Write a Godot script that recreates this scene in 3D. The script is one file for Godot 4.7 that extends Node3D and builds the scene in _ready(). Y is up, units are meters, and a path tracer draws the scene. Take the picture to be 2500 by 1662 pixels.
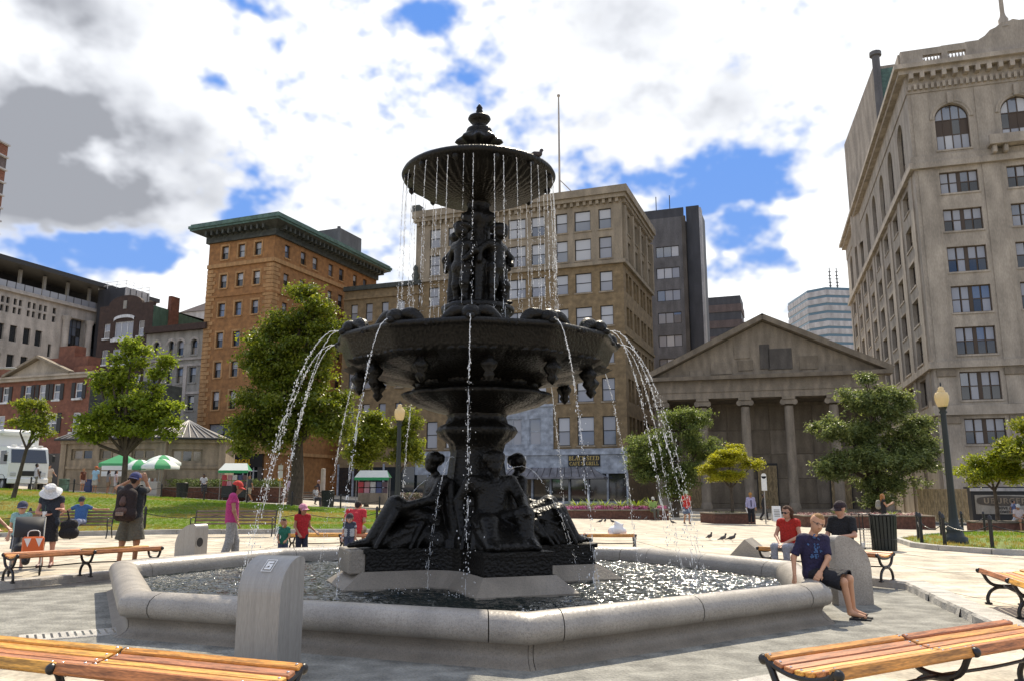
extends Node3D

var M := {}
var used := {}
var rng := RandomNumberGenerator.new()

# ---------------------------------------------------------------- mesh builder
class MB:
	var v := PackedVector3Array()
	var n := PackedVector3Array()
	var ix := PackedInt32Array()
	var col := PackedColorArray()
	var tint := Color(1, 1, 1)
	var tinted := false
	var X := Transform3D()

	func put(p: Vector3, nn: Vector3) -> int:
		v.append(X * p)
		n.append((X.basis * nn).normalized())
		if tinted: col.append(tint)
		return v.size() - 1

	func tri(a: Vector3, b: Vector3, c: Vector3, hint := Vector3.ZERO):
		var nn := (c - a).cross(b - a)
		if hint != Vector3.ZERO and nn.dot(hint) < 0:
			nn = -nn
			var t := b
			b = c
			c = t
		nn = nn.normalized()
		var i := put(a, nn)
		put(b, nn)
		put(c, nn)
		ix.append_array(PackedInt32Array([i, i + 1, i + 2]))

	func quad(a: Vector3, b: Vector3, c: Vector3, d: Vector3, hint := Vector3.ZERO):
		var nn := (c - a).cross(b - a)
		if nn.length_squared() < 1e-14: nn = (d - a).cross(c - a)
		if hint != Vector3.ZERO and nn.dot(hint) < 0:
			nn = -nn
			var t := b
			b = d
			d = t
		nn = nn.normalized()
		var i := put(a, nn)
		put(b, nn)
		put(c, nn)
		put(d, nn)
		ix.append_array(PackedInt32Array([i, i + 1, i + 2, i, i + 2, i + 3]))

	func box(c: Vector3, s: Vector3, B := Basis()):
		var h := s * 0.5
		var ax := [B.x * h.x, B.y * h.y, B.z * h.z]
		for k in 3:
			var a: Vector3 = ax[k]
			var b: Vector3 = ax[(k + 1) % 3]
			var d: Vector3 = ax[(k + 2) % 3]
			for sg in [-1.0, 1.0]:
				var o: Vector3 = c + a * sg
				quad(o - b - d, o + b - d, o + b + d, o - b + d, a * sg)

	func bar(x0: float, x1: float, y0: float, y1: float, z0: float, z1: float):
		box(Vector3((x0 + x1) / 2, (y0 + y1) / 2, (z0 + z1) / 2), Vector3(absf(x1 - x0), absf(y1 - y0), absf(z1 - z0)))

	# box with chamfered edges
	func cbox(c: Vector3, s: Vector3, e: float, B := Basis()):
		var h := s * 0.5
		var i := h - Vector3(e, e, e)
		var P := func(x: float, y: float, z: float) -> Vector3: return c + B * Vector3(x, y, z)
		for sg in [-1.0, 1.0]:
			quad(P.call(sg * h.x, -i.y, -i.z), P.call(sg * h.x, i.y, -i.z), P.call(sg * h.x, i.y, i.z), P.call(sg * h.x, -i.y, i.z), B.x * sg)
			quad(P.call(-i.x, sg * h.y, -i.z), P.call(i.x, sg * h.y, -i.z), P.call(i.x, sg * h.y, i.z), P.call(-i.x, sg * h.y, i.z), B.y * sg)
			quad(P.call(-i.x, -i.y, sg * h.z), P.call(i.x, -i.y, sg * h.z), P.call(i.x, i.y, sg * h.z), P.call(-i.x, i.y, sg * h.z), B.z * sg)
			for sh in [-1.0, 1.0]:
				quad(P.call(sg * h.x, sh * i.y, -i.z), P.call(sg * h.x, sh * i.y, i.z), P.call(sg * i.x, sh * h.y, i.z), P.call(sg * i.x, sh * h.y, -i.z), B.x * sg + B.y * sh)
				quad(P.call(sg * h.x, -i.y, sh * i.z), P.call(sg * h.x, i.y, sh * i.z), P.call(sg * i.x, i.y, sh * h.z), P.call(sg * i.x, -i.y, sh * h.z), B.x * sg + B.z * sh)
				quad(P.call(-i.x, sg * h.y, sh * i.z), P.call(i.x, sg * h.y, sh * i.z), P.call(i.x, sg * i.y, sh * h.z), P.call(-i.x, sg * i.y, sh * h.z), B.y * sg + B.z * sh)
				for sk in [-1.0, 1.0]:
					tri(P.call(sg * h.x, sh * i.y, sk * i.z), P.call(sg * i.x, sh * h.y, sk * i.z), P.call(sg * i.x, sh * i.y, sk * h.z), B.x * sg + B.y * sh + B.z * sk)

	# rows x cols of points, smooth; flip turns the normals
	func grid(P: Array, closed := false, flip := false):
		var R := P.size()
		var Cn: int = P[0].size()
		var base := v.size()
		for r in R:
			for c in Cn:
				var cl: int = (c - 1 + Cn) % Cn if closed else maxi(c - 1, 0)
				var cr: int = (c + 1) % Cn if closed else mini(c + 1, Cn - 1)
				var du: Vector3 = P[r][cr] - P[r][cl]
				var dv: Vector3 = P[mini(r + 1, R - 1)][c] - P[maxi(r - 1, 0)][c]
				var nn := du.cross(dv)
				if nn.length_squared() < 1e-16: nn = Vector3.UP
				put(P[r][c], -nn if flip else nn)
		for r in R - 1:
			for c in (Cn if closed else Cn - 1):
				var c2 := (c + 1) % Cn
				var a := base + r * Cn + c
				var b := base + r * Cn + c2
				var d := base + (r + 1) * Cn + c
				var e := base + (r + 1) * Cn + c2
				if flip: ix.append_array(PackedInt32Array([a, b, e, a, e, d]))
				else: ix.append_array(PackedInt32Array([a, e, b, a, d, e]))

	func tube(path: Array, rad, segs := 8, caps := true):
		var rows := []
		var up := Vector3.UP
		var N := path.size()
		for k in N:
			var d: Vector3 = (path[mini(k + 1, N - 1)] - path[maxi(k - 1, 0)]).normalized()
			if absf(d.dot(up)) > 0.98: up = Vector3.RIGHT if absf(d.x) < 0.9 else Vector3.FORWARD
			var a := d.cross(up).normalized()
			var b := a.cross(d).normalized()
			up = b
			var r: float = rad[k] if rad is Array else rad
			var row := []
			for s in segs:
				var t := TAU * s / segs
				row.append(path[k] + (a * cos(t) + b * sin(t)) * r)
			rows.append(row)
		grid(rows, true, true)
		if caps:
			for e in [0, N - 1]:
				var dd: Vector3 = path[e] - path[1 if e == 0 else N - 2]
				for s in segs: tri(path[e], rows[e][s], rows[e][(s + 1) % segs], dd)

	# profile of (radius, height); f(angle, k) may scale the radius
	func lathe(prof: Array, segs := 24, f = null, o := Vector3.ZERO):
		var rows := []
		for k in prof.size():
			var row := []
			for s in segs:
				var t := TAU * s / segs
				var r: float = prof[k].x * (f.call(t, k) if f != null else 1.0)
				row.append(o + Vector3(sin(t) * r, prof[k].y, cos(t) * r))
			rows.append(row)
		grid(rows, true, false)

	# polygon in (x, z) from y0 to y1
	func prism(poly: PackedVector2Array, y0: float, y1: float, bottom := true):
		var N := poly.size()
		var cx := Vector2.ZERO
		for p in poly: cx += p / N
		var ccw := not Geometry2D.is_polygon_clockwise(poly)
		for k in N:
			var a := poly[k]
			var b := poly[(k + 1) % N]
			var e := b - a
			var hint := Vector3(e.y, 0, -e.x) if ccw else Vector3(-e.y, 0, e.x)
			quad(Vector3(a.x, y0, a.y), Vector3(b.x, y0, b.y), Vector3(b.x, y1, b.y), Vector3(a.x, y1, a.y), hint)
		var t := Geometry2D.triangulate_polygon(poly)
		for k in range(0, t.size(), 3):
			var a := poly[t[k]]
			var b := poly[t[k + 1]]
			var c := poly[t[k + 2]]
			tri(Vector3(a.x, y1, a.y), Vector3(b.x, y1, b.y), Vector3(c.x, y1, c.y), Vector3.UP)
			if bottom: tri(Vector3(a.x, y0, a.y), Vector3(b.x, y0, b.y), Vector3(c.x, y0, c.y), Vector3.DOWN)

	func ball(c: Vector3, r: Vector3, segs := 10, rings := 7):
		var rows := []
		for k in rings + 1:
			var p := PI * k / rings
			var row := []
			for s in segs:
				var t := TAU * s / segs
				row.append(c + Vector3(sin(t) * sin(p) * r.x, cos(p) * r.y, cos(t) * sin(p) * r.z))
			rows.append(row)
		grid(rows, true, true)

	func mesh() -> ArrayMesh:
		var a := []
		a.resize(Mesh.ARRAY_MAX)
		a[Mesh.ARRAY_VERTEX] = v
		a[Mesh.ARRAY_NORMAL] = n
		a[Mesh.ARRAY_INDEX] = ix
		if tinted: a[Mesh.ARRAY_COLOR] = col
		var m := ArrayMesh.new()
		m.add_surface_from_arrays(Mesh.PRIMITIVE_TRIANGLES, a)
		return m

	# surface nets of smoothly joined tapered capsules: bones are [a, b, ra, rb, flat_end]
	func sdf(bones: Array, h: float, k: float):
		var lo := Vector3(1e9, 1e9, 1e9)
		var hi := -lo
		for b in bones:
			var m: float = maxf(b[2], b[3])
			for p in [b[0], b[1]]:
				lo = lo.min(p - Vector3(m, m, m))
				hi = hi.max(p + Vector3(m, m, m))
		lo -= Vector3(2, 2, 2) * h
		hi += Vector3(2, 2, 2) * h
		var nx := int(ceil((hi.x - lo.x) / h)) + 1
		var ny := int(ceil((hi.y - lo.y) / h)) + 1
		var nz := int(ceil((hi.z - lo.z) / h)) + 1
		var g := PackedFloat32Array()
		g.resize(nx * ny * nz)
		g.fill(1.0)
		for b in bones:
			var a: Vector3 = b[0]
			var ab: Vector3 = b[1] - a
			var ra: float = b[2]
			var rb: float = b[3]
			var flat: bool = b.size() > 4 and b[4]
			var l := ab.length()
			var l2 := maxf(ab.length_squared(), 1e-9)
			var m := maxf(ra, rb) + k + h * 1.5
			var q0 := (a.min(b[1]) - Vector3(m, m, m) - lo) / h
			var q1 := (a.max(b[1]) + Vector3(m, m, m) - lo) / h
			var x0 := maxi(int(q0.x), 0)
			var x1 := mini(int(q1.x) + 1, nx - 1)
			var y0 := maxi(int(q0.y), 0)
			var y1 := mini(int(q1.y) + 1, ny - 1)
			var z0 := maxi(int(q0.z), 0)
			var z1 := mini(int(q1.z) + 1, nz - 1)
			for iz in range(z0, z1 + 1):
				for iy in range(y0, y1 + 1):
					var idx := (iz * ny + iy) * nx + x0
					var p := Vector3(lo.x + x0 * h, lo.y + iy * h, lo.z + iz * h) - a
					for ixx in range(x0, x1 + 1):
						var t := p.dot(ab) / l2
						var tc := clampf(t, 0.0, 1.0)
						var d: float
						if flat and t > 1.0:
							d = maxf((p - ab * t).length() - rb, (t - 1.0) * l)
						else:
							d = (p - ab * tc).length() - (ra + (rb - ra) * tc)
						var o := g[idx]
						var hh := k - absf(d - o)
						if hh > 0.0: g[idx] = minf(d, o) - hh * hh * 0.25 / k
						elif d < o: g[idx] = d
						idx += 1
						p.x += h
		var id := PackedInt32Array()
		id.resize(nx * ny * nz)
		id.fill(-1)
		var sx := 1
		var sy := nx
		var sz := nx * ny
		var off := [0, 1, nx, nx + 1, sz, sz + 1, sz + nx, sz + nx + 1]
		var E := [[0, 1], [2, 3], [4, 5], [6, 7], [0, 2], [1, 3], [4, 6], [5, 7], [0, 4], [1, 5], [2, 6], [3, 7]]
		var crn := [Vector3(0, 0, 0), Vector3(1, 0, 0), Vector3(0, 1, 0), Vector3(1, 1, 0), Vector3(0, 0, 1), Vector3(1, 0, 1), Vector3(0, 1, 1), Vector3(1, 1, 1)]
		for z in nz - 1:
			for y in ny - 1:
				var c := (z * ny + y) * nx
				for x in nx - 1:
					var f0 := g[c]
					var s0 := f0 < 0.0
					if f0 < h * 2.0 and f0 > -h * 2.0 and ((g[c + 1] < 0.0) != s0 or (g[c + sy] < 0.0) != s0 or (g[c + sz] < 0.0) != s0 or (g[c + 1 + sy] < 0.0) != s0 or (g[c + 1 + sz] < 0.0) != s0 or (g[c + sy + sz] < 0.0) != s0 or (g[c + 1 + sy + sz] < 0.0) != s0):
						var sum := Vector3.ZERO
						var cnt := 0
						for e in E:
							var fa := g[c + off[e[0]]]
							var fb := g[c + off[e[1]]]
							if (fa < 0.0) != (fb < 0.0):
								var pa: Vector3 = crn[e[0]]
								sum += pa.lerp(crn[e[1]], fa / (fa - fb))
								cnt += 1
						var gr := Vector3(g[c + 1] + g[c + 1 + sy] + g[c + 1 + sz] + g[c + 1 + sy + sz] - f0 - g[c + sy] - g[c + sz] - g[c + sy + sz],
							g[c + sy] + g[c + 1 + sy] + g[c + sy + sz] + g[c + 1 + sy + sz] - f0 - g[c + 1] - g[c + sz] - g[c + 1 + sz],
							g[c + sz] + g[c + 1 + sz] + g[c + sy + sz] + g[c + 1 + sy + sz] - f0 - g[c + 1] - g[c + sy] - g[c + 1 + sy])
						id[c] = put(lo + (Vector3(x, y, z) + sum / maxi(cnt, 1)) * h, gr)
					c += 1
		for z in range(1, nz - 1):
			for y in range(1, ny - 1):
				var c := (z * ny + y) * nx
				for x in range(1, nx - 1):
					var q := c + x
					if id[q] < 0: continue
					var s0 := g[q] < 0.0
					if (g[q + 1] < 0.0) != s0: q4(id[q], id[q - sy], id[q - sy - sz], id[q - sz], s0)
					if (g[q + sy] < 0.0) != s0: q4(id[q], id[q - sz], id[q - sz - 1], id[q - 1], s0)
					if (g[q + sz] < 0.0) != s0: q4(id[q], id[q - 1], id[q - 1 - sy], id[q - sy], s0)

	func q4(a: int, b: int, c: int, d: int, s: bool):
		if a < 0 or b < 0 or c < 0 or d < 0: return
		if s: ix.append_array(PackedInt32Array([a, c, b, a, d, c]))
		else: ix.append_array(PackedInt32Array([a, b, c, a, c, d]))

# ---------------------------------------------------------------- nodes
func numbered(s: String) -> String:
	if not used.has(s):
		used[s] = 0
		return s
	used[s] += 1
	return "%s_%03d" % [s, used[s]]

func thing(called: String, label: String, cat: String, at := Vector3.ZERO, turn := 0.0, group := "") -> Node3D:
	var o := Node3D.new()
	tag(o, called, label, cat, group)
	o.position = at
	o.rotation.y = turn
	return o

func tag(o: Node3D, called: String, label: String, cat: String, group := ""):
	o.name = numbered(called)
	add_child(o)
	o.set_meta("label", label)
	o.set_meta("category", cat)
	if group != "": o.set_meta("group", group)

func part(p: Node3D, called: String, mesh: Mesh, m, xf := Transform3D()) -> MeshInstance3D:
	var o := MeshInstance3D.new()
	o.name = called
	o.mesh = mesh
	o.material_override = M[m] if m is String else m
	o.transform = xf
	p.add_child(o, true)
	return o

func one(called: String, label: String, cat: String, mesh: Mesh, m, at := Vector3.ZERO, turn := 0.0, group := "") -> MeshInstance3D:
	var o := MeshInstance3D.new()
	o.mesh = mesh
	o.material_override = M[m] if m is String else m
	tag(o, called, label, cat, group)
	o.position = at
	o.rotation.y = turn
	return o

func setting(called: String, mesh: Mesh, m) -> MeshInstance3D:
	var o := MeshInstance3D.new()
	o.mesh = mesh
	o.material_override = M[m] if m is String else m
	o.name = numbered(called)
	add_child(o)
	o.set_meta("kind", "structure")
	return o

func again(o: Node3D, at: Vector3, turn: float, label := "", group := "") -> Node3D:
	var c := o.duplicate()
	var base := String(o.name)
	if base.length() > 4 and base[base.length() - 4] == "_" and base.substr(base.length() - 3).is_valid_int(): base = base.substr(0, base.length() - 4)
	c.name = numbered(base)
	add_child(c)
	c.position = at
	c.rotation.y = turn
	if label != "": c.set_meta("label", label)
	if group != "": c.set_meta("group", group)
	return c

# meshes of joined capsules are worked out together at the end, on all cores: [node, builder, [[bones, cell, blend], ...]]
var jobs := []

func later(o: MeshInstance3D, b: MB, calls: Array):
	jobs.append([o, b, calls])

func run_job(i: int):
	for c in jobs[i][2]: jobs[i][1].sdf(c[0], c[1], c[2])

func run_jobs():
	var id := WorkerThreadPool.add_group_task(run_job, jobs.size(), 4, true)
	WorkerThreadPool.wait_for_group_task_completion(id)
	var done := {}
	for q in jobs:
		if not done.has(q[1]): done[q[1]] = q[1].mesh()
		q[0].mesh = done[q[1]]

func V(x: float, y: float, z: float) -> Vector3: return Vector3(x, y, z)
func at(x: float, y: float, z: float, turn := 0.0) -> Transform3D: return Transform3D(Basis(Vector3.UP, turn), Vector3(x, y, z))

func sst(a: float, b: float, x: float) -> float:
	var t := clampf((x - a) / (b - a), 0, 1)
	return t * t * (3 - 2 * t)

# the ground climbs to the left behind the lawn and falls gently to the right
func gh(x: float, z: float) -> float:
	return -0.05 * x * sst(27, 52, -z) if x < 0 else -0.02 * x * sst(20, 48, -z)

func G(x: float, z: float) -> Vector3: return Vector3(x, gh(x, z), z)

# ---------------------------------------------------------------- materials
func noise_img(seed_: int, freq: float, size := 256, oct := 4, type := FastNoiseLite.TYPE_SIMPLEX_SMOOTH) -> Image:
	var f := FastNoiseLite.new()
	f.seed = seed_
	f.frequency = freq
	f.noise_type = type
	f.fractal_octaves = oct
	return f.get_seamless_image(size, size)

# colour texture: broad noise between two tints, fine noise on top, optional dark and light grains
func ctex(seed_: int, amount := 0.25, grain := 0.15, speck := 0.0, fbroad := 0.012, ffine := 0.15) -> ImageTexture:
	var a := noise_img(seed_, fbroad)
	var b := noise_img(seed_ + 7, ffine, 256, 3)
	var im := Image.create(256, 256, false, Image.FORMAT_RGB8)
	var r := RandomNumberGenerator.new()
	r.seed = seed_
	for y in 256:
		for x in 256:
			var q := 1.0 + (a.get_pixel(x, y).r - 0.55) * 2.0 * amount + (b.get_pixel(x, y).r - 0.5) * 2.0 * grain
			if speck > 0.0:
				var s := r.randf()
				if s < 0.10: q *= 1.0 - speck
				elif s > 0.92: q *= 1.0 + speck * 0.4
			q = clampf(q * 0.8, 0, 1)
			im.set_pixel(x, y, Color(q, q, q))
	im.generate_mipmaps()
	return ImageTexture.create_from_image(im)

func ntex(seed_: int, freq: float, strength: float) -> ImageTexture:
	var a := noise_img(seed_, freq, 256, 4)
	a.convert(Image.FORMAT_RGBA8)
	a.bump_map_to_normal_map(strength)
	return ImageTexture.create_from_image(a)

# r, g, b are linear real-world base colours
func mat(called: String, r: float, g: float, b: float, rough := 0.8, tex = null, scale := Vector3.ONE, opt := {}) -> StandardMaterial3D:
	var m := StandardMaterial3D.new()
	m.resource_name = called
	var c := Color(r, g, b)
	if tex != null:
		c = Color(minf(r / 0.62, 1), minf(g / 0.62, 1), minf(b / 0.62, 1))
		m.albedo_texture = tex
		m.uv1_triplanar = true
		m.uv1_world_triplanar = not opt.get("own", false)
		m.uv1_scale = scale
	m.albedo_color = c.linear_to_srgb()
	m.roughness = rough
	m.metallic = opt.get("metal", 0.0)
	m.metallic_specular = opt.get("spec", 0.5)
	if opt.has("normal"):
		m.normal_enabled = true
		m.normal_texture = opt.normal
		m.normal_scale = opt.get("nscale", 1.0)
		m.uv1_triplanar = true
		m.uv1_world_triplanar = not opt.get("own", false)
		m.uv1_scale = scale
	if opt.has("coat"):
		m.clearcoat_enabled = true
		m.clearcoat = opt.coat
		m.clearcoat_roughness = 0.05
	if opt.has("back"):
		m.backlight_enabled = true
		m.backlight = opt.back
	if opt.get("vc", false): m.vertex_color_use_as_albedo = true
	if opt.has("alpha"):
		m.transparency = BaseMaterial3D.TRANSPARENCY_ALPHA
		m.albedo_color.a = opt.alpha
	if opt.has("emit"):
		m.emission_enabled = true
		m.emission = opt.emit
	M[called] = m
	return m

func tinted(called: String, c: Color) -> StandardMaterial3D:   # plain cloth, paint and so on, by linear colour
	var k := "%s_%.3f_%.3f_%.3f" % [called, c.r, c.g, c.b]
	if M.has(k): return M[k]
	match called:
		"cloth": return mat(k, c.r, c.g, c.b, 0.9, T.cloth, Vector3.ONE * 3, {"own": true, "normal": T.nfold, "nscale": 0.9})
		"skin": return mat(k, c.r, c.g, c.b, 0.55)
		"paint": return mat(k, c.r, c.g, c.b, 0.35)
	return mat(k, c.r, c.g, c.b, 0.7)

var T := {}

func materials():
	T.stone = ctex(1, 0.16, 0.09, 0.06)
	T.granite = ctex(2, 0.12, 0.08, 0.26, 0.01, 0.3)
	T.nfold = ntex(14, 0.022, 14.0)
	T.brick = ctex(3, 0.20, 0.22, 0.10, 0.02, 0.25)
	T.paving = ctex(4, 0.20, 0.12, 0.10, 0.015, 0.2)
	T.gravel = ctex(5, 0.18, 0.30, 0.30, 0.02, 0.35)
	T.wood = ctex(6, 0.30, 0.22, 0.0, 0.02, 0.12)
	T.cloth = ctex(7, 0.14, 0.12, 0.0, 0.03, 0.3)
	T.metal = ctex(8, 0.25, 0.14, 0.0)
	T.brushed = ctex(13, 0.05, 0.10, 0.05, 0.02, 0.25)
	T.bark = ctex(9, 0.25, 0.35, 0.0, 0.02, 0.15)
	T.nfine = ntex(11, 0.12, 6.0)
	T.nwater = ntex(12, 0.03, 10.0)
	mat("bronze", 0.0075, 0.0068, 0.0055, 0.40, T.metal, Vector3.ONE * 0.55, {"metal": 0.0, "spec": 0.34, "normal": T.nfine, "nscale": 0.45})
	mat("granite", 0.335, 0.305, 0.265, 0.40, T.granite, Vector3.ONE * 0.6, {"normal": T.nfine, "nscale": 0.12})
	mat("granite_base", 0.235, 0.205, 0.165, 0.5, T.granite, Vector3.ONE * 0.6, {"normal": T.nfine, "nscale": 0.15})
	mat("kerb_stone", 0.44, 0.42, 0.38, 0.75, T.granite, Vector3.ONE * 1.1, {"normal": T.nfine, "nscale": 0.5})
	for k in 4: mat("paving%d" % k, [0.46, 0.43, 0.49, 0.40][k], [0.405, 0.375, 0.43, 0.35][k], [0.315, 0.285, 0.335, 0.27][k], 0.8, T.paving, Vector3.ONE * [0.31, 0.27, 0.35, 0.29][k])
	mat("joint", 0.12, 0.11, 0.10, 0.95)
	mat("ground", 0.42, 0.37, 0.29, 0.85, T.paving, Vector3.ONE * 0.3)
	mat("asphalt", 0.07, 0.068, 0.065, 0.9, T.gravel, Vector3.ONE * 0.6)
	mat("gravel", 0.225, 0.22, 0.195, 0.9, T.paving, Vector3.ONE * 0.55, {"normal": T.nfine, "nscale": 0.5})
	mat("steel", 0.34, 0.325, 0.30, 0.45, T.brushed, V(3.0, 0.12, 3.0), {"own": true, "metal": 0.3})
	mat("water", 0.018, 0.023, 0.021, 0.12, null, Vector3.ONE * 1.1, {"normal": T.nwater, "nscale": 0.5, "spec": 0.6})
	mat("drops", 0.92, 0.94, 0.95, 0.12, null, Vector3.ONE, {"back": Color(0.9, 0.9, 0.9), "spec": 1.0})
	mat("iron", 0.012, 0.011, 0.012, 0.34, T.metal, Vector3.ONE * 2)
	mat("dark_green", 0.006, 0.011, 0.009, 0.4)
	var wc := [[0.50, 0.22, 0.045], [0.60, 0.30, 0.05], [0.42, 0.155, 0.05], [0.36, 0.14, 0.06], [0.55, 0.24, 0.04]]
	for k in 5: mat("slat%d" % k, wc[k][0], wc[k][1], wc[k][2], 0.55, T.wood, V(0.35, 4, 4) * (1.0 + 0.1 * k), {"own": true})
	mat("old_slat", 0.13, 0.095, 0.065, 0.65, T.wood, V(0.4, 5, 5), {"own": true})
	mat("old_slat2", 0.19, 0.11, 0.065, 0.6, T.wood, V(0.4, 5, 5), {"own": true})
	mat("orange_brick", 0.31, 0.148, 0.052, 0.85, T.brick, Vector3.ONE * 0.22)
	mat("orange_trim", 0.40, 0.225, 0.095, 0.85, T.stone, V(0.350, 0.100, 0.350))
	mat("tan_brick", 0.225, 0.16, 0.085, 0.85, T.brick, Vector3.ONE * 0.2)
	mat("tan_stone", 0.30, 0.245, 0.175, 0.85, T.stone, V(0.210, 0.060, 0.210))
	mat("red_brick", 0.19, 0.075, 0.045, 0.85, T.brick, Vector3.ONE * 0.25)
	mat("brown_brick", 0.055, 0.032, 0.024, 0.85, T.brick, Vector3.ONE * 0.25)
	mat("grey_stone", 0.29, 0.27, 0.235, 0.85, T.stone, V(0.280, 0.080, 0.280))
	mat("white_stone", 0.42, 0.375, 0.33, 0.85, T.stone, V(0.210, 0.060, 0.210))
	mat("pale_stone", 0.36, 0.31, 0.25, 0.85, T.stone, V(0.168, 0.048, 0.168))
	mat("brownstone", 0.185, 0.15, 0.108, 0.9, T.stone, V(0.280, 0.080, 0.280))
	mat("brownstone2", 0.225, 0.185, 0.137, 0.9, T.stone, V(0.350, 0.100, 0.350))
	mat("dark_stone", 0.09, 0.078, 0.066, 0.9, T.stone, V(0.280, 0.080, 0.280))
	mat("kiosk_stone", 0.26, 0.21, 0.15, 0.88, T.stone, V(0.490, 0.140, 0.490))
	mat("green_wall", 0.085, 0.15, 0.105, 0.85, T.stone, V(0.350, 0.100, 0.350))
	mat("copper_green", 0.075, 0.14, 0.11, 0.6, T.metal, Vector3.ONE * 0.4)
	mat("dark_cornice", 0.055, 0.06, 0.05, 0.7, T.metal, Vector3.ONE * 0.4)
	mat("concrete_grey", 0.13, 0.125, 0.125, 0.85, T.stone, V(0.210, 0.060, 0.210))
	mat("dark_cladding", 0.045, 0.045, 0.05, 0.6, T.stone, V(0.210, 0.060, 0.210))
	mat("far_brown", 0.10, 0.075, 0.07, 0.8, T.stone, V(0.140, 0.040, 0.140))
	mat("far_pale", 0.40, 0.39, 0.39, 0.7, T.stone, V(0.112, 0.032, 0.112))
	mat("far_blue", 0.09, 0.16, 0.21, 0.25)
	mat("white_paint", 0.70, 0.68, 0.64, 0.5, T.stone, V(0.700, 0.200, 0.700))
	mat("shop_blue", 0.33, 0.36, 0.405, 0.55, T.metal, Vector3.ONE * 0.3)
	mat("shop_roof", 0.18, 0.175, 0.185, 0.5, T.metal, Vector3.ONE * 0.3)
	mat("dark_frame", 0.02, 0.018, 0.016, 0.5)
	mat("brown_frame", 0.06, 0.038, 0.022, 0.6)
	mat("glass_dark", 0.018, 0.022, 0.026, 0.05, null, Vector3.ONE, {"spec": 0.8})
	mat("glass_blind", 0.44, 0.44, 0.45, 0.25, null, Vector3.ONE, {"coat": 0.6})
	mat("glass_blind2", 0.28, 0.285, 0.31, 0.25, null, Vector3.ONE, {"coat": 0.6})
	mat("glass_sky", 0.10, 0.12, 0.16, 0.04, null, Vector3.ONE, {"spec": 1.0, "coat": 1.0})
	mat("glass_warm", 0.20, 0.165, 0.12, 0.1, null, Vector3.ONE, {"spec": 0.8})
	mat("bark", 0.075, 0.058, 0.042, 0.95, T.bark, V(2, 0.5, 2))
	mat("bark_pale", 0.16, 0.13, 0.10, 0.95, T.bark, V(2, 0.5, 2))
	mat("black", 0.012, 0.012, 0.013, 0.6)
	mat("rubber", 0.018, 0.018, 0.019, 0.8)
	mat("white", 0.72, 0.72, 0.70, 0.4)
	mat("umbrella_green", 0.012, 0.30, 0.10, 0.75, null, Vector3.ONE, {"back": Color(0.6, 0.6, 0.6)})
	mat("umbrella_white", 0.70, 0.74, 0.70, 0.75, null, Vector3.ONE, {"back": Color(0.6, 0.6, 0.6)})
	mat("lamp_glass", 0.62, 0.50, 0.29, 0.3, null, Vector3.ONE, {"back": Color(0.8, 0.75, 0.6)})
	mat("brick_planter", 0.115, 0.052, 0.035, 0.9, T.brick, Vector3.ONE * 0.8)
	mat("boards", 0.30, 0.22, 0.115, 0.8, T.wood, V(1.5, 0.3, 1.5))
	mat("soil", 0.05, 0.035, 0.025, 0.95, T.gravel, Vector3.ONE)
	mat("roof_metal", 0.085, 0.07, 0.055, 0.5, T.metal, Vector3.ONE * 0.5)
	mat("roof_seam", 0.30, 0.28, 0.25, 0.45)
	mat("grass_ground", 0.12, 0.165, 0.022, 0.95, T.gravel, Vector3.ONE * 0.4)
	mat("blade", 1, 1, 1, 0.7, null, Vector3.ONE, {"vc": true, "back": Color(0.9, 0.9, 0.8)})
	mat("leaf", 1, 1, 1, 0.45, null, Vector3.ONE, {"vc": true, "back": Color(1, 1, 0.9)})
	mat("petal", 1, 1, 1, 0.7, null, Vector3.ONE, {"vc": true, "back": Color(0.4, 0.4, 0.4)})

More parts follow.
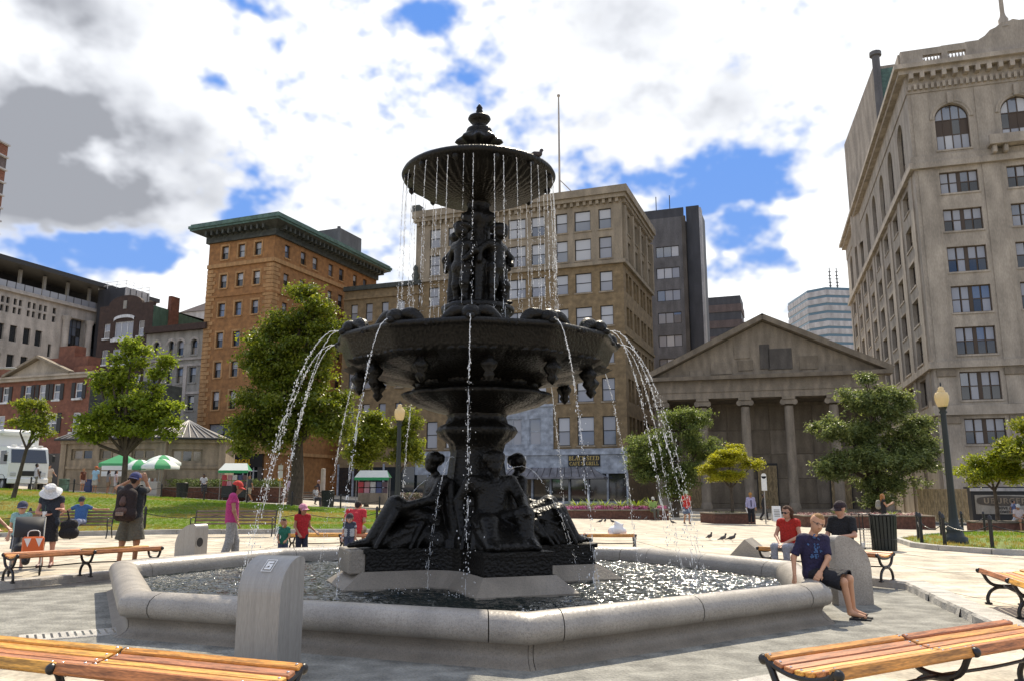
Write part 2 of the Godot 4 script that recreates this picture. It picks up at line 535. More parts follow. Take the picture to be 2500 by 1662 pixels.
# ---------------------------------------------------------------- sky
func sky_image() -> Image:
	var w := 3072
	var h := 1536
	var f := FastNoiseLite.new()
	f.seed = 5
	f.frequency = 1.0
	f.fractal_octaves = 6
	f.fractal_gain = 0.55
	var f2 := FastNoiseLite.new()
	f2.seed = 21
	f2.frequency = 1.7
	f2.fractal_octaves = 3
	var f3 := FastNoiseLite.new()
	f3.seed = 9
	f3.frequency = 7.0
	f3.fractal_octaves = 4
	f3.fractal_gain = 0.6
	# cloud banks and gaps of this sky: [azimuth, height, half width, half height, cover, greyness], degrees
	var banks := [
		[-27.3, 15.1, 5.6, 1.3, -0.95, 0.00], [-31.9, 14.9, 3.6, 1.2, -0.55, 0.00], [-23.5, 16.5, 2.1, 1.2, -0.50, 0.00], [-19.2, 19.1, 1.8, 2.4, -0.95, 0.00], [-24.7, 14.5, 1.8, 0.9, -0.40, 0.00], [-21.0, 25.7, 1.3, 1.0, -0.60, 0.00],
		[-17.5, 29.2, 0.7, 0.7, -0.55, 0.00], [-18.9, 31.6, 2.7, 0.8, -0.90, 0.00], [-6.5, 32.5, 1.8, 1.1, -1.10, 0.00], [-4.3, 28.9, 0.9, 0.5, -0.70, 0.00], [-18.1, 24.8, 0.6, 0.5, -0.45, 0.00], [-19.4, 22.4, 0.4, 0.7, -0.40, 0.00],
		[-16.3, 19.8, 0.9, 0.7, -0.50, 0.00], [-18.1, 20.0, 1.2, 0.6, -0.50, 0.00], [9.7, 21.9, 3.9, 1.3, -1.00, 0.00], [15.8, 20.8, 4.7, 1.6, -1.10, 0.00], [19.0, 19.9, 2.7, 2.1, -0.90, 0.00], [15.9, 16.8, 2.4, 2.7, -1.20, 0.00],
		[18.4, 15.1, 1.5, 2.1, -0.90, 0.00], [5.2, 22.7, 1.5, 0.9, -0.50, 0.00], [19.4, 12.1, 1.2, 1.5, -0.70, 0.00], [-25.1, 29.0, 1.2, 1.2, 0.40, 0.00], [16.3, 18.5, 3.3, 0.4, 0.75, 0.00], [15.8, 16.2, 0.7, 0.3, 0.60, 0.00],
		[17.1, 13.2, 2.7, 1.8, 1.00, 0.00], [21.9, 16.2, 2.1, 3.3, 1.10, 0.00], [10.4, 23.9, 5.9, 1.5, 0.60, 0.00], [-23.8, 13.3, 2.7, 0.8, 0.90, 0.00], [-29.9, 16.0, 1.8, 0.4, 0.50, 0.00], [-21.5, 14.8, 1.5, 1.2, 0.60, 0.00],
		[-32.3, 24.9, 6.2, 6.8, 0.70, 1.00], [-30.4, 21.2, 6.5, 2.7, 0.70, 0.75], [-30.8, 17.5, 6.8, 1.6, 0.70, 0.60], [-25.8, 18.5, 3.6, 0.9, 0.50, 0.35], [8.6, 29.0, 6.8, 4.4, 0.90, 0.62], [12.9, 25.4, 3.9, 2.1, 0.60, 0.45],
		[-10.5, 21.3, 3.9, 2.1, 0.60, 0.45], [23.5, 26.4, 3.3, 2.1, 0.80, 0.22], [22.1, 19.8, 1.2, 1.8, 0.50, 0.25], [30.9, 28.0, 3.6, 1.8, 0.60, 0.12],
		[14.5, 19.5, 5.0, 1.3, -0.60, 0.00], [12.0, 18.2, 1.8, 1.2, -0.40, 0.00], [14.9, 14.5, 1.3, 1.2, -0.50, 0.00], [-30.7, 13.8, 4.7, 0.9, -0.55, 0.00], [-26.0, 14.6, 3.6, 0.9, -0.35, 0.00], [4.9, 21.2, 2.1, 0.9, -0.50, 0.00], [-19.1, 17.6, 1.5, 1.5, -0.40, 0.00], [-29.1, 15.3, 1.8, 0.6, -0.50, 0.00]]
	var data := PackedFloat32Array()
	var px := func(x: int, y: int) -> Color:
		var el := (0.5 - (y + 0.5) / h) * PI
		var e := rad_to_deg(el)
		if e < -1.0: return Color(0.5, 0.5, 0.48)
		var ce := cos(el)
		var se := sin(el)
		# column 0 of a panorama looks along -z
		var az := wrapf((x + 0.5) / w * TAU, -PI, PI)
		var dx := sin(az) * ce
		var dz := -cos(az) * ce
		var s := 2.6 / (0.55 + se)
		var nn := f.get_noise_3d(dx * s, se * s * 1.5, dz * s)
		var n2 := f2.get_noise_3d(dx * s + 4.0, se * s * 1.5, dz * s)
		var cover := 0.42 + nn * 1.5
		var grey := clampf(0.25 + n2 * 1.2, 0.0, 0.7)
		var a := rad_to_deg(az)
		if absf(a) < 42.0 and e < 46.0:
			var inside := (1.0 - sst(35, 42, absf(a))) * (1.0 - sst(36, 46, e))
			var n3 := f3.get_noise_3d(dx, se * 1.6, dz)
			var n4 := f3.get_noise_3d(dx + 3.0, se * 1.6, dz - 2.0)
			var add := 0.0
			var gsum := 0.0
			for b in banks:
				var ux: float = (a + n3 * 2.6 - b[0]) / b[2]
				var uy: float = (e + n4 * 1.6 - b[1]) / b[3]
				var q := ux * ux + uy * uy
				if q < 5.0:
					var g := exp(-q)
					add += b[4] * g
					gsum += b[5] * exp(-q * 0.6)
			var n5 := f3.get_noise_3d(dx * 2.7, se * 4.2, dz * 2.7 + 5.0)
			cover = lerpf(cover, 0.62 + nn * 0.6 + add * 0.86 + n5 * 0.75 + n3 * 0.3, inside)
			grey = lerpf(grey, clampf(gsum * (0.85 + n5 * 0.35 + n2 * 0.9 + nn * 0.5), 0.0, 1.0), inside)
		var t := sst(-0.25, 0.62, cover)
		var up := sqrt(clampf(se, 0, 1))
		var thick := sst(0.2, 1.0, cover)
		var lum := lerpf(1.26, 1.7, thick) * (1.0 - 0.70 * grey * sst(0.1, 0.6, cover))
		return Color(lerpf(lerpf(0.42, 0.10, up), lum * (0.985 - 0.07 * grey), t), lerpf(lerpf(0.66, 0.34, up), lum * (1.0 - 0.045 * grey), t), lerpf(lerpf(1.12, 1.05, up), lum * (1.01 + 0.05 * grey), t))
	# coarse steps behind the camera and overhead, every pixel ahead; rows in bands of six
	var bands := []
	bands.resize(h / 6)
	var work := func(k: int):
		var row := PackedFloat32Array()
		row.resize(w * 18)
		var y0 := k * 6
		var ahead: bool = y0 > int(h * 0.24) and y0 < int(h * 0.506)
		for bx in w / 6:
			var x0 := bx * 6
			var fine: bool = ahead and (x0 < int(w * 0.125) or x0 > int(w * 0.875))
			var c := Color(0.42, 0.40, 0.36)
			if not fine and y0 < int(h * 0.52): c = px.call(x0 + 3, y0 + 3)
			for yy in 6:
				for xx in 6:
					if fine: c = px.call(x0 + xx, y0 + yy)
					var i := (yy * w + x0 + xx) * 3
					row[i] = c.r
					row[i + 1] = c.g
					row[i + 2] = c.b
		bands[k] = row
	var id := WorkerThreadPool.add_group_task(work, bands.size(), 4, true)
	WorkerThreadPool.wait_for_group_task_completion(id)
	for q in bands: data.append_array(q)
	return Image.create_from_data(w, h, false, Image.FORMAT_RGBF, data.to_byte_array())

# ---------------------------------------------------------------- ground
func sheet(poly: PackedVector2Array, step: float, lift: float) -> ArrayMesh:
	var lo := poly[0]
	var hi := poly[0]
	for p in poly:
		lo = lo.min(p)
		hi = hi.max(p)
	var b := MB.new()
	var x := lo.x
	while x < hi.x:
		var z := lo.y
		while z < hi.y:
			var cell := PackedVector2Array([Vector2(x, z), Vector2(x + step, z), Vector2(x + step, z + step), Vector2(x, z + step)])
			for q in Geometry2D.intersect_polygons(cell, poly):
				for k in range(1, q.size() - 1):
					var a := G(q[0].x, q[0].y) + V(0, lift, 0)
					b.tri(a, G(q[k].x, q[k].y) + V(0, lift, 0), G(q[k + 1].x, q[k + 1].y) + V(0, lift, 0), Vector3.UP)
			z += step
		x += step
	return b.mesh()

func pv(a: Array) -> PackedVector2Array:
	var o := PackedVector2Array()
	for k in range(0, a.size(), 2): o.append(Vector2(a[k], a[k + 1]))
	return o

# corners of the eight-sided pool as bearing and distance from its middle; s offsets the outline outwards
const CORNERS := [[7.7, 5.67], [58.0, 5.45], [95.0, 5.45], [140.0, 5.35], [187.5, 5.55], [229.5, 5.85], [265.0, 6.2], [314.5, 5.5]]

func ring(s: float, c := FC) -> PackedVector2Array:
	var p := PackedVector2Array()
	for q in CORNERS: p.append(Vector2(sin(deg_to_rad(q[0])), cos(deg_to_rad(q[0]))) * q[1])
	var o := PackedVector2Array()
	for k in 8:
		var e1 := (p[k] - p[(k + 7) % 8]).normalized()
		var e2 := (p[(k + 1) % 8] - p[k]).normalized()
		var n1 := Vector2(e1.y, -e1.x)
		var n2 := Vector2(e2.y, -e2.x)
		if n1.dot(p[k]) < 0:
			n1 = -n1
			n2 = -n2
		o.append(p[k] + (n1 + n2) / (1.0 + n1.dot(n2)) * s + Vector2(c.x, c.z))
	return o

const FC := Vector3(-0.6, 0, -13.9)
const OCT := 0.145
const KERB_R := 1.9
var lawn_poly := PackedVector2Array()
var lawn2_poly := PackedVector2Array()

func ground():
	# one sheet to the horizon; it dips under the fountain's sunken surround
	var xs := [-900.0, -400.0, -200.0, -120.0, -80.0]
	var x := -60.0
	while x <= 60.0:
		xs.append(x)
		x += 2.0
	xs.append_array([80.0, 120.0, 200.0, 400.0, 900.0])
	var zs := [60.0, 20.0, 4.0]
	var z := 2.0
	while z >= -70.0:
		zs.append(z)
		z -= 2.0
	zs.append_array([-80.0, -110.0, -200.0, -400.0, -1200.0])
	var rows := []
	for zz in zs:
		var row := []
		for xx in xs:
			var d := Vector2(xx - FC.x, zz - FC.z).length()
			row.append(V(xx, gh(clampf(xx, -60, 60), zz) - 0.03 - 0.4 * (1.0 - sst(8.5, 10.5, d)), zz))
		rows.append(row)
	var b := MB.new()
	b.grid(rows, false, false)
	setting("ground", b.mesh(), "ground")
	# slabs of the plaza
	var plaza := setting("pavement", sheet(pv([-30, 1, 30, 1, 30, -30, -30, -30]), 60.0, -0.6), "joint")
	var oct := ring(KERB_R + 0.36)
	lawn_poly = pv([-70, -24, -26, -27.6, -17.8, -29.0, -12.5, -31.0, -6, -31.6, -2.0, -31.9, -0.6, -33.2, -0.9, -36, -3, -43, -7.3, -48.4, -13, -49.5, -21, -52.5, -30, -53.5, -70, -62])
	lawn2_poly = pv([11.55, -24.0, 11.6, -22.6, 12.2, -21.2, 14.0, -19.4, 18, -16, 34, -9, 60, -4, 60, -36, 30, -38.5, 20, -36.2, 15.5, -31, 12.5, -27])
	var size := 1.85
	var R := Transform2D(OCT - 0.22, Vector2(FC.x, FC.z))
	var n := 0
	for i in range(-11, 12):
		for j in range(-9, 10):
			var cell := PackedVector2Array()
			var g := 0.012
			for q in [Vector2(g, g), Vector2(size - g, g), Vector2(size - g, size - g), Vector2(g, size - g)]: cell.append(R * (Vector2(i, j) * size + q))
			var mid := (cell[0] + cell[2]) / 2
			if mid.y > -2.5 or absf(mid.x) > 1.2 - mid.y * 0.72: continue
			if mid.y < -28.5: continue
			var pieces := Geometry2D.clip_polygons(cell, oct)
			for q in pieces:
				for q2 in Geometry2D.clip_polygons(q, lawn2_poly):
					var area := 0.0
					for k in q2.size(): area += q2[k].cross(q2[(k + 1) % q2.size()])
					if absf(area) < 0.06: continue
					var m := MB.new()
					var c := Vector3.ZERO
					for p in q2: c += G(p.x, p.y) / q2.size()
					m.X.origin = -c
					var lift := rng.randf_range(-0.004, 0.003)
					for k in q2.size():
						var a := G(q2[k].x, q2[k].y) + V(0, lift, 0)
						var e := G(q2[(k + 1) % q2.size()].x, q2[(k + 1) % q2.size()].y) + V(0, lift, 0)
						var h := (a + e) / 2 - c
						h.y = 0
						m.quad(a, e, e - V(0, 0.045, 0), a - V(0, 0.045, 0), h)
					var t := Geometry2D.triangulate_polygon(q2)
					for k in range(0, t.size(), 3):
						m.tri(G(q2[t[k]].x, q2[t[k]].y) + V(0, lift, 0), G(q2[t[k + 1]].x, q2[t[k + 1]].y) + V(0, lift, 0), G(q2[t[k + 2]].x, q2[t[k + 2]].y) + V(0, lift, 0), Vector3.UP)
					part(plaza, "paving_slab", m.mesh(), "paving%d" % rng.randi_range(0, 3), Transform3D(Basis(), c))
					n += 1
	print("slabs ", n)
	# bed under the joints, cut round the fountain
	var bed := MB.new()
	for k in 8:
		var o1 := ring(KERB_R + 0.2)
		var o2 := ring(5.5)
		var a := o1[k]
		var c2 := o1[(k + 1) % 8]
		var d := o2[(k + 1) % 8]
		var e := o2[k]
		bed.quad(V(a.x, -0.04, a.y), V(c2.x, -0.04, c2.y), V(d.x, gh(d.x, d.y) - 0.026, d.y), V(e.x, gh(e.x, e.y) - 0.026, e.y), Vector3.UP)
	part(plaza, "joint_bed", bed.mesh(), "joint")
	# sunken surround of the pool
	var t2 := MB.new()
	t2.prism(ring(KERB_R + 0.02), -0.32, -0.12, false)
	setting("sunken_surround", t2.mesh(), "gravel")
	# kerb stones round it
	var kerb := Node3D.new()
	kerb.name = "kerb"
	add_child(kerb)
	kerb.set_meta("kind", "structure")
	var oi := ring(KERB_R)
	var oo := ring(KERB_R + 0.37)
	for k in 8:
		var cuts := [0.0, 0.27, 0.55, 0.78, 1.0] if k % 2 == 0 else [0.0, 0.34, 0.68, 1.0]
		for s in cuts.size() - 1:
			var e0: float = cuts[s] + 0.0012
			var e1: float = cuts[s + 1] - 0.0012
			var a := oi[k].lerp(oi[(k + 1) % 8], e0)
			var b2 := oi[k].lerp(oi[(k + 1) % 8], e1)
			var c := oo[k].lerp(oo[(k + 1) % 8], e0)
			var d := oo[k].lerp(oo[(k + 1) % 8], e1)
			var m := MB.new()
			var mid := (a + b2 + c + d) / 4
			m.X.origin = V(-mid.x, 0, -mid.y)
			var nrm := V(mid.x - FC.x, 0, mid.y - FC.z).normalized()
			var y := 0.012 + rng.randf_range(-0.004, 0.004)
			# rough inner face
			var steps := 10
			var top := []
			var low := []
			var foot := []
			for q in steps + 1:
				var p := a.lerp(b2, q / float(steps))
				var j := rng.randf_range(-0.012, 0.012)
				top.append(V(p.x, y, p.y) + nrm * 0.02)
				low.append(V(p.x, y - 0.035, p.y) - nrm * j)
				foot.append(V(p.x, -0.125, p.y) - nrm * rng.randf_range(-0.005, 0.03))
			for q in steps:
				m.quad(top[q], top[q + 1], low[q + 1], low[q], -nrm + Vector3.UP)
				m.quad(low[q], low[q + 1], foot[q + 1], foot[q], -nrm)
			m.quad(V(a.x, y, a.y) + nrm * 0.02, V(b2.x, y, b2.y) + nrm * 0.02, V(d.x, y, d.y), V(c.x, y, c.y), Vector3.UP)
			m.quad(V(c.x, y, c.y), V(d.x, y, d.y), V(d.x, -0.1, d.y), V(c.x, -0.1, c.y), nrm)
			m.quad(V(a.x, y, a.y) + nrm * 0.02, V(c.x, y, c.y), V(c.x, -0.1, c.y), V(a.x, -0.1, a.y), V(a.x - b2.x, 0, a.y - b2.y))
			m.quad(V(b2.x, y, b2.y) + nrm * 0.02, V(d.x, y, d.y), V(d.x, -0.1, d.y), V(b2.x, -0.1, b2.y), V(b2.x - a.x, 0, b2.y - a.y))
			part(kerb, "kerb_stone", m.mesh(), "kerb_stone", Transform3D(Basis(), V(mid.x, 0, mid.y)))
	# road in front of the houses and the walk behind the lawn
	setting("road", sheet(pv([-120, -112, 120, -21, 120, -34, 30, -62, -26, -83, -120, -118]), 8.0, 0.02), "asphalt")
	lawn("lawn", lawn_poly, 0.10, 36000, 17, V(-15, 0, -40))
	lawn("lawn", lawn2_poly, 0.09, 9000, 18, V(20, 0, -28))

func lawn(called: String, poly: PackedVector2Array, lift: float, count: int, sd: int, near: Vector3):
	var o := setting(called, sheet(poly, 2.0, lift), "grass_ground")
	# kerb of the bed
	for k in poly.size():
		var a := poly[k]
		var b := poly[(k + 1) % poly.size()]
		var len := a.distance_to(b)
		if (a + b).length() > 110: continue
		var n := maxi(1, int(round(len / 1.8)))
		for s in n:
			var p := a.lerp(b, (s + 0.003) / n)
			var q := a.lerp(b, (s + 0.997) / n)
			var A := G(p.x, p.y)
			var B := G(q.x, q.y)
			var d := (B - A).normalized()
			var side := d.cross(Vector3.UP).normalized()
			var m := MB.new()
			m.cbox(V(0, 0.02, 0), V(A.distance_to(B), 0.24, 0.15), 0.015, Basis(d, side.cross(d).normalized(), side))
			part(o, "kerb_stone", m.mesh(), "kerb_stone", Transform3D(Basis(), (A + B) / 2))
	# grass blades
	var t := MB.new()
	var r := RandomNumberGenerator.new()
	r.seed = sd
	for k in 7:
		var an := r.randf() * TAU
		var ba := V(cos(an), 0, sin(an)) * r.randf() * 0.07
		var di := V(cos(an * 3.1), 0, sin(an * 3.1))
		var h := r.randf_range(0.04, 0.085)
		t.tri(ba - di * 0.006, ba + di * 0.006, ba + V(r.randf_range(-0.03, 0.03), h, r.randf_range(-0.03, 0.03)))
	var f := FastNoiseLite.new()
	f.seed = sd
	f.frequency = 0.11
	f.fractal_octaves = 3
	var xf := []
	var cl := []
	var lo := Vector2(-34, -56) if near.x < 0 else Vector2(11, -38)
	var hi := Vector2(0, -27) if near.x < 0 else Vector2(34, -12)
	while xf.size() < count:
		var p := Vector2(r.randf_range(lo.x, hi.x), r.randf_range(lo.y, hi.y))
		if not Geometry2D.is_point_in_polygon(p, poly): continue
		var y := gh(p.x, p.y) + lift
		xf.append(Transform3D(Basis(Vector3.UP, r.randf() * TAU).scaled(Vector3.ONE * r.randf_range(0.8, 1.5)), V(p.x, y, p.y)))
		var dry := sst(-0.05, 0.35, f.get_noise_2d(p.x * 0.6, p.y * 1.6) + r.randf_range(-0.12, 0.12))
		var g := r.randf_range(0.8, 1.2)
		cl.append(Color(lerpf(0.19, 0.46, dry) * g, lerpf(0.30, 0.33, dry) * g, lerpf(0.015, 0.08, dry) * g))
	scatter(o, "grass", t.mesh(), "blade", xf, cl)

func scatter(p: Node3D, called: String, mesh: Mesh, m: String, xf: Array, cl: Array) -> MultiMeshInstance3D:
	var mm := MultiMesh.new()
	mm.transform_format = MultiMesh.TRANSFORM_3D
	mm.use_colors = true
	mm.mesh = mesh
	mm.instance_count = xf.size()
	for k in xf.size():
		mm.set_instance_transform(k, xf[k])
		mm.set_instance_color(k, cl[k])
	var o := MultiMeshInstance3D.new()
	o.name = called
	o.multimesh = mm
	o.material_override = M[m]
	p.add_child(o, true)
	o.set_meta("kind", "stuff")
	return o

# ---------------------------------------------------------------- pool
func pool():
	var b := thing("fountain_pool", "large octagonal granite pool with rolled rim around the bronze fountain", "pool", FC)
	# outward offset and height of the rolled rim
	var rim := [Vector2(-0.30, 0.0), Vector2(-0.305, 0.16), Vector2(-0.29, 0.25), Vector2(-0.245, 0.32), Vector2(-0.17, 0.365), Vector2(-0.08, 0.385), Vector2(0.0, 0.38), Vector2(0.07, 0.355), Vector2(0.125, 0.305), Vector2(0.15, 0.235), Vector2(0.145, 0.17), Vector2(0.115, 0.12), Vector2(0.06, 0.095)]
	var wall := [Vector2(0.06, 0.10), Vector2(0.035, 0.07), Vector2(0.02, 0.03), Vector2(0.02, -0.02), Vector2(0.04, -0.06), Vector2(0.09, -0.095), Vector2(0.17, -0.122)]
	var C := func(k: int, s: float) -> Vector3:
		var p := ring(s, Vector3.ZERO)[k]
		return V(p.x, 0, p.y)
	var along := func(k: int, f: float, s: float) -> Vector3: return C.call(k, s).lerp(C.call((k + 1) % 8, s), f)
	for k in 8:
		# straight stones between the corner stones
		var cuts := [0.085, 0.5, 0.915] if k % 2 == 0 else [0.085, 0.915]
		for s in cuts.size() - 1:
			var m := MB.new()
			var rows := []
			for f in [cuts[s] + 0.0012, lerpf(cuts[s], cuts[s + 1], 0.5), cuts[s + 1] - 0.0012]:
				var row := []
				for p in rim: row.append(along.call(k, f, p.x) + V(0, p.y, 0))
				rows.append(row)
			m.grid(rows, false, true)
			part(b, "rim_stone", m.mesh(), "granite")
		var cm := MB.new()
		var rr := []
		for q in [[(k + 7) % 8, 0.9162], [(k + 7) % 8, 0.97], [k, 0.0], [k, 0.03], [k, 0.0838]]:
			var row := []
			for p in rim: row.append(along.call(q[0], q[1], p.x) + V(0, p.y, 0))
			rr.append(row)
		cm.grid(rr, false, true)
		part(b, "rim_stone", cm.mesh(), "granite")
		var wm := MB.new()
		var wr := []
		for f in [0.012, 0.5, 0.998]:
			var row := []
			for p in wall: row.append(along.call(k, f, p.x) + V(0, p.y, 0))
			wr.append(row)
		wm.grid(wr, false, true)
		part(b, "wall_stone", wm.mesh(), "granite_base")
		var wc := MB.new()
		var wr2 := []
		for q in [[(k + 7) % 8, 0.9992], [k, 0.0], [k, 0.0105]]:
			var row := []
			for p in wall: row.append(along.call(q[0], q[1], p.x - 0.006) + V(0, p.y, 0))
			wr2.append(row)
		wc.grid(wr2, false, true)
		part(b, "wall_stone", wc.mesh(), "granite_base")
	# dark backing seen only in the joints
	var bk := MB.new()
	for k in 8:
		bk.quad(along.call(k, 0.0, 0.0) + V(0, -0.1, 0), along.call(k, 1.0, 0.0) + V(0, -0.1, 0), along.call(k, 1.0, 0.0) + V(0, 0.3, 0), along.call(k, 0.0, 0.0) + V(0, 0.3, 0), V(0, 0, 0))
	part(b, "backing", bk.mesh(), "granite_base")
	# water with ripples spreading from where the jets land
	var f := FastNoiseLite.new()
	f.seed = 3
	f.frequency = 1.2
	f.fractal_octaves = 3
	var hits := []
	for k in 12:
		var a := OCT + 0.1 + k * TAU / 12
		hits.append(V(sin(a) * 3.7, 0, cos(a) * 3.7))
		hits.append(V(sin(a + 0.2) * 1.9, 0, cos(a + 0.2) * 1.9))
	var wpoly := ring(-0.27, Vector3.ZERO)
	var st := 0.032
	var N := int(12.8 / st)
	var wrows := []
	for j in N + 1:
		var row := []
		for i in N + 1:
			var x := -6.4 + i * st
			var z := -6.4 + j * st
			var y := 0.105 + f.get_noise_2d(x * 1.4, z * 3.0) * 0.020 + f.get_noise_2d(x * 2.6 + 31.0, z * 7.0) * 0.018
			row.append(V(x, y, z))
		wrows.append(row)
	for h in hits:
		for j in range(maxi(0, int((h.z + 6.4 - 0.9) / st)), mini(N, int((h.z + 6.4 + 0.9) / st))):
			for i in range(maxi(0, int((h.x + 6.4 - 0.9) / st)), mini(N, int((h.x + 6.4 + 0.9) / st))):
				var d := Vector2(-6.4 + i * st - h.x, -6.4 + j * st - h.z).length()
				wrows[j][i].y += sin(d * 30.0) * 0.012 * exp(-d * 2.6)
	var wm2 := MB.new()
	# only cells inside the octagon
	var base := 0
	for j in N + 1:
		for i in N + 1:
			var du: Vector3 = wrows[j][mini(i + 1, N)] - wrows[j][maxi(i - 1, 0)]
			var dv: Vector3 = wrows[mini(j + 1, N)][i] - wrows[maxi(j - 1, 0)][i]
			wm2.put(wrows[j][i], dv.cross(du))
	for j in N:
		for i in N:
			var c := Vector2(-6.4 + (i + 0.5) * st, -6.4 + (j + 0.5) * st)
			if c.length() > 4.7 and not Geometry2D.is_point_in_polygon(c, wpoly): continue
			var a := j * (N + 1) + i
			wm2.ix.append_array(PackedInt32Array([a, a + 1, a + N + 2, a, a + N + 2, a + N + 1]))
	var w := setting("water", wm2.mesh(), "water")
	w.position = FC
	# foam where falling water breaks the surface
	var fm := MB.new()
	var r := RandomNumberGenerator.new()
	r.seed = 8
	for h in hits:
		for k in 26:
			var p: Vector3 = h + V(r.randfn() * 0.16, 0.11 + absf(r.randfn()) * 0.02, r.randfn() * 0.16)
			var s := r.randf_range(0.003, 0.011)
			fm.ball(p, V(s, s * 0.7, s), 5, 3)
	var fo := part(w, "foam", fm.mesh(), "drops")
	fo.set_meta("kind", "stuff")

# ---------------------------------------------------------------- fountain
func cross_poly(L: float, hw: float, fil: float) -> PackedVector2Array:
	# four arms joined by hollow quarter rounds
	var o := PackedVector2Array()
	for k in 4:
		var d := Vector2(sin(ARM + k * PI / 2), cos(ARM + k * PI / 2))
		var e := Vector2(sin(ARM + (k + 1) * PI / 2), cos(ARM + (k + 1) * PI / 2))
		o.append(d * L - e * hw)
		o.append(d * L + e * hw)
		for s in 6:
			var t := s / 5.0 * PI / 2
			var c := d * (hw + fil) + e * (hw + fil)
			o.append(c - (e * cos(t) + d * sin(t)) * fil)
	return o

const ARM := 0.37

func fountain():
	var F := thing("bronze_fountain", "tall dark bronze fountain of two tiers with seated figures on its base", "fountain", FC)
	# granite footing with splayed foot, then the bronze plinth
	var m := MB.new()
	var lo := cross_poly(2.32, 0.78, 0.42)
	var hi := cross_poly(2.0, 0.56, 0.62)
	for k in lo.size():
		var k2 := (k + 1) % lo.size()
		var o := V(lo[k].x + lo[k2].x, 0.3, lo[k].y + lo[k2].y)
		m.quad(V(lo[k].x, 0.02, lo[k].y), V(lo[k2].x, 0.02, lo[k2].y), V(lo[k2].x, 0.13, lo[k2].y), V(lo[k].x, 0.13, lo[k].y), o)
		m.quad(V(lo[k].x, 0.13, lo[k].y), V(lo[k2].x, 0.13, lo[k2].y), V(hi[k2].x, 0.36, hi[k2].y), V(hi[k].x, 0.36, hi[k].y), o)
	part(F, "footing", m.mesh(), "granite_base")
	var pl := MB.new()
	pl.prism(cross_poly(1.94, 0.53, 0.62), 0.30, 0.63, false)
	pl.prism(cross_poly(1.98, 0.56, 0.60), 0.63, 0.69, true)
	part(F, "plinth", pl.mesh(), "bronze")
	var tip := MB.new()
	tip.X = Transform3D(Basis(Vector3.UP, ARM - PI / 2), Vector3.ZERO)
	tip.cbox(V(0, 0.5, 2.06), V(1.0, 0.36, 0.26), 0.02)
	part(F, "end_block", tip.mesh(), "granite_base")
	# stem of the lower tier
	var flute := func(t: float, k: int) -> float: return 1.0 + 0.045 * cos(t * 8.0) + 0.02 * cos(t * 24.0)
	var st := MB.new()
	st.lathe([Vector2(0.95, 0.6), Vector2(0.95, 0.8), Vector2(0.80, 0.9), Vector2(0.62, 1.1), Vector2(0.52, 1.5), Vector2(0.46, 1.9), Vector2(0.42, 2.2), Vector2(0.46, 2.35), Vector2(0.60, 2.46), Vector2(0.66, 2.56), Vector2(0.62, 2.64), Vector2(0.50, 2.70), Vector2(0.47, 2.80), Vector2(0.52, 2.9)], 48, flute)
	part(F, "stem", st.mesh(), "bronze")
	var saucer := MB.new()
	var lobes := func(t: float, k: int) -> float: return 1.0 + (0.05 * absf(sin(t * 6.0)) + 0.012 * cos(t * 48.0)) * (1.0 if k > 1 else 0.4)
	saucer.lathe([Vector2(0.48, 2.84), Vector2(0.72, 2.90), Vector2(1.02, 3.0), Vector2(1.20, 3.10), Vector2(1.24, 3.16), Vector2(1.18, 3.20), Vector2(1.06, 3.22), Vector2(1.0, 3.3), Vector2(1.02, 3.36)], 96, lobes)
	part(F, "saucer", saucer.mesh(), "bronze")
	# great lower bowl, twelve sided with ribs and shell lobes below
	var side12 := func(t: float, k: int) -> float:
		var u := fposmod(t - ARM * 0.0, TAU / 12) - PI / 12
		return cos(PI / 12) / cos(u)
	var bowl := MB.new()
	var bp := [Vector2(0.98, 3.28), Vector2(1.10, 3.36), Vector2(1.40, 3.42), Vector2(1.75, 3.48), Vector2(2.02, 3.55), Vector2(2.15, 3.62), Vector2(2.22, 3.63), Vector2(2.25, 3.68), Vector2(2.27, 3.70), Vector2(2.36, 3.93), Vector2(2.43, 3.955), Vector2(2.46, 4.0), Vector2(2.43, 4.05), Vector2(2.36, 4.06), Vector2(2.30, 4.02), Vector2(1.8, 3.86), Vector2(0.9, 3.80), Vector2(0.4, 3.80)]
	var scal := func(t: float, k: int) -> float:
		var s: float = side12.call(t, k)
		if k < 6: s *= 1.0 + 0.022 * cos(t * 84.0) + 0.07 * absf(cos(t * 6.0)) * (1.0 if k > 1 else 0.2)
		return s
	bowl.lathe(bp, 168, scal)
	part(F, "lower_bowl", bowl.mesh(), "bronze")
	# scroll waves lying on the rim and a spout mask at each corner, pendants below
	var pend := MB.new()
	pend.lathe([Vector2(0.012, -0.34), Vector2(0.05, -0.30), Vector2(0.085, -0.24), Vector2(0.06, -0.19), Vector2(0.11, -0.12), Vector2(0.13, -0.06), Vector2(0.08, 0.0), Vector2(0.05, 0.08)], 12, func(t: float, k: int) -> float: return 1.0 + 0.22 * cos(t * 5.0))
	var pendm := pend.mesh()
	var wave := MB.new()
	for s in [-1.0, 1.0]:
		var path := []
		var rad := []
		for q in 22:
			var u := q / 21.0
			path.append(V(s * (0.05 + 0.52 * u), 0.02 + 0.13 * sin(u * PI * 1.25 + 0.5) * (1.0 - u * 0.4), -0.10 - 0.10 * sin(u * PI)))
			rad.append(0.03 + 0.075 * sin(clampf(u * 1.15 + 0.08, 0, 1) * PI))
		wave.tube(path, rad, 9)
	wave.ball(V(0, 0.09, -0.09), V(0.15, 0.13, 0.13), 12, 8)
	wave.ball(V(0, 0.02, 0.02), V(0.075, 0.06, 0.08), 8, 6)
	var wavem := wave.mesh()
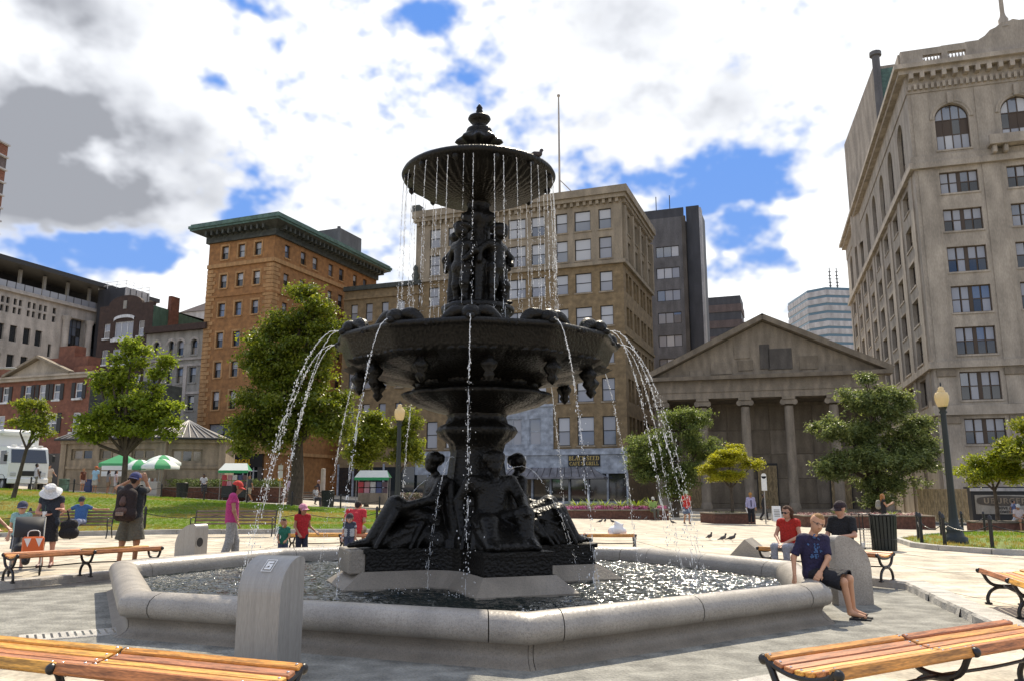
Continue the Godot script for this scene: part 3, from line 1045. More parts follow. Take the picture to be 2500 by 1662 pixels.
	for k in 12:
		var t := k * TAU / 12
		var xf := Transform3D(Basis(Vector3.UP, t), V(sin(t), 0, cos(t)) * 2.40 + V(0, 4.03, 0))
		part(F, "spout_mask", wavem, "bronze", xf)
		part(F, "pendant", pendm, "bronze", Transform3D(Basis(Vector3.UP, t), V(sin(t + 0.13), 0, cos(t + 0.13)) * 2.0 + V(0, 3.50, 0)))
	# drum under the children
	var dr := MB.new()
	dr.lathe([Vector2(0.40, 3.8), Vector2(0.72, 3.84), Vector2(0.70, 4.1), Vector2(0.58, 4.3), Vector2(0.56, 4.55), Vector2(0.64, 4.62), Vector2(0.645, 4.70), Vector2(0.58, 4.74), Vector2(0.2, 4.76)], 40)
	part(F, "drum", dr.mesh(), "bronze")
	var us := MB.new()
	us.lathe([Vector2(0.26, 4.7), Vector2(0.22, 5.2), Vector2(0.20, 5.8), Vector2(0.20, 6.1), Vector2(0.26, 6.2), Vector2(0.31, 6.32), Vector2(0.29, 6.40), Vector2(0.20, 6.46), Vector2(0.19, 6.6), Vector2(0.26, 6.72)], 36, func(t: float, k: int) -> float: return 1.0 + 0.05 * cos(t * 12.0) + (0.12 * cos(t * 6.0) if k > 4 and k < 8 else 0.0))
	part(F, "upper_stem", us.mesh(), "bronze")
	var ub := MB.new()
	var ribs := func(t: float, k: int) -> float: return 1.0 + (0.022 * cos(t * 48.0) if k > 0 and k < 6 else 0.0)
	ub.lathe([Vector2(0.22, 6.62), Vector2(0.36, 6.66), Vector2(0.62, 6.72), Vector2(0.86, 6.79), Vector2(1.06, 6.88), Vector2(1.18, 6.97), Vector2(1.26, 7.03), Vector2(1.36, 7.06), Vector2(1.39, 7.12), Vector2(1.365, 7.17), Vector2(1.30, 7.17), Vector2(1.0, 7.02), Vector2(0.5, 6.95), Vector2(0.1, 6.94)], 192, ribs)
	part(F, "upper_bowl", ub.mesh(), "bronze")
	var bead := MB.new()
	bead.lathe([Vector2(0.01, -0.09), Vector2(0.05, -0.05), Vector2(0.06, 0.0), Vector2(0.03, 0.05)], 8)
	var beadm := bead.mesh()
	for k in 12:
		var t := (k + 0.5) * TAU / 12
		part(F, "drip_knob", beadm, "bronze", at(sin(t) * 1.30, 7.03, cos(t) * 1.30))
	var fi := MB.new()
	var pet := func(t: float, k: int) -> float: return 1.0 + (0.13 * cos(t * 9.0) if k > 2 and k < 7 else 0.0)
	fi.lathe([Vector2(0.20, 6.95), Vector2(0.17, 7.3), Vector2(0.18, 7.62), Vector2(0.30, 7.72), Vector2(0.40, 7.78), Vector2(0.37, 7.84), Vector2(0.28, 7.92), Vector2(0.22, 7.98), Vector2(0.24, 8.02), Vector2(0.225, 8.06), Vector2(0.14, 8.10), Vector2(0.11, 8.15), Vector2(0.17, 8.21), Vector2(0.21, 8.27), Vector2(0.195, 8.31), Vector2(0.10, 8.34), Vector2(0.05, 8.37), Vector2(0.065, 8.42), Vector2(0.05, 8.46), Vector2(0.06, 8.49), Vector2(0.03, 8.54), Vector2(0.008, 8.57)], 54, pet)
	part(F, "finial", fi.mesh(), "bronze")
	# four seated figures, and four children round the upper stem
	var mbs := [MB.new(), MB.new(), MB.new()]
	var bones := [seated_statue(0), seated_statue(1), child_statue()]
	for k in 4:
		var o := part(F, "seated_figure", null, "bronze", Transform3D(Basis(Vector3.UP, ARM + k * PI / 2) * Basis.from_scale(V(1.22, 1.0, 1.0)), V(0, 0, 0)))
		later(o, mbs[k % 2], [[bones[k % 2], 0.02, 0.045]] if k < 2 else [])
	for k in 4:
		var o := part(F, "child_figure", null, "bronze", Transform3D(Basis(Vector3.UP, ARM + 0.55 + k * PI / 2).scaled(V(1.2, 1.04, 1.2)), V(0, 4.72, 0)))
		later(o, mbs[2], [[bones[2], 0.02, 0.045]] if k == 0 else [])

var shared := {}

# a seated figure with draped legs, facing +z, its back to the stem
func seated_statue(kind: int) -> Array:
	var s := 1.0
	var B := []
	var hipY := 1.08
	var z0 := 0.78
	var b := func(a: Vector3, c: Vector3, ra: float, rb: float): B.append([a, c, ra, rb])
	# rock seat and the mass of cloth
	b.call(V(-0.2, 0.75, 0.75), V(0.2, 0.75, 0.75), 0.30, 0.30)
	b.call(V(0, 0.72, 0.6), V(0, 0.72, 1.35), 0.34, 0.24)
	for q in 5:
		var u := q / 4.0
		b.call(V(lerpf(-0.24, 0.24, u), 0.98, 1.15), V(lerpf(-0.27, 0.27, u), 0.74, 1.72), 0.13, 0.085)
		b.call(V(lerpf(-0.24, 0.24, u), 0.86, 1.0), V(lerpf(-0.27, 0.27, u), 0.70, 1.5), 0.16, 0.10)
	var lean := -0.05 if kind == 0 else 0.03
	var pel := V(0, hipY, z0)
	var chest := V(0.02, 1.55, z0 - 0.10 + lean * 0.5)
	var neck := V(0.03, 1.83, z0 - 0.08 + lean)
	b.call(pel + V(-0.11, 0, 0), pel + V(0.11, 0, 0), 0.20, 0.20)
	b.call(pel, chest, 0.21, 0.225)
	b.call(chest + V(-0.13, 0.08, 0), chest + V(0.13, 0.08, 0), 0.175, 0.175)
	b.call(chest, neck, 0.14, 0.075)
	var hd := neck + V(0.02, 0.19, 0.05)
	b.call(hd + V(0, -0.05, 0.03), hd + V(0, 0.07, -0.01), 0.105, 0.135)
	for k in 9:   # curls
		var a := k * 0.7
		b.call(hd + V(cos(a) * 0.11, 0.06 + 0.05 * sin(k * 1.9), sin(a) * 0.11 - 0.03), hd + V(cos(a) * 0.12, 0.04, sin(a) * 0.12 - 0.03), 0.055, 0.04)
	if kind == 0: b.call(hd + V(0, -0.12, 0.09), hd + V(0, -0.24, 0.08), 0.06, 0.03)
	# right arm stretched to the knee, left arm back on the seat
	var sh := chest + V(0.27, 0.17, 0)
	var sl := chest + V(-0.27, 0.17, 0)
	b.call(chest + V(0.15, 0.15, 0), sh, 0.11, 0.085)
	b.call(chest + V(-0.15, 0.15, 0), sl, 0.11, 0.085)
	var el := sh + V(0.10, -0.30, 0.22)
	b.call(sh, el, 0.10, 0.08)
	b.call(el, V(0.24, 1.28, 1.48), 0.08, 0.055)
	b.call(V(0.24, 1.28, 1.48), V(0.23, 1.22, 1.58), 0.055, 0.035)
	var el2 := sl + V(-0.16, -0.32, -0.08)
	b.call(sl, el2, 0.10, 0.08)
	b.call(el2, V(-0.42, 0.92, 0.86), 0.07, 0.05)
	b.call(V(-0.42, 0.92, 0.86), V(-0.44, 0.82, 0.98), 0.055, 0.035)
	# legs
	if kind == 0:
		b.call(pel + V(0.12, 0, 0.05), V(0.24, 1.20, 1.42), 0.17, 0.125)
		b.call(V(0.24, 1.20, 1.42), V(0.24, 0.80, 1.58), 0.13, 0.08)
		b.call(V(0.24, 0.77, 1.60), V(0.28, 0.73, 1.88), 0.065, 0.04)
		b.call(pel + V(-0.12, -0.05, 0.05), V(-0.20, 1.08, 1.36), 0.17, 0.12)
		b.call(V(-0.20, 1.08, 1.36), V(-0.24, 0.80, 1.66), 0.125, 0.075)
		b.call(V(-0.24, 0.77, 1.68), V(-0.27, 0.74, 1.96), 0.06, 0.035)
	else:
		b.call(pel + V(0.12, 0, 0.05), V(0.20, 1.34, 1.44), 0.18, 0.14)
		b.call(V(0.20, 1.34, 1.44), V(0.22, 0.84, 1.80), 0.16, 0.10)
		b.call(V(0.22, 0.78, 1.82), V(0.24, 0.74, 2.16), 0.07, 0.04)
		b.call(pel + V(-0.12, -0.03, 0.05), V(-0.22, 1.22, 1.38), 0.18, 0.14)
		b.call(V(-0.22, 1.22, 1.38), V(-0.26, 0.80, 1.66), 0.15, 0.09)
		b.call(V(-0.26, 0.77, 1.68), V(-0.28, 0.74, 1.96), 0.06, 0.04)
		for q in 9:   # hanging folds of a long robe
			var u := q / 8.0
			b.call(V(lerpf(-0.34, 0.34, u), 1.24, lerpf(1.30, 1.46, u)), V(lerpf(-0.44, 0.44, u), 0.71, lerpf(1.58, 1.80, u)), 0.065, 0.04)
	for q in 11:       # folds over the lap and down the sides
		var u := q / 10.0
		var zz := 0.85 + 0.35 * sin(q * 2.1) * 0.5
		b.call(V(lerpf(-0.34, 0.34, u), 1.06, zz + 0.05), V(lerpf(-0.50, 0.50, u), 0.70, zz + 0.28), 0.055, 0.035)
		b.call(V(lerpf(-0.30, 0.30, u), 1.12 + 0.05 * sin(q * 1.7), 0.98), V(lerpf(-0.34, 0.34, u), 1.02, 1.30), 0.05, 0.035)
	for q in 7:        # a cloak falling from the shoulders
		var u := q / 6.0
		b.call(V(lerpf(-0.26, 0.26, u), 1.68, 0.56 + lean * 0.4), V(lerpf(-0.44, 0.44, u), 0.78, 0.52), 0.09, 0.11)
	return B

func child_statue() -> Array:
	var B := []
	var b := func(a: Vector3, c: Vector3, ra: float, rb: float): B.append([a, c, ra, rb])
	var p := V(0, 0.62, 0.34)
	b.call(p + V(-0.06, 0, 0), p + V(0.06, 0, 0), 0.13, 0.13)
	b.call(p, V(0, 0.95, 0.33), 0.135, 0.14)
	b.call(V(-0.09, 0.98, 0.33), V(0.09, 0.98, 0.33), 0.11, 0.11)
	b.call(V(0, 1.0, 0.33), V(0.01, 1.12, 0.35), 0.07, 0.055)
	var h := V(0.02, 1.24, 0.40)
	b.call(h + V(0, -0.03, 0.02), h + V(0, 0.05, -0.02), 0.095, 0.115)
	for k in 8:
		var a := k * TAU / 8
		b.call(h + V(cos(a) * 0.10, 0.06 + 0.03 * sin(k * 2.3), sin(a) * 0.10 - 0.02), h + V(cos(a) * 0.09, 0.1, sin(a) * 0.09 - 0.02), 0.045, 0.04)
	b.call(V(0.16, 1.02, 0.33), V(0.27, 0.84, 0.40), 0.065, 0.055)
	b.call(V(0.27, 0.84, 0.40), V(0.16, 0.68, 0.50), 0.055, 0.04)
	b.call(V(-0.16, 1.02, 0.33), V(-0.30, 0.88, 0.26), 0.065, 0.055)
	b.call(V(-0.30, 0.88, 0.26), V(-0.34, 0.68, 0.30), 0.055, 0.04)
	b.call(V(0.07, 0.58, 0.34), V(0.10, 0.32, 0.42), 0.10, 0.075)
	b.call(V(0.10, 0.32, 0.42), V(0.10, 0.06, 0.40), 0.075, 0.045)
	b.call(V(0.10, 0.04, 0.40), V(0.12, 0.03, 0.52), 0.045, 0.03)
	b.call(V(-0.07, 0.58, 0.34), V(-0.10, 0.32, 0.36), 0.10, 0.075)
	b.call(V(-0.10, 0.32, 0.36), V(-0.11, 0.06, 0.34), 0.075, 0.045)
	b.call(V(-0.11, 0.04, 0.34), V(-0.14, 0.03, 0.46), 0.045, 0.03)
	for k in 4: b.call(V(-0.28 + k * 0.03, 0.70, 0.24), V(-0.32 + k * 0.05, 0.02, 0.26 - k * 0.02), 0.06, 0.05)   # garland
	return B

# ---------------------------------------------------------------- falling water
# threads of water that break into drops as they fall
func strand(r: RandomNumberGenerator, p0: Vector3, v0: Vector3, t1: float, dens: float, spread: float, solid: float, size := 0.007) -> ArrayMesh:
	var m := MB.new()
	var pos := func(t: float) -> Vector3: return p0 + v0 * t + V(0, -4.9 * t * t, 0)
	if solid > 0.0:
		var path := []
		var rad := []
		for k in 20:
			var t := solid * k / 19.0
			path.append(pos.call(t) + V(r.randfn(), r.randfn(), r.randfn()) * 0.004)
			rad.append(size * (0.9 - 0.55 * k / 19.0) * r.randf_range(0.5, 1.4))
		m.tube(path, rad, 6)
	# torn threads
	for k in int(dens * 0.22):
		var t := solid * 0.7 + (t1 - solid * 0.7) * pow(r.randf(), 1.3)
		var d := r.randf_range(0.008, 0.03)
		var w := spread * t * t * 0.6
		var o := V(r.randfn() * w, r.randfn() * w, r.randfn() * w)
		var s := size * r.randf_range(0.25, 0.55)
		m.tube([pos.call(t) + o, pos.call(t + d * 0.4) + o, pos.call(t + d) + o], [s * 0.4, s, s * 0.3], 5)
	var n := int(dens * 1.5 * t1)
	for k in n:
		var t := lerpf(solid * 0.7, t1, pow((k + r.randf()) / n, 0.85))
		var s := size * (0.22 + 0.85 * pow(r.randf(), 2.6))
		var w := spread * t * t * (1.0 if r.randf() < 0.75 else 2.6)
		var p: Vector3 = pos.call(t) + V(r.randfn() * w, r.randfn() * w, r.randfn() * w)
		m.ball(p, V(s, s * r.randf_range(0.9, 2.6), s), 6, 4)
	return m.mesh()

func spray(label: String, cat: String, m: ArrayMesh, group: String):
	var o := one("water_jet" if cat == "water jet" else "water_drip", label, cat, m, "drops", Vector3.ZERO, 0, group)
	o.set_meta("kind", "stuff")

func jets():
	var r := RandomNumberGenerator.new()
	r.seed = 44
	for k in 12:
		var t := k * TAU / 12
		var d := V(sin(t), 0, cos(t))
		var p0 := FC + d * 2.47 + V(0, 4.06, 0)
		spray("arc of water drops falling from a corner spout of the lower bowl", "water jet", strand(r, p0, d * (1.05 if k != 0 else 0.5) + V(0, 0.1, 0), 0.9, 260, 0.045, 0.30, 0.0085), "water arcs around the lower bowl")
		if k in [2, 3, 9, 10]:
			spray("arc of water drops falling from a corner spout of the lower bowl", "water jet", strand(r, p0 + d * 0.02, d * 1.42 + V(0, 0.2, 0), 0.92, 300, 0.06, 0.24, 0.009), "water arcs around the lower bowl")
	for k in 34:
		var t := (k + r.randf_range(-0.35, 0.35)) * TAU / 34
		var d := V(sin(t), 0, cos(t))
		spray("string of drops falling straight from the rim of the upper bowl", "water drip", strand(r, FC + d * 1.34 + V(0, 7.02, 0), d * r.randf_range(0.02, 0.14), 0.79, r.randf_range(110, 240), r.randf_range(0.015, 0.05), r.randf_range(0.15, 0.38), r.randf_range(0.006, 0.0085)), "drips around the upper bowl")
	var bj := [[V(-0.35, 2.1, 0.55), V(-0.5, 0.5, 1.0)], [V(0.55, 1.9, 0.1), V(1.6, 1.2, 0.2)], [V(-0.6, 1.7, 0.2), V(-1.4, 1.0, 0.3)]]
	for b in bj:
		spray("thin jet of water thrown between the seated figures", "water jet", strand(r, FC + b[0], b[1], 0.75, 160, 0.07, 0.35, 0.006), "jets between the seated figures")

# ---------------------------------------------------------------- buildings
# A building stands at its front corner: local x runs along the front (the front lies at x < 0), z points out of the front, the side wall runs back at x = 0.
func front(W: float, x1 := 0.0) -> Transform3D: return Transform3D(Basis(), V(x1 - W, 0, 0))
func side(x := 0.0, z := 0.0) -> Transform3D: return Transform3D(Basis(V(0, 0, -1), V(0, 1, 0), V(1, 0, 0)), V(x, 0, z))

var wcache := {}

# frame with its panes: nx x ny lights; thick = width of the bar in the middle
func window(P: Node3D, X: Transform3D, w: float, h: float, st: Dictionary, arch := false):
	var nx: int = st.get("nx", 1)
	var ny: int = st.get("ny", 2)
	var fw: float = st.get("fw", 0.07)
	var key := "%.2f_%.2f_%d_%d_%.2f_%s_%s" % [w, h, nx, ny, fw, arch, st.get("mid", 0.0)]
	var lights := []
	var mid: float = st.get("mid", 0.0)
	var xs := []
	for i in nx + 1:
		var x := fw + (w - fw) * i / float(nx)
		xs.append(x - fw)
	if not wcache.has(key):
		var m := MB.new()
		var d := 0.08
		for i in nx + 1:
			var c := clampf(w * i / float(nx), fw / 2, w - fw / 2)
			var t := fw
			if mid > 0 and i * 2 == nx: t = mid
			m.bar(c - t / 2, c + t / 2, 0, h if not arch or (i > 0 and i < nx) else h - w / 2, 0, d)
		for j in ny + 1:
			var c := clampf(h * j / float(ny), fw / 2, h - fw / 2)
			if j == ny and arch: continue
			m.bar(fw / 2, w - fw / 2, c - fw / 2, c + fw / 2, 0.006, d - 0.006)
		if arch:
			for s in 12:
				var a0 := PI * s / 12.0
				var a1 := PI * (s + 1) / 12.0
				var c := V(w / 2, h - w / 2, 0)
				var p0 := c + V(cos(a0), sin(a0), 0) * w / 2
				var p1 := c + V(cos(a1), sin(a1), 0) * w / 2
				var q0 := c + V(cos(a0), sin(a0), 0) * (w / 2 - fw)
				var q1 := c + V(cos(a1), sin(a1), 0) * (w / 2 - fw)
				var z := V(0, 0, d)
				m.quad(p0 + z, p1 + z, q1 + z, q0 + z, V(0, 0, 1))
				m.quad(q0 + z, q1 + z, q1, q0, c - q0)
		wcache[key] = m.mesh()
	var o := part(P, "window", wcache[key], st.get("frame", "dark_frame"), X)
	for i in nx:
		for j in ny:
			var pw := w / nx - fw
			var ph := h / ny - fw
			if mid > 0: pw = (w - mid) / nx - fw * 0.75
			var pk := "p%.2f_%.2f_%s" % [pw, ph, arch and j == ny - 1]
			if not wcache.has(pk):
				var m := MB.new()
				m.quad(V(0, 0, 0), V(pw, 0, 0), V(pw, ph, 0), V(0, ph, 0), V(0, 0, 1))
				wcache[pk] = m.mesh()
			var px := w * i / float(nx) + fw / 2
			if mid > 0: px = (i * (w - mid) / nx + fw * 0.5) if i < nx / 2 else (w - (nx - i) * (w - mid) / nx + fw * 0.25)
			var list: Array = st.get("panes", ["glass_dark"])
			var g: Array = list[j % list.size()] if list[0] is Array else list
			var tilt := rng.randf_range(-0.012, 0.012)
			if arch and j == ny - 1:
				# the head light follows the arch
				var m := MB.new()
				var N := 10
				for s in N:
					var x0 := w * i / float(nx) + (w / nx) * s / N
					var x1 := w * i / float(nx) + (w / nx) * (s + 1) / N
					var yy := func(x: float) -> float: return h - w / 2 + sqrt(maxf(0, w * w / 4 - (x - w / 2) * (x - w / 2)))
					m.quad(V(x0, h * j / ny, 0), V(x1, h * j / ny, 0), V(x1, yy.call(x1), 0), V(x0, yy.call(x0), 0), V(0, 0, 1))
				part(o, "pane", m.mesh(), g[rng.randi() % g.size()], Transform3D(Basis(), V(0, 0, 0.03)))
				continue
			part(o, "pane", wcache[pk], g[rng.randi() % g.size()], Transform3D(Basis(Vector3.UP, tilt), V(px, h * j / float(ny) + fw / 2, 0.03)))
	if st.has("sill"):
		var sk := "sill%.2f" % w
		if not wcache.has(sk):
			var m := MB.new()
			m.bar(-0.12, w + 0.12, -0.18, 0.0, 0.0, st.get("depth", 0.25) + 0.10)
			wcache[sk] = m.mesh()
		part(o, "sill", wcache[sk], st.sill)

# wall with openings: wins are [u0, u1, v0, v1, style]
func facade(P: Node3D, X: Transform3D, W: float, y0: float, y1: float, wins: Array, wall, called := "wall"):
	var us := [0.0, W]
	var vs := [y0, y1]
	for q in wins:
		for a in [q[0], q[1]]: if not us.has(a): us.append(a)
		for a in [q[2], q[3]]: if not vs.has(a): vs.append(a)
	us.sort()
	vs.sort()
	var m := MB.new()
	for j in vs.size() - 1:
		# merge runs along u
		var run := -1.0
		for i in us.size() - 1:
			var cu: float = (us[i] + us[i + 1]) / 2
			var cv: float = (vs[j] + vs[j + 1]) / 2
			var hole := false
			for q in wins:
				if cu > q[0] and cu < q[1] and cv > q[2] and cv < q[3]:
					hole = true
					break
			if not hole and run < 0: run = us[i]
			if run >= 0 and (hole or i == us.size() - 2):
				var e: float = us[i] if hole else us[i + 1]
				m.quad(V(run, vs[j], 0), V(e, vs[j], 0), V(e, vs[j + 1], 0), V(run, vs[j + 1], 0), V(0, 0, 1))
				run = -1.0
	for q in wins:
		var st: Dictionary = q[4]
		var d: float = st.get("depth", 0.25)
		var a := V(q[0], q[2], 0)
		var b := V(q[1], q[2], 0)
		var c := V(q[1], q[3], 0)
		var e := V(q[0], q[3], 0)
		var z := V(0, 0, -d)
		m.quad(a, b, b + z, a + z, V(0, 1, 0))
		m.quad(a, e, e + z, a + z, V(1, 0, 0))
		m.quad(b, c, c + z, b + z, V(-1, 0, 0))
		var w: float = q[1] - q[0]
		if st.get("arch", false):
			var N := 12
			var cy: float = q[3] - w / 2
			for s in N:
				var a0 := PI * s / N
				var a1 := PI * (s + 1) / N
				var p0 := V(q[0] + w / 2 + cos(a0) * w / 2, cy + sin(a0) * w / 2, 0)
				var p1 := V(q[0] + w / 2 + cos(a1) * w / 2, cy + sin(a1) * w / 2, 0)
				m.quad(p0, p1, p1 + z, p0 + z, V(0, -1, 0))
				m.quad(p0, p1, V(p1.x, q[3], 0), V(p0.x, q[3], 0), V(0, 0, 1))
		else:
			m.quad(e, c, c + z, e + z, V(0, -1, 0))
		window(P, X * Transform3D(Basis(), V(q[0], q[2], -d)), w, q[3] - q[2], st, st.get("arch", false))
	part(P, called, m.mesh(), wall, X)

# band round the front and the side
func band(P: Node3D, called: String, W: float, D: float, v0: float, v1: float, proj: float, m, left := 0.0):
	var b := MB.new()
	b.bar(-W - left, proj, v0, v1, -0.05, proj)
	if D > 0: b.bar(0.02, proj, v0, v1, -D, -0.05)
	part(P, called, b.mesh(), m)

func teeth(P: Node3D, called: String, W: float, D: float, v0: float, v1: float, proj: float, w: float, gap: float, m):
	var b := MB.new()
	var x := -W + gap / 2
	while x + w < 0.05:
		b.bar(x, x + w, v0, v1, 0.01, proj)
		x += w + gap
	if D > 0:
		var z := -gap / 2
		while z - w > -D:
			b.bar(0.01, proj, v0, v1, z - w, z)
			z -= w + gap
	var o := part(P, called, b.mesh(), m)
	o.set_meta("kind", "stuff")

func block(P: Node3D, W: float, D: float, y0: float, y1: float, m, side_wall := false, left := true):
	var b := MB.new()
	b.quad(V(-W, y1, 0), V(0, y1, 0), V(0, y1, -D), V(-W, y1, -D), Vector3.UP)
	b.quad(V(-W, y0, -D), V(0, y0, -D), V(0, y1, -D), V(-W, y1, -D), V(0, 0, -1))
	if left: b.quad(V(-W, y0, 0), V(-W, y0, -D), V(-W, y1, -D), V(-W, y1, 0), V(-1, 0, 0))
	if side_wall: b.quad(V(0, y0, 0), V(0, y0, -D), V(0, y1, -D), V(0, y1, 0), V(1, 0, 0))
	part(P, "roof", b.mesh(), m)

func text(P: Node3D, called: String, s: String, size: float, m, xf: Transform3D, font := "Droid Sans", bold := true, squeeze := 1.0):
	var t := TextMesh.new()
	var f := SystemFont.new()
	f.font_names = PackedStringArray([font])
	f.font_weight = 700 if bold else 400
	t.font = f
	t.text = s
	t.font_size = 64
	t.pixel_size = size / 64.0
	t.depth = 0.03
	t.curve_step = 2.0
	return part(P, called, t, m, xf * Transform3D(Basis.from_scale(V(squeeze, 1, 1)), Vector3.ZERO))

func bld(called: String, label: String, x: float, z: float, ang: float) -> Node3D:
	return thing(called, label, "building", V(x, 0, z), deg_to_rad(ang))

func rows_of(cols: Array, rows: Array, st: Dictionary, off := 0.0, skip := []) -> Array:
	var o := []
	for c in cols:
		for r in rows:
			o.append([c[0] + off, c[1] + off, r[0], r[1], c[2] if c.size() > 2 else st])
	return o

func buildings():
	tan_building()
	orange_building()
	left_row()
	church()
	right_building()
	far_ones()
	kiosk()

func tan_building():
	var P := bld("office_building", "tan brick office block with pale stone top floors and a pole on the roof", 13.05, -92, -20.6)
	const W := 27.3
	const D := 17.6
	var st := {"panes": [["glass_blind2", "glass_blind2", "glass_blind", "glass_sky"], ["glass_blind", "glass_blind", "glass_blind2"]], "fw": 0.09, "sill": "tan_stone"}
	var s2 := st.duplicate()
	s2.nx = 2
	var cols := [[-25.3, -23.8], [-22.7, -21.2], [-20.1, -18.6], [-17.4, -15.6], [-14.45, -12.15, s2], [-11.4, -9.6], [-8.2, -6.75], [-5.85, -3.85], [-2.85, -1.3]]
	var up := rows_of(cols, [[32.4, 34.9], [28.75, 31.4]], st, W)
	var lo := rows_of(cols, [[24.75, 27.15], [20.65, 23.0], [16.2, 18.7], [11.8, 14.5]], st, W)
	for q in rows_of([[-27.3 + 2.0, -23.8], [-22.7, -21.2], [-20.1, -18.6], [-8.2, -6.75], [-5.85, -3.85], [-2.85, -1.3]], [[6.8, 10.1]], st, W): lo.append(q)
	facade(P, front(W), W, 28.4, 37.2, up, "tan_stone")
	facade(P, front(W), W, 4.6, 27.95, lo, "tan_brick")
	var sw := []
	var sl := []
	for k in 4:
		var u := 0.9 + k * 4.2
		for c in [[u + 0.45, u + 1.85], [u + 2.2, u + 3.6]]:
			for r in [[32.4, 34.9], [28.75, 31.4]]: sw.append([c[0], c[1], r[0], r[1], {"panes": ["glass_dark", "glass_sky"], "sill": "tan_stone", "depth": 0.5}])
			for r in [[24.75, 27.15], [20.65, 23.0], [16.2, 18.7], [11.8, 14.5], [6.8, 10.1]]: sl.append([c[0], c[1], r[0], r[1], {"panes": ["glass_dark", "glass_sky"], "depth": 0.45}])
	facade(P, side(), D, 28.4, 37.2, sw, "tan_stone")
	facade(P, side(), D, -2, 27.95, sl, "tan_brick")
	for k in 5:
		var b := MB.new()
		b.bar(-0.2, 0.35, 28.5, 35.2, -1.15 - k * 4.2, -0.45 - k * 4.2)
		part(P, "pilaster", b.mesh(), "tan_stone")
	band(P, "belt_course", W, D, 27.95, 28.4, 0.35, "tan_stone")
	band(P, "cornice", W, D, 36.0, 36.5, 0.55, "tan_stone", 0.2)
	band(P, "cornice", W, D, 36.5, 37.4, 0.8, "tan_stone", 0.3)
	teeth(P, "dentils", W, D, 35.5, 36.0, 0.4, 0.35, 0.45, "tan_stone")
	band(P, "ledge", W, D, 19.4, 19.7, 0.2, "tan_brick")
	block(P, W, D, -2, 37.15, "tan_brick")
	var cap := MB.new()
	cap.bar(-W - 0.4, -W + 0.7, 37.4, 38.3, -0.8, 0.7)
	part(P, "corner_block", cap.mesh(), "dark_cornice")
	# blue grey shop front
	var sg := {"panes": [["glass_blind2", "glass_sky"], ["glass_sky", "glass_blind2"]], "frame": "shop_blue", "fw": 0.1, "nx": 2, "depth": 0.2}
	var sg1 := sg.duplicate()
	sg1.nx = 1
	facade(P, front(8.0, -8.7) * Transform3D(Basis(), V(0, 0, 0.28)), 8.0, 5.8, 11.4, [[1.8, 4.1, 6.95, 10.05, sg], [5.05, 6.5, 6.95, 10.05, sg1]], "shop_blue", "shop_wall")
	var sb := MB.new()
	sb.bar(-W, -0.02, 5.75, 6.4, -0.05, 0.5)
	sb.bar(-16.8, -8.68, 11.4, 11.7, -0.02, 0.42)
	sb.bar(-W, -0.02, 3.6, 5.75, -0.05, 0.32)
	part(P, "shop_fascia", sb.mesh(), "shop_blue")
	var gl := MB.new()
	gl.quad(V(-W, -1.5, 0.05), V(0, -1.5, 0.05), V(0, 3.6, 0.05), V(-W, 3.6, 0.05), V(0, 0, 1))
	part(P, "shop_glass", gl.mesh(), "glass_dark")
	for k in 13:
		var b := MB.new()
		b.bar(-W + 0.1 + k * 2.25, -W + 0.32 + k * 2.25, -1.5, 3.6, 0.06, 0.3)
		part(P, "shop_post", b.mesh(), "shop_blue")
	var rb := MB.new()
	rb.bar(-W, 0.0, -1.6, 0.5, 0.06, 0.42)
	part(P, "stall_riser", rb.mesh(), "shop_blue")
	# sloping canopy with seams
	var ca := MB.new()
	ca.quad(V(-14.0, 4.3, 0.4), V(-4.2, 4.3, 0.4), V(-2.3, 3.2, 2.2), V(-14.5, 3.2, 2.2), V(0, 1, 1))
	ca.tri(V(-4.2, 4.3, 0.4), V(-2.3, 3.2, 2.2), V(-2.3, 3.2, 0.4), V(1, 1, 0))
	ca.bar(-14.5, -2.3, 3.0, 3.2, 0.35, 2.2)
	var can := part(P, "canopy", ca.mesh(), "shop_roof")
	for k in 13:
		var b := MB.new()
		var x := -13.6 + k * 0.78
		var x2 := -14.05 + k * 0.9
		b.tube([V(x, 4.32, 0.4), V(x2, 3.22, 2.2)], 0.035, 4)
		part(can, "seam", b.mesh(), "dark_frame")
	var sn := MB.new()
	sn.cbox(V(-5.0, 5.05, 0.42), V(3.75, 1.25, 0.12), 0.02)
	var sign := part(P, "sign_board", sn.mesh(), "black")
	mat("gold", 0.45, 0.33, 0.10, 0.4)
	text(sign, "lettering", "BLACK SEED", 0.66, "gold", Transform3D(Basis(), V(-5.0, 5.32, 0.5)), "Droid Serif", true, 0.86)
	text(sign, "lettering", "CAFÉ & GRILL", 0.56, "gold", Transform3D(Basis(), V(-5.0, 4.72, 0.5)), "Droid Serif", true, 0.86)
	var s3 := MB.new()
	s3.cbox(V(-13.2, 4.9, 0.42), V(2.4, 1.5, 0.12), 0.02)
	var sign2 := part(P, "sign_board", s3.mesh(), "white")
	mat("sign_blue", 0.06, 0.10, 0.22, 0.5)
	text(sign2, "lettering", "OPEN", 0.8, "sign_blue", Transform3D(Basis(), V(-13.2, 4.6, 0.5)), "Droid Sans", true)
	# pole on the roof
	var fp := MB.new()
	fp.tube([V(-8.6, 36.5, -3), V(-8.6, 52.0, -3)], [0.16, 0.10], 8)
	fp.ball(V(-8.6, 52.15, -3), V(0.22, 0.22, 0.22))
	fp.tube([V(-8.6, 40.6, -3), V(-5.6, 37.2, -3)], 0.06, 5)
	part(P, "roof_pole", fp.mesh(), "white_stone")

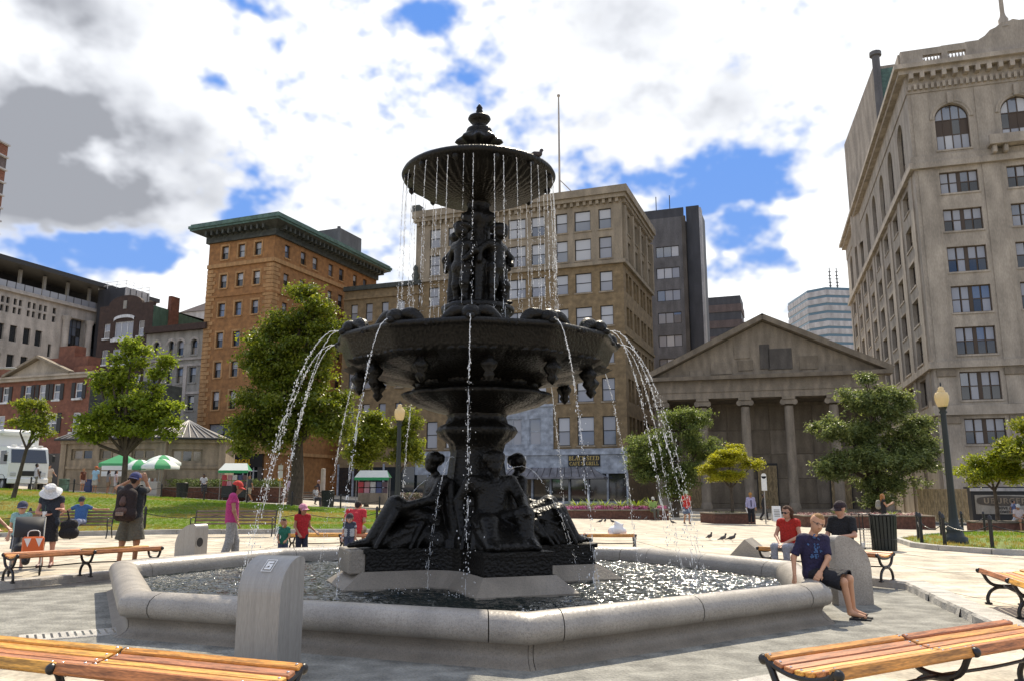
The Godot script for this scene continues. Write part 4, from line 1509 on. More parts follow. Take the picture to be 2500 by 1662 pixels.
func orange_building():
	var P := bld("brick_building", "tall orange brick corner block with a heavy green copper cornice", -28.96, -95, -22)
	const W := 10.1
	const D := 23.5
	var st := {"panes": [["glass_dark", "glass_sky"], ["glass_blind2", "glass_sky", "glass_blind2", "glass_blind"]], "sill": "orange_trim", "fw": 0.07, "depth": 0.3}
	var rows := [[26.35, 28.07], [22.7, 24.4], [18.9, 20.75], [15.2, 17.1], [11.3, 13.5]]
	var cols := [[-8.05, -7.0], [-5.49, -4.46], [-2.95, -1.93]]
	facade(P, front(W), W, 29.5, 33.2, rows_of(cols, [[30.05, 31.75]], st, W), "orange_brick")
	var lw := rows_of(cols, rows, st, W)
	lw.append([W - 8.3, W - 1.9, 7.1, 9.6, {"nx": 3, "ny": 2, "panes": ["glass_sky", "glass_blind2", "glass_dark"], "depth": 0.3}])
	facade(P, front(W), W, 5.9, 29.0, lw, "orange_brick")
	var sc := [[2.05, 3.08], [5.26, 6.35], [7.8, 8.93], [11.37, 12.43], [13.87, 14.98], [17.33, 18.34], [19.9, 20.95]]
	facade(P, side(), D, 29.5, 33.2, rows_of(sc, [[30.05, 31.75]], st), "orange_brick")
	facade(P, side(), D, -1, 29.0, rows_of(sc, rows, st), "orange_brick")
	for q in cols:   # stone surrounds
		for r in rows + [[30.05, 31.75]]:
			var b := MB.new()
			b.bar(q[0] - 0.22, q[1] + 0.22, r[1], r[1] + 0.24, 0.0, 0.06)
			b.bar(q[0] - 0.22, q[0], r[0], r[1], 0.0, 0.045)
			b.bar(q[1], q[1] + 0.22, r[0], r[1], 0.0, 0.045)
			part(P, "surround", b.mesh(), "orange_trim")
	band(P, "belt_course", W, D, 29.0, 29.5, 0.22, "orange_trim")
	band(P, "belt_course", W, D, 25.2, 25.45, 0.12, "orange_brick")
	band(P, "belt_course", W, D, 5.9, 6.3, 0.25, "orange_trim")
	# quoins
	for k in 44:
		var y := 6.4 + k * 0.512
		var wq := 1.35 if k % 2 == 0 else 0.95
		for x in [-W, 0.0]:
			var b := MB.new()
			if x < 0: b.bar(x - 0.02, x + wq, y, y + 0.44, -0.02, 0.07)
			else:
				b.bar(-wq, 0.07, y, y + 0.44, -0.02, 0.07)
				b.bar(-0.02, 0.07, y, y + 0.44, -2.3 + wq, -0.03)
			part(P, "quoin", b.mesh(), "orange_trim")
	# cornice with brackets
	var c := MB.new()
	c.bar(-W - 0.3, 0.35, 32.3, 33.1, -D, 0.35)
	part(P, "frieze", c.mesh(), "dark_cornice")
	var c2 := MB.new()
	c2.bar(-W - 1.8, 1.7, 33.75, 34.0, -D - 1.2, 1.7)
	c2.bar(-W - 1.95, 1.85, 34.0, 34.35, -D - 1.35, 1.85)
	c2.bar(-W - 1.75, 1.65, 34.35, 34.6, -D - 1.15, 1.65)
	part(P, "cornice", c2.mesh(), "copper_green")
	var sof := MB.new()
	for e in [[V(-W - 0.3, 33.1, 0.35), V(0.35, 33.1, 0.35), V(1.6, 33.75, 1.6), V(-W - 1.7, 33.75, 1.6)], [V(0.35, 33.1, 0.35), V(0.35, 33.1, -D), V(1.6, 33.75, -D - 1), V(1.6, 33.75, 1.6)], [V(-W - 0.3, 33.1, 0.35), V(-W - 0.3, 33.1, -D), V(-W - 1.7, 33.75, -D - 1), V(-W - 1.7, 33.75, 1.6)]]: sof.quad(e[0], e[1], e[2], e[3], V(0, -1, 0))
	part(P, "soffit", sof.mesh(), "dark_cornice")
	teeth(P, "brackets", W, D, 33.0, 33.7, 1.3, 0.28, 0.6, "dark_cornice")
	block(P, W, D, -1, 33.0, "orange_brick")
	var ch := MB.new()
	ch.bar(-7.6, -5.4, 34.5, 36.2, -9, -7.6)
	part(P, "chimney", ch.mesh(), "red_brick")
	var ph := MB.new()
	ph.bar(-4.6, -0.9, 34.5, 38.0, -20.5, -15.0)
	ph.tube([V(-2.5, 38, -17), V(-2.5, 39.0, -17)], 0.25, 8)
	part(P, "plant_room", ph.mesh(), "concrete_grey")
	# shop
	var g := MB.new()
	g.quad(V(-W + 0.6, -1, -0.25), V(-0.6, -1, -0.25), V(-0.6, 4.4, -0.25), V(-W + 0.6, 4.4, -0.25), V(0, 0, 1))
	part(P, "shop_glass", g.mesh(), "glass_dark")
	for x in [-W + 0.3, -W / 2, -0.3]:
		var b := MB.new()
		b.bar(x - 0.3, x + 0.3, -1, 4.4, -0.3, 0.06)
		part(P, "shop_pier", b.mesh(), "dark_stone")
	for k in 6:
		var b := MB.new()
		b.bar(-W + 1.2 + k * 1.5, -W + 1.28 + k * 1.5, 0.5, 4.4, -0.24, -0.12)
		part(P, "glazing_bar", b.mesh(), "white_paint")
	for y in [2.2, 3.9]:
		var b := MB.new()
		b.bar(-W + 0.7, -0.7, y, y + 0.1, -0.235, -0.1)
		part(P, "glazing_bar", b.mesh(), "white_paint")
	var f := MB.new()
	f.bar(-W, 0, 4.4, 5.9, -0.3, 0.1)
	var fas := part(P, "shop_fascia", f.mesh(), "dark_frame")
	mat("sign_yellow", 0.70, 0.40, 0.02, 0.5)
	text(fas, "lettering", "FINAGLE A BAGEL", 0.95, "sign_yellow", Transform3D(Basis(), V(-W / 2 + 0.2, 4.95, 0.14)), "Droid Sans", true, 0.82)

func left_row():
	# grey stone house with four round-headed windows
	var P := bld("stone_building", "grey stone house with a row of round headed windows beside the orange block", -38.3, -99, -21)
	var st := {"panes": [["glass_dark", "glass_warm"], ["glass_dark", "glass_blind2", "glass_sky"]], "depth": 0.35, "sill": "grey_stone"}
	var sa := st.duplicate()
	sa.arch = true
	var W := 9.3
	var w := rows_of([[-7.95, -7.05], [-5.5, -4.75], [-4.15, -3.15], [-1.95, -0.98]], [[18.35, 20.25]], sa, W)
	w += rows_of([[-7.9, -6.95], [-5.6, -4.7], [-3.95, -3.0], [-2.0, -0.9]], [[14.85, 16.75], [11.4, 13.2], [8.0, 9.9]], st, W)
	facade(P, front(W), W, -1, 21.4, w, "grey_stone")
	for u in [-7.5, -5.12, -3.65, -1.46]:
		var b := MB.new()
		for s in 9:
			var t := PI * (s + 0.04) / 9
			var t1 := PI * (s + 0.96) / 9
			var c := V(u, 19.75, 0)
			var pts := []
			for q in [[t, 0.55], [t1, 0.55], [t1, 0.85], [t, 0.85]]: pts.append(c + V(cos(q[0]), sin(q[0]), 0) * q[1] + V(0, 0, 0.08))
			b.quad(pts[0], pts[1], pts[2], pts[3], V(0, 0, 1))
		part(P, "arch_hood", b.mesh(), "white_stone")
	band(P, "belt_course", W, 0, 17.7, 17.95, 0.2, "white_stone")
	band(P, "belt_course", W, 0, 16.9, 17.2, 0.12, "white_stone")
	band(P, "belt_course", W, 0, 13.4, 13.7, 0.12, "white_stone")
	band(P, "cornice", W, 0, 21.4, 22.2, 0.6, "brown_brick")
	for u in [-6.3, -2.5]:
		var b := MB.new()
		b.bar(u - 0.25, u + 0.25, 4, 16.9, -0.05, 0.16)
		part(P, "pilaster", b.mesh(), "white_stone")
	block(P, W, 9, -1, 21.8, "dark_cornice", true)
	# dark gabled house with a bay and a painted green flank
	P = bld("gabled_house", "dark brown brick house with arched gable, white bay window and green painted flank", -46.7, -103, -21)
	W = 9.3
	var sw := {"panes": [["glass_blind2", "glass_warm"], ["glass_warm", "glass_blind2"]], "frame": "white_paint", "depth": 0.2, "fw": 0.1, "sill": "white_paint"}
	var sb := sw.duplicate()
	sb.nx = 3
	sb.ny = 1
	w = rows_of([[-8.25, -7.2], [-2.3, -1.3]], [[21.5, 23.5], [18.0, 20.0], [14.4, 16.4]], sw, W)
	w.append([W - 6.4, W - 3.2, 21.5, 23.6, sb])
	w.append([W - 6.4, W - 3.2, 17.9, 20.0, sb])
	facade(P, front(W), W, -1, 25.4, w, "brown_brick")
	var gb := MB.new()
	var prof := [V(-W, 25.4, 0), V(-W, 25.9, 0), V(-7.9, 25.9, 0)]
	for s in 13: prof.append(V(-4.9 - cos(PI * s / 12) * 2.9, 25.9 + sin(PI * s / 12) * 1.25, 0))
	prof.append_array([V(-1.9, 25.9, 0), V(0, 25.9, 0), V(0, 25.4, 0)])
	for k in prof.size() - 1:
		gb.quad(prof[k], prof[k + 1], V(prof[k + 1].x, 25.39, 0), V(prof[k].x, 25.39, 0), V(0, 0, 1))
		gb.quad(prof[k], prof[k + 1], prof[k + 1] + V(0, 0, -0.4), prof[k] + V(0, 0, -0.4), V(0, 1, 0))
	part(P, "gable", gb.mesh(), "brown_brick")
	var hood := MB.new()
	for s in 8:
		var a0 := PI * s / 8
		var a1 := PI * (s + 1) / 8
		var f := func(a: float, q: float) -> Vector3: return V(-4.8 - cos(a) * 1.75, 23.65 + sin(a) * 0.45 + q, 0.15)
		hood.quad(f.call(a0, 0.0), f.call(a1, 0.0), f.call(a1, 0.4), f.call(a0, 0.4), V(0, 0, 1))
		hood.quad(f.call(a0, 0.4), f.call(a1, 0.4), f.call(a1, 0.4) - V(0, 0, 0.2), f.call(a0, 0.4) - V(0, 0, 0.2), V(0, 1, 0))
	hood.bar(-6.6, -3.0, 20.9, 21.3, 0.0, 0.35)
	hood.bar(-6.0, -3.6, 13.6, 14.0, 0.0, 0.3)
	part(P, "bay_trim", hood.mesh(), "white_paint")
	var ks := MB.new()
	ks.bar(-5.15, -4.6, 25.3, 26.4, 0, 0.1)
	part(P, "plaque", ks.mesh(), "grey_stone")
	var gw := MB.new()
	gw.quad(V(0, 10, -0.02), V(0, 10, -12), V(0, 24.9, -12), V(0, 25.4, -0.02), V(1, 0, 0))
	part(P, "flank_wall", gw.mesh(), "green_wall")
	var ch := MB.new()
	ch.bar(-0.2, 0.35, 20, 27.2, -4.1, -2.6)
	part(P, "chimney", ch.mesh(), "red_brick")
	block(P, W, 12, -1, 25.35, "dark_cornice")
	# low red brick house with a pediment
	P = bld("brick_house", "low red brick house with white pediment, shuttered sash windows and chimney block", -40.7, -77.7, -21)
	W = 21.0
	const OX := -6.5
	var sh := {"panes": ["glass_blind2", "glass_dark", "glass_sky"], "frame": "white_paint", "fw": 0.11, "depth": 0.15, "sill": "white_paint"}
	var sd := sh.duplicate()
	sd.nx = 2
	var top := []
	for u in [-8.9, -5.35, -2.25, -0.25, 1.7]: top.append([u + OX + W, u + OX + W + 0.88, 10.45, 12.0, sh])
	top.append([4.6 + OX + W, 5.5 + OX + W, 10.45, 12.0, sh])
	for u in [-6.3, -2.1, 0.9]: top.append([u + OX + W, u + OX + W + 1.65, 7.2, 9.1, sd])
	top.append([4.6 + OX + W, 5.6 + OX + W, 7.2, 9.1, sh])
	facade(P, front(W), W, -1, 12.5, top, "red_brick")
	for u in [-8.9, -5.35, -2.25, -0.25, 1.7, 4.6]:
		for e in [-0.5, 0.90]:
			var b := MB.new()
			b.cbox(V(u + OX + e + 0.24, 11.22, 0.05), V(0.46, 1.6, 0.06), 0.01)
			part(P, "shutter", b.mesh(), "black")
	for u in [-2.1, 0.9]:
		for e in [-0.6, 1.67]:
			var b := MB.new()
			b.cbox(V(u + OX + e + 0.28, 8.15, 0.05), V(0.54, 1.95, 0.06), 0.01)
			part(P, "shutter", b.mesh(), "black")
	band(P, "cornice", W, 0, 12.45, 12.75, 0.35, "pale_stone")
	band(P, "cornice", W, 0, 12.75, 12.95, 0.5, "pale_stone")
	var pd := MB.new()
	var cx := -0.45 + OX
	pd.tri(V(cx - 4.2, 13.0, 0.1), V(cx + 4.2, 13.0, 0.1), V(cx, 14.6, 0.1), V(0, 0, 1))
	part(P, "pediment", pd.mesh(), "pale_stone")
	var rk := MB.new()
	for s in [-1.0, 1.0]:
		var a := V(cx + s * 4.6, 13.02, 0)
		var b := V(cx, 14.8, 0)
		var dd := (b - a).normalized()
		rk.box((a + b) / 2 + V(0, 0, 0.25), V(a.distance_to(b), 0.25, 0.7), Basis(dd, V(0, 0, 1).cross(dd), V(0, 0, 1)))
	part(P, "raking_cornice", rk.mesh(), "brownstone2")
	var pb := MB.new()
	pb.bar(cx - 4.0, cx + 4.6, 12.9, 14.9, -3.0, -1.5)
	pb.bar(cx + 0.4, cx + 2.6, 14.8, 16.1, -2.9, -1.6)
	part(P, "chimney", pb.mesh(), "red_brick")
	var pp := MB.new()
	pp.bar(-W, cx - 4.2, 12.95, 14.0, -0.5, 0.0)
	pp.bar(cx + 4.6, 0, 12.95, 13.6, -0.5, 0.0)
	part(P, "parapet", pp.mesh(), "red_brick")
	block(P, W, 12, -1, 12.9, "dark_cornice", true)
	var shop := MB.new()
	shop.bar(-W, -0.02, -0.9, 5.2, -0.02, 0.08)
	part(P, "shop_front", shop.mesh(), "dark_stone")
	# big pale block with a hanging roof
	P = bld("pale_block", "large pale stone block with a dark overhanging roof and roof terrace", -70.94, -125, -21)
	var f := {"panes": ["glass_dark"], "ny": 1, "depth": 0.4, "fw": 0.06}
	w = []
	for u in [-26.0, -23.8, -20.0, -17.9, -14.5, -12.5, -10.4, -8.4, -6.1, -4.2]:
		for a in [0.0, 0.85]:
			for v in [27.45, 28.75]: w.append([u + a + 30, u + a + 0.5 + 30, v, v + 0.95, f])
	for v in [27.45, 28.75]: w.append([-1.8 + 30, -1.2 + 30, v, v + 0.95, f])
	for u in [-25.0, -22.4, -18.4, -16, -12.6, -10.6, -8.5, -6.3, -4.35]:
		for r in [[23.3, 25.7], [19.3, 21.4], [15, 17.3]]: w.append([u + 30, u + 1.15 + 30, r[0], r[1], f])
	w.append([-2.0 + 30, -1.45 + 30, 22.0, 24.0, f])
	w.append([1.1 + 30, 4.3 + 30, 20.8, 28.8, {"nx": 4, "ny": 6, "panes": ["glass_sky", "glass_dark"], "depth": 1.0, "fw": 0.08, "frame": "dark_frame"}])
	w.append([5.4 + 30, 8.6 + 30, 20.8, 28.8, {"nx": 4, "ny": 6, "panes": ["glass_sky", "glass_dark"], "depth": 1.0, "fw": 0.08, "frame": "dark_frame"}])
	var xs := side(0, 30)
	facade(P, xs, 46, -1, 30.5, w, "white_stone")
	for u in [0.5, 4.8, 9.1]:
		var b := MB.new()
		b.lathe([Vector2(0.6, 20.0), Vector2(0.55, 21), Vector2(0.5, 28.0), Vector2(0.7, 28.4), Vector2(0.7, 28.8)], 16, null, V(0.35, 0, -u))
		part(P, "column", b.mesh(), "white_stone")
	var lg := MB.new()
	lg.bar(0.0, 0.5, 30.5, 30.8, -16, 30)
	lg.bar(-0.3, 0.3, 30.8, 31.1, -16, 30)
	part(P, "ledge", lg.mesh(), "white_stone")
	for k in 32:
		var b := MB.new()
		b.bar(0.05, 0.10, 31.12, 32.1, -16 + k * 1.44, -16 + k * 1.44 + 1.3)
		part(P, "balustrade_panel", b.mesh(), "glass_blind2")
	var bk := MB.new()
	bk.bar(-5.0, -4.5, 30.5, 34.5, -16, 30)
	part(P, "terrace_wall", bk.mesh(), "black")
	for k in 11:
		var b := MB.new()
		b.bar(-0.9, -0.5, 30.8, 34.4, -13.6 + k * 4.15, -13.2 + k * 4.15)
		part(P, "post", b.mesh(), "grey_stone")
	var ro := MB.new()
	ro.quad(V(-14, 34.0, 32), V(1.6, 34.6, 32), V(1.6, 34.6, -18), V(-14, 34.0, -18), V(0, -1, 0))
	ro.quad(V(1.6, 34.6, 32), V(1.6, 35.3, 32), V(1.6, 35.3, -18), V(1.6, 34.6, -18), V(1, 0, 0))
	ro.quad(V(-14, 35.4, 32), V(1.6, 35.3, 32), V(1.6, 35.3, -18), V(-14, 35.4, -18), V(0, 1, 0))
	part(P, "overhanging_roof", ro.mesh(), "dark_frame")
	# roof stair house with rails
	P = bld("roof_stair_house", "small grey louvred roof house with white pipe railings", -62.8, -128, -21)
	var rh := MB.new()
	rh.bar(-5.9, -0.01, 0, 34.2, -4.9, 0)
	part(P, "louvre_wall", rh.mesh(), "dark_cladding")
	var rh2 := MB.new()
	rh2.bar(0.0, 0.12, 0, 34.2, -4.9, 0.12)
	part(P, "panel_wall", rh2.mesh(), "far_pale")
	for k in 4:
		var b := MB.new()
		b.bar(0.12, 0.18, 24, 34.0, -0.9 - k * 1.2, -0.8 - k * 1.2)
		part(P, "panel_joint", b.mesh(), "dark_cladding")
	for h in [34.75, 35.3]:
		var b := MB.new()
		b.tube([V(-5.9, h, -4.9), V(-5.9, h, 0), V(0, h, 0), V(0, h, -4.9), V(-5.9, h, -4.9)], 0.045, 5, false)
		part(P, "rail", b.mesh(), "white")
	for q in [V(-5.9, 0, 0), V(-4, 0, 0), V(-2, 0, 0), V(0, 0, 0), V(0, 0, -1.6), V(0, 0, -3.3), V(0, 0, -4.9), V(-5.9, 0, -4.9)]:
		var b := MB.new()
		b.tube([q + V(0, 34.2, 0), q + V(0, 35.3, 0)], 0.045, 5)
		part(P, "rail_post", b.mesh(), "white")
	# tan block between the orange and the tan office block
	P = bld("tan_house", "lower tan brick building between the orange block and the office block", -12.0, -101, -20.6)
	W = 11.0
	var sj := {"panes": [["glass_blind2"], ["glass_blind", "glass_blind2"]], "depth": 0.25, "sill": "tan_stone"}
	facade(P, front(W), W, -1, 28.0, rows_of([[-9.9, -8.9], [-7.65, -6.65], [-5.3, -4.3], [-2.95, -1.95]], [[23.4, 25.75], [19, 21.3], [14.6, 16.9], [10.4, 12.6]], sj, W), "tan_brick")
	band(P, "cornice", W, 0, 27.6, 28.2, 0.35, "dark_cornice")
	band(P, "belt_course", W, 0, 26.4, 26.7, 0.2, "tan_brick")
	block(P, W, 10, -1, 27.9, "tan_brick")
	var bust := MB.new()
	bust.lathe([Vector2(0.5, 28), Vector2(0.35, 28.4), Vector2(0.5, 28.9), Vector2(0.25, 29.4), Vector2(0.35, 29.9), Vector2(0.05, 30.3)], 10, null, V(-0.5, 0, 0))
	part(P, "urn", bust.mesh(), "dark_cornice")
	for k in 5:
		var b := MB.new()
		b.bar(-W + k * 2.2, -W + k * 2.2 + 0.25, -1, 5.0, 0, 0.12)
		part(P, "shop_post", b.mesh(), "shop_blue")
	var g := MB.new()
	g.bar(-W, 0, -1, 4.6, -0.02, 0.05)
	part(P, "shop_glass", g.mesh(), "glass_dark")

func church():
	var P := bld("church", "brownstone temple fronted church with triangular pediment and ionic columns", 26.15, -84, -16)
	const L := -11.4
	const R := 11.8
	var en := MB.new()
	en.bar(L, R, 11.25, 11.95, -1.2, 0.0)
	en.bar(L + 0.002, R - 0.002, 11.95, 12.05, -1.2, 0.08)
	en.bar(L - 0.02, R + 0.02, 12.05, 13.2, -1.2, 0.05)
	part(P, "entablature", en.mesh(), "brownstone2")
	var co := MB.new()
	co.bar(L - 0.7, R + 0.7, 13.2, 13.6, -1.2, 0.7)
	part(P, "cornice", co.mesh(), "brownstone")
	var ty := MB.new()
	ty.tri(V(L, 13.6, -0.25), V(R, 13.6, -0.25), V(0.35, 19.2, -0.25), V(0, 0, 1))
	part(P, "tympanum", ty.mesh(), "brownstone2")
	# rough blocks set on the tympanum
	for q in [[-1.9, 14.9, 1.5, 1.1], [0.1, 15.0, 1.0, 2.6], [1.6, 14.9, 2.4, 2.2], [-4.4, 14.6, 2.2, 1.2], [-2.2, 16.2, 1.6, 1.3], [4.4, 14.8, 1.8, 1.4], [-7.0, 14.3, 1.4, 0.8], [6.8, 14.3, 1.6, 0.8]]:
		var b := MB.new()
		b.cbox(V(q[0] + 0.3, q[1] + q[3] / 2 - 0.8, -0.22), V(q[2], q[3], 0.12), 0.03)
		part(P, "tympanum_block", b.mesh(), ["brownstone", "brownstone2", "dark_stone"][rng.randi() % 3])
	for s in [-1.0, 1.0]:
		var a := V(L - 0.8, 13.62, 0) if s < 0 else V(R + 0.8, 13.62, 0)
		var b := V(0.35, 19.65, 0)
		var d := (b - a).normalized()
		var m := MB.new()
		m.box((a + b) / 2 + V(0, 0, -0.2), V(a.distance_to(b), 0.55, 1.7), Basis(d, V(0, 0, 1).cross(d), V(0, 0, 1)))
		part(P, "raking_cornice", m.mesh(), "brownstone")
		var rf := MB.new()
		rf.quad(a + V(0, 0.35, 0.5), b + V(0, 0.35, 0.5), b + V(0, 0.35, -40), a + V(0, 0.35, -40), Vector3.UP)
		part(P, "roof_slope", rf.mesh(), "dark_cornice")
	for k in 6:
		var x := -10.55 + k * 4.35
		var c := MB.new()
		var pr := [Vector2(0.62, -0.2), Vector2(0.62, 0.12), Vector2(0.56, 0.2), Vector2(0.58, 0.32), Vector2(0.50, 0.42)]
		for s in 8: pr.append(Vector2(0.49 - 0.05 * pow(s / 7.0, 2.0) + (0.004 if s % 2 == 0 else -0.004), 0.5 + s * 1.38))
		pr.append(Vector2(0.44, 10.3))
		c.lathe(pr, 32, func(t: float, kk: int) -> float: return 1.0 + (0.012 * cos(t * 20.0) if kk > 4 else 0.0), V(x, 0, -0.6))
		var col := part(P, "column", c.mesh(), "brownstone2")
		var cp := MB.new()
		cp.bar(x - 0.66, x + 0.66, 11.0, 11.25, -1.2, -0.02)
		for s in [-1.0, 1.0]: cp.tube([V(x + s * 0.58, 10.72, -1.05), V(x + s * 0.58, 10.72, -0.12)], 0.30, 12)
		cp.bar(x - 0.5, x + 0.5, 10.5, 10.98, -1.05, -0.14)
		part(col, "capital", cp.mesh(), "brownstone2")
	# porch wall, doors and steps in the shade
	var w := MB.new()
	w.bar(L, R, -1.2, 11.19, -6.2, -5.6)
	w.bar(L, L + 0.6, -1.2, 11.19, -5.6, -1.6)
	w.bar(R - 0.6, R, -1.2, 11.19, -5.6, -1.6)
	part(P, "porch_wall", w.mesh(), "brownstone")
	var ce := MB.new()
	ce.bar(L, R, 11.2, 11.6, -6.3, -1.19)
	part(P, "porch_ceiling", ce.mesh(), "brownstone")
	for q in 40:
		var b := MB.new()
		var x := L + 0.9 + (q % 10) * 2.24
		var y := 0.4 + (q / 10) * 2.65
		b.cbox(V(x + 1.0, y + 1.2, -5.58), V(2.16, 2.56, 0.08), 0.03)
		part(P, "wall_block", b.mesh(), ["brownstone", "brownstone2", "brownstone"][q % 3])
	for u in [-7.5, 0.1, 7.5]:
		var b := MB.new()
		b.bar(u - 1.1, u + 1.1, -0.8, 4.6, -5.5, -5.35)
		part(P, "door_frame", b.mesh(), "dark_frame")
		for e in 4:
			var c := MB.new()
			c.cbox(V(u - 0.75 + e * 0.5, 1.85, -5.3), V(0.48, 5.0, 0.06), 0.008)
			part(P, "door_board", c.mesh(), "boards")
	for k in 5:
		var b := MB.new()
		b.bar(L - 0.4, R + 0.4, -1.6, -0.2 - k * 0.18, -6 + 0.0, 0.3 + k * 0.36)
		part(P, "step", b.mesh(), "brownstone")

func right_building():
	var P := bld("stone_tower_block", "tall pale stone office block with arched top windows, heavy cornice and balustrade", 42.03, -80, -17)
	const W := 18.0
	const D := 66.0
	var q4 := {"nx": 4, "ny": 2, "mid": 0.34, "frame": "brown_frame", "fw": 0.10, "panes": [["glass_dark", "glass_dark", "glass_blind2"], ["glass_blind2", "glass_blind2", "glass_sky"]], "sill": "pale_stone", "depth": 0.35}
	var ar := q4.duplicate()
	ar.arch = true
	ar.ny = 3
	ar.erase("mid")
	ar.panes = [["glass_blind2", "glass_blind"], ["brown_frame", "glass_dark"], ["glass_blind", "glass_sky", "glass_blind2"]]
	var rows := [[31.65, 33.95], [27.6, 29.95], [23.3, 25.95], [19.1, 21.85], [14.9, 17.65], [10.4, 13.2], [6.1, 8.6]]
	# local front runs to the right of the corner
	var F := Transform3D(Basis(), V(0, 0, 0))
	var fc := [[2.3, 5.85], [8.45, 12.0], [14.4, 17.2]]
	facade(P, F, W, -2, 43.0, rows_of([[2.4, 5.55], [8.5, 11.7], [14.5, 17.3]], [[36.4, 41.4]], ar) + rows_of(fc, rows, q4), "pale_stone")
	var sd := {"nx": 2, "ny": 2, "frame": "brown_frame", "panes": ["glass_dark", "glass_dark", "glass_warm"], "sill": "pale_stone", "depth": 0.5}
	var sa := sd.duplicate()
	sa.arch = true
	sa.ny = 3
	var sc := []
	for k in 8: sc.append([4.4 + k * 7.7, 7.8 + k * 7.7])
	var top := []
	for k in 8: top.append([4.9 + k * 7.7, 7.3 + k * 7.7])
	var S := Transform3D(Basis(V(0, 0, 1), V(0, 1, 0), V(-1, 0, 0)), V(0, 0, -D))
	var flip := func(a: Array) -> Array:
		var o := []
		for c in a: o.append([D - c[1], D - c[0]])
		return o
	facade(P, S, D, -2, 47.2, rows_of(flip.call(sc), [[35.9, 42.2]], sa) + rows_of(flip.call(top), [[43.6, 45.8]], {"ny": 2, "panes": ["glass_sky"], "depth": 0.3}) + rows_of(flip.call(sc), rows, sd), "pale_stone")
	var hb := func(called: String, v0: float, v1: float, p: float, m: String, z := -1.0):
		var b := MB.new()
		b.bar(-p, W, v0, v1, -0.05, p)
		b.bar(-p, -0.02, v0, v1, -D, -0.05)
		part(P, called, b.mesh(), m)
	hb.call("belt_course", 34.5, 35.15, 0.45, "pale_stone")
	hb.call("belt_course", 35.15, 35.9, 0.2, "pale_stone")
	hb.call("belt_course", 13.6, 14.25, 0.4, "pale_stone")
	hb.call("belt_course", 8.95, 9.9, 0.4, "pale_stone")
	hb.call("frieze", 43.0, 45.0, 0.1, "pale_stone")
	hb.call("cornice", 45.0, 45.5, 0.75, "pale_stone")
	hb.call("cornice", 45.5, 46.0, 1.2, "pale_stone")
	var de := MB.new()
	var mo := MB.new()
	var x := 0.1
	while x < W:
		de.bar(x, x + 0.28, 43.3, 43.9, 0.1, 0.42)
		x += 0.55
	x = 0.2
	while x < W:
		mo.bar(x, x + 0.42, 44.35, 45.0, 0.1, 0.95)
		x += 1.05
	for o in [part(P, "dentils", de.mesh(), "pale_stone"), part(P, "modillions", mo.mesh(), "pale_stone")]: o.set_meta("kind", "stuff")
	# parapet with two open balustrades
	for q in [[-0.3, 1.85, 46.0, 47.95], [3.65, 4.25, 46.0, 48.0], [5.95, W, 46.0, 48.05], [1.85, 3.65, 46.0, 46.3], [1.85, 3.65, 47.2, 47.95], [4.25, 5.95, 46.0, 46.3], [4.25, 5.95, 47.25, 48.0]]:
		var b := MB.new()
		b.bar(q[0], q[1], q[2], q[3], -0.45, 0.15)
		part(P, "parapet", b.mesh(), "pale_stone")
	var ps := MB.new()
	ps.bar(-0.45, 0.15, 46.0, 47.95, -D, -0.46)
	part(P, "parapet", ps.mesh(), "pale_stone")
	var bal := MB.new()
	bal.lathe([Vector2(0.09, 46.3), Vector2(0.06, 46.4), Vector2(0.125, 46.6), Vector2(0.11, 46.75), Vector2(0.05, 46.95), Vector2(0.09, 47.25)], 10)
	var bm := bal.mesh()
	for u in [2.02, 2.34, 2.66, 2.98, 3.3, 3.55, 4.4, 4.72, 5.04, 5.36, 5.68]: part(P, "baluster", bm, "white_stone", at(u, 0, -0.15))
	# crest and flag pole
	var cr := MB.new()
	var cp := PackedVector2Array()
	for k in 13: cp.append(Vector2(7.3 + k * 0.55, 48.0 + 1.75 * sin(PI * clampf(k / 12.0, 0, 1)) + (0.15 if k % 2 == 0 else 0.0)))
	for k in 12:
		cr.quad(V(cp[k].x, 48.0, 0.1), V(cp[k + 1].x, 48.0, 0.1), V(cp[k + 1].x, cp[k + 1].y, 0.1), V(cp[k].x, cp[k].y, 0.1), V(0, 0, 1))
		cr.quad(V(cp[k].x, cp[k].y, 0.1), V(cp[k + 1].x, cp[k + 1].y, 0.1), V(cp[k + 1].x, cp[k + 1].y, -0.6), V(cp[k].x, cp[k].y, -0.6), V(0, 1, 0))
	part(P, "crest", cr.mesh(), "pale_stone")
	var fp := MB.new()
	fp.lathe([Vector2(0.7, 49.2), Vector2(0.45, 49.8), Vector2(0.5, 50.2), Vector2(0.3, 50.6), Vector2(0.22, 51), Vector2(0.18, 62)], 12, null, V(9.9, 0, -0.5))
	part(P, "flagpole", fp.mesh(), "pale_stone")
	# arch hoods with keystones and a small balcony
	for c in [3.97, 10.1, 15.9]:
		var b := MB.new()
		for s in 16:
			var a0 := PI * s / 16
			var a1 := PI * (s + 1) / 16
			for e in [[1.62, 1.85, 0.08], [1.85, 2.05, 0.14]]:
				var pts := []
				for q in [[a0, e[0]], [a1, e[0]], [a1, e[1]], [a0, e[1]]]: pts.append(V(c + cos(q[0]) * q[1], 39.82 + sin(q[0]) * q[1], e[2]))
				b.quad(pts[0], pts[1], pts[2], pts[3], V(0, 0, 1))
				b.quad(pts[2], pts[3], pts[3] - V(0, 0, e[2]), pts[2] - V(0, 0, e[2]), pts[2] - V(c, 39.82, 0))
		part(P, "arch_hood", b.mesh(), "pale_stone")
		var k := MB.new()
		k.cbox(V(c, 42.0, 0.2), V(0.55, 1.3, 0.4), 0.05)
		part(P, "keystone", k.mesh(), "pale_stone")
	var bc := MB.new()
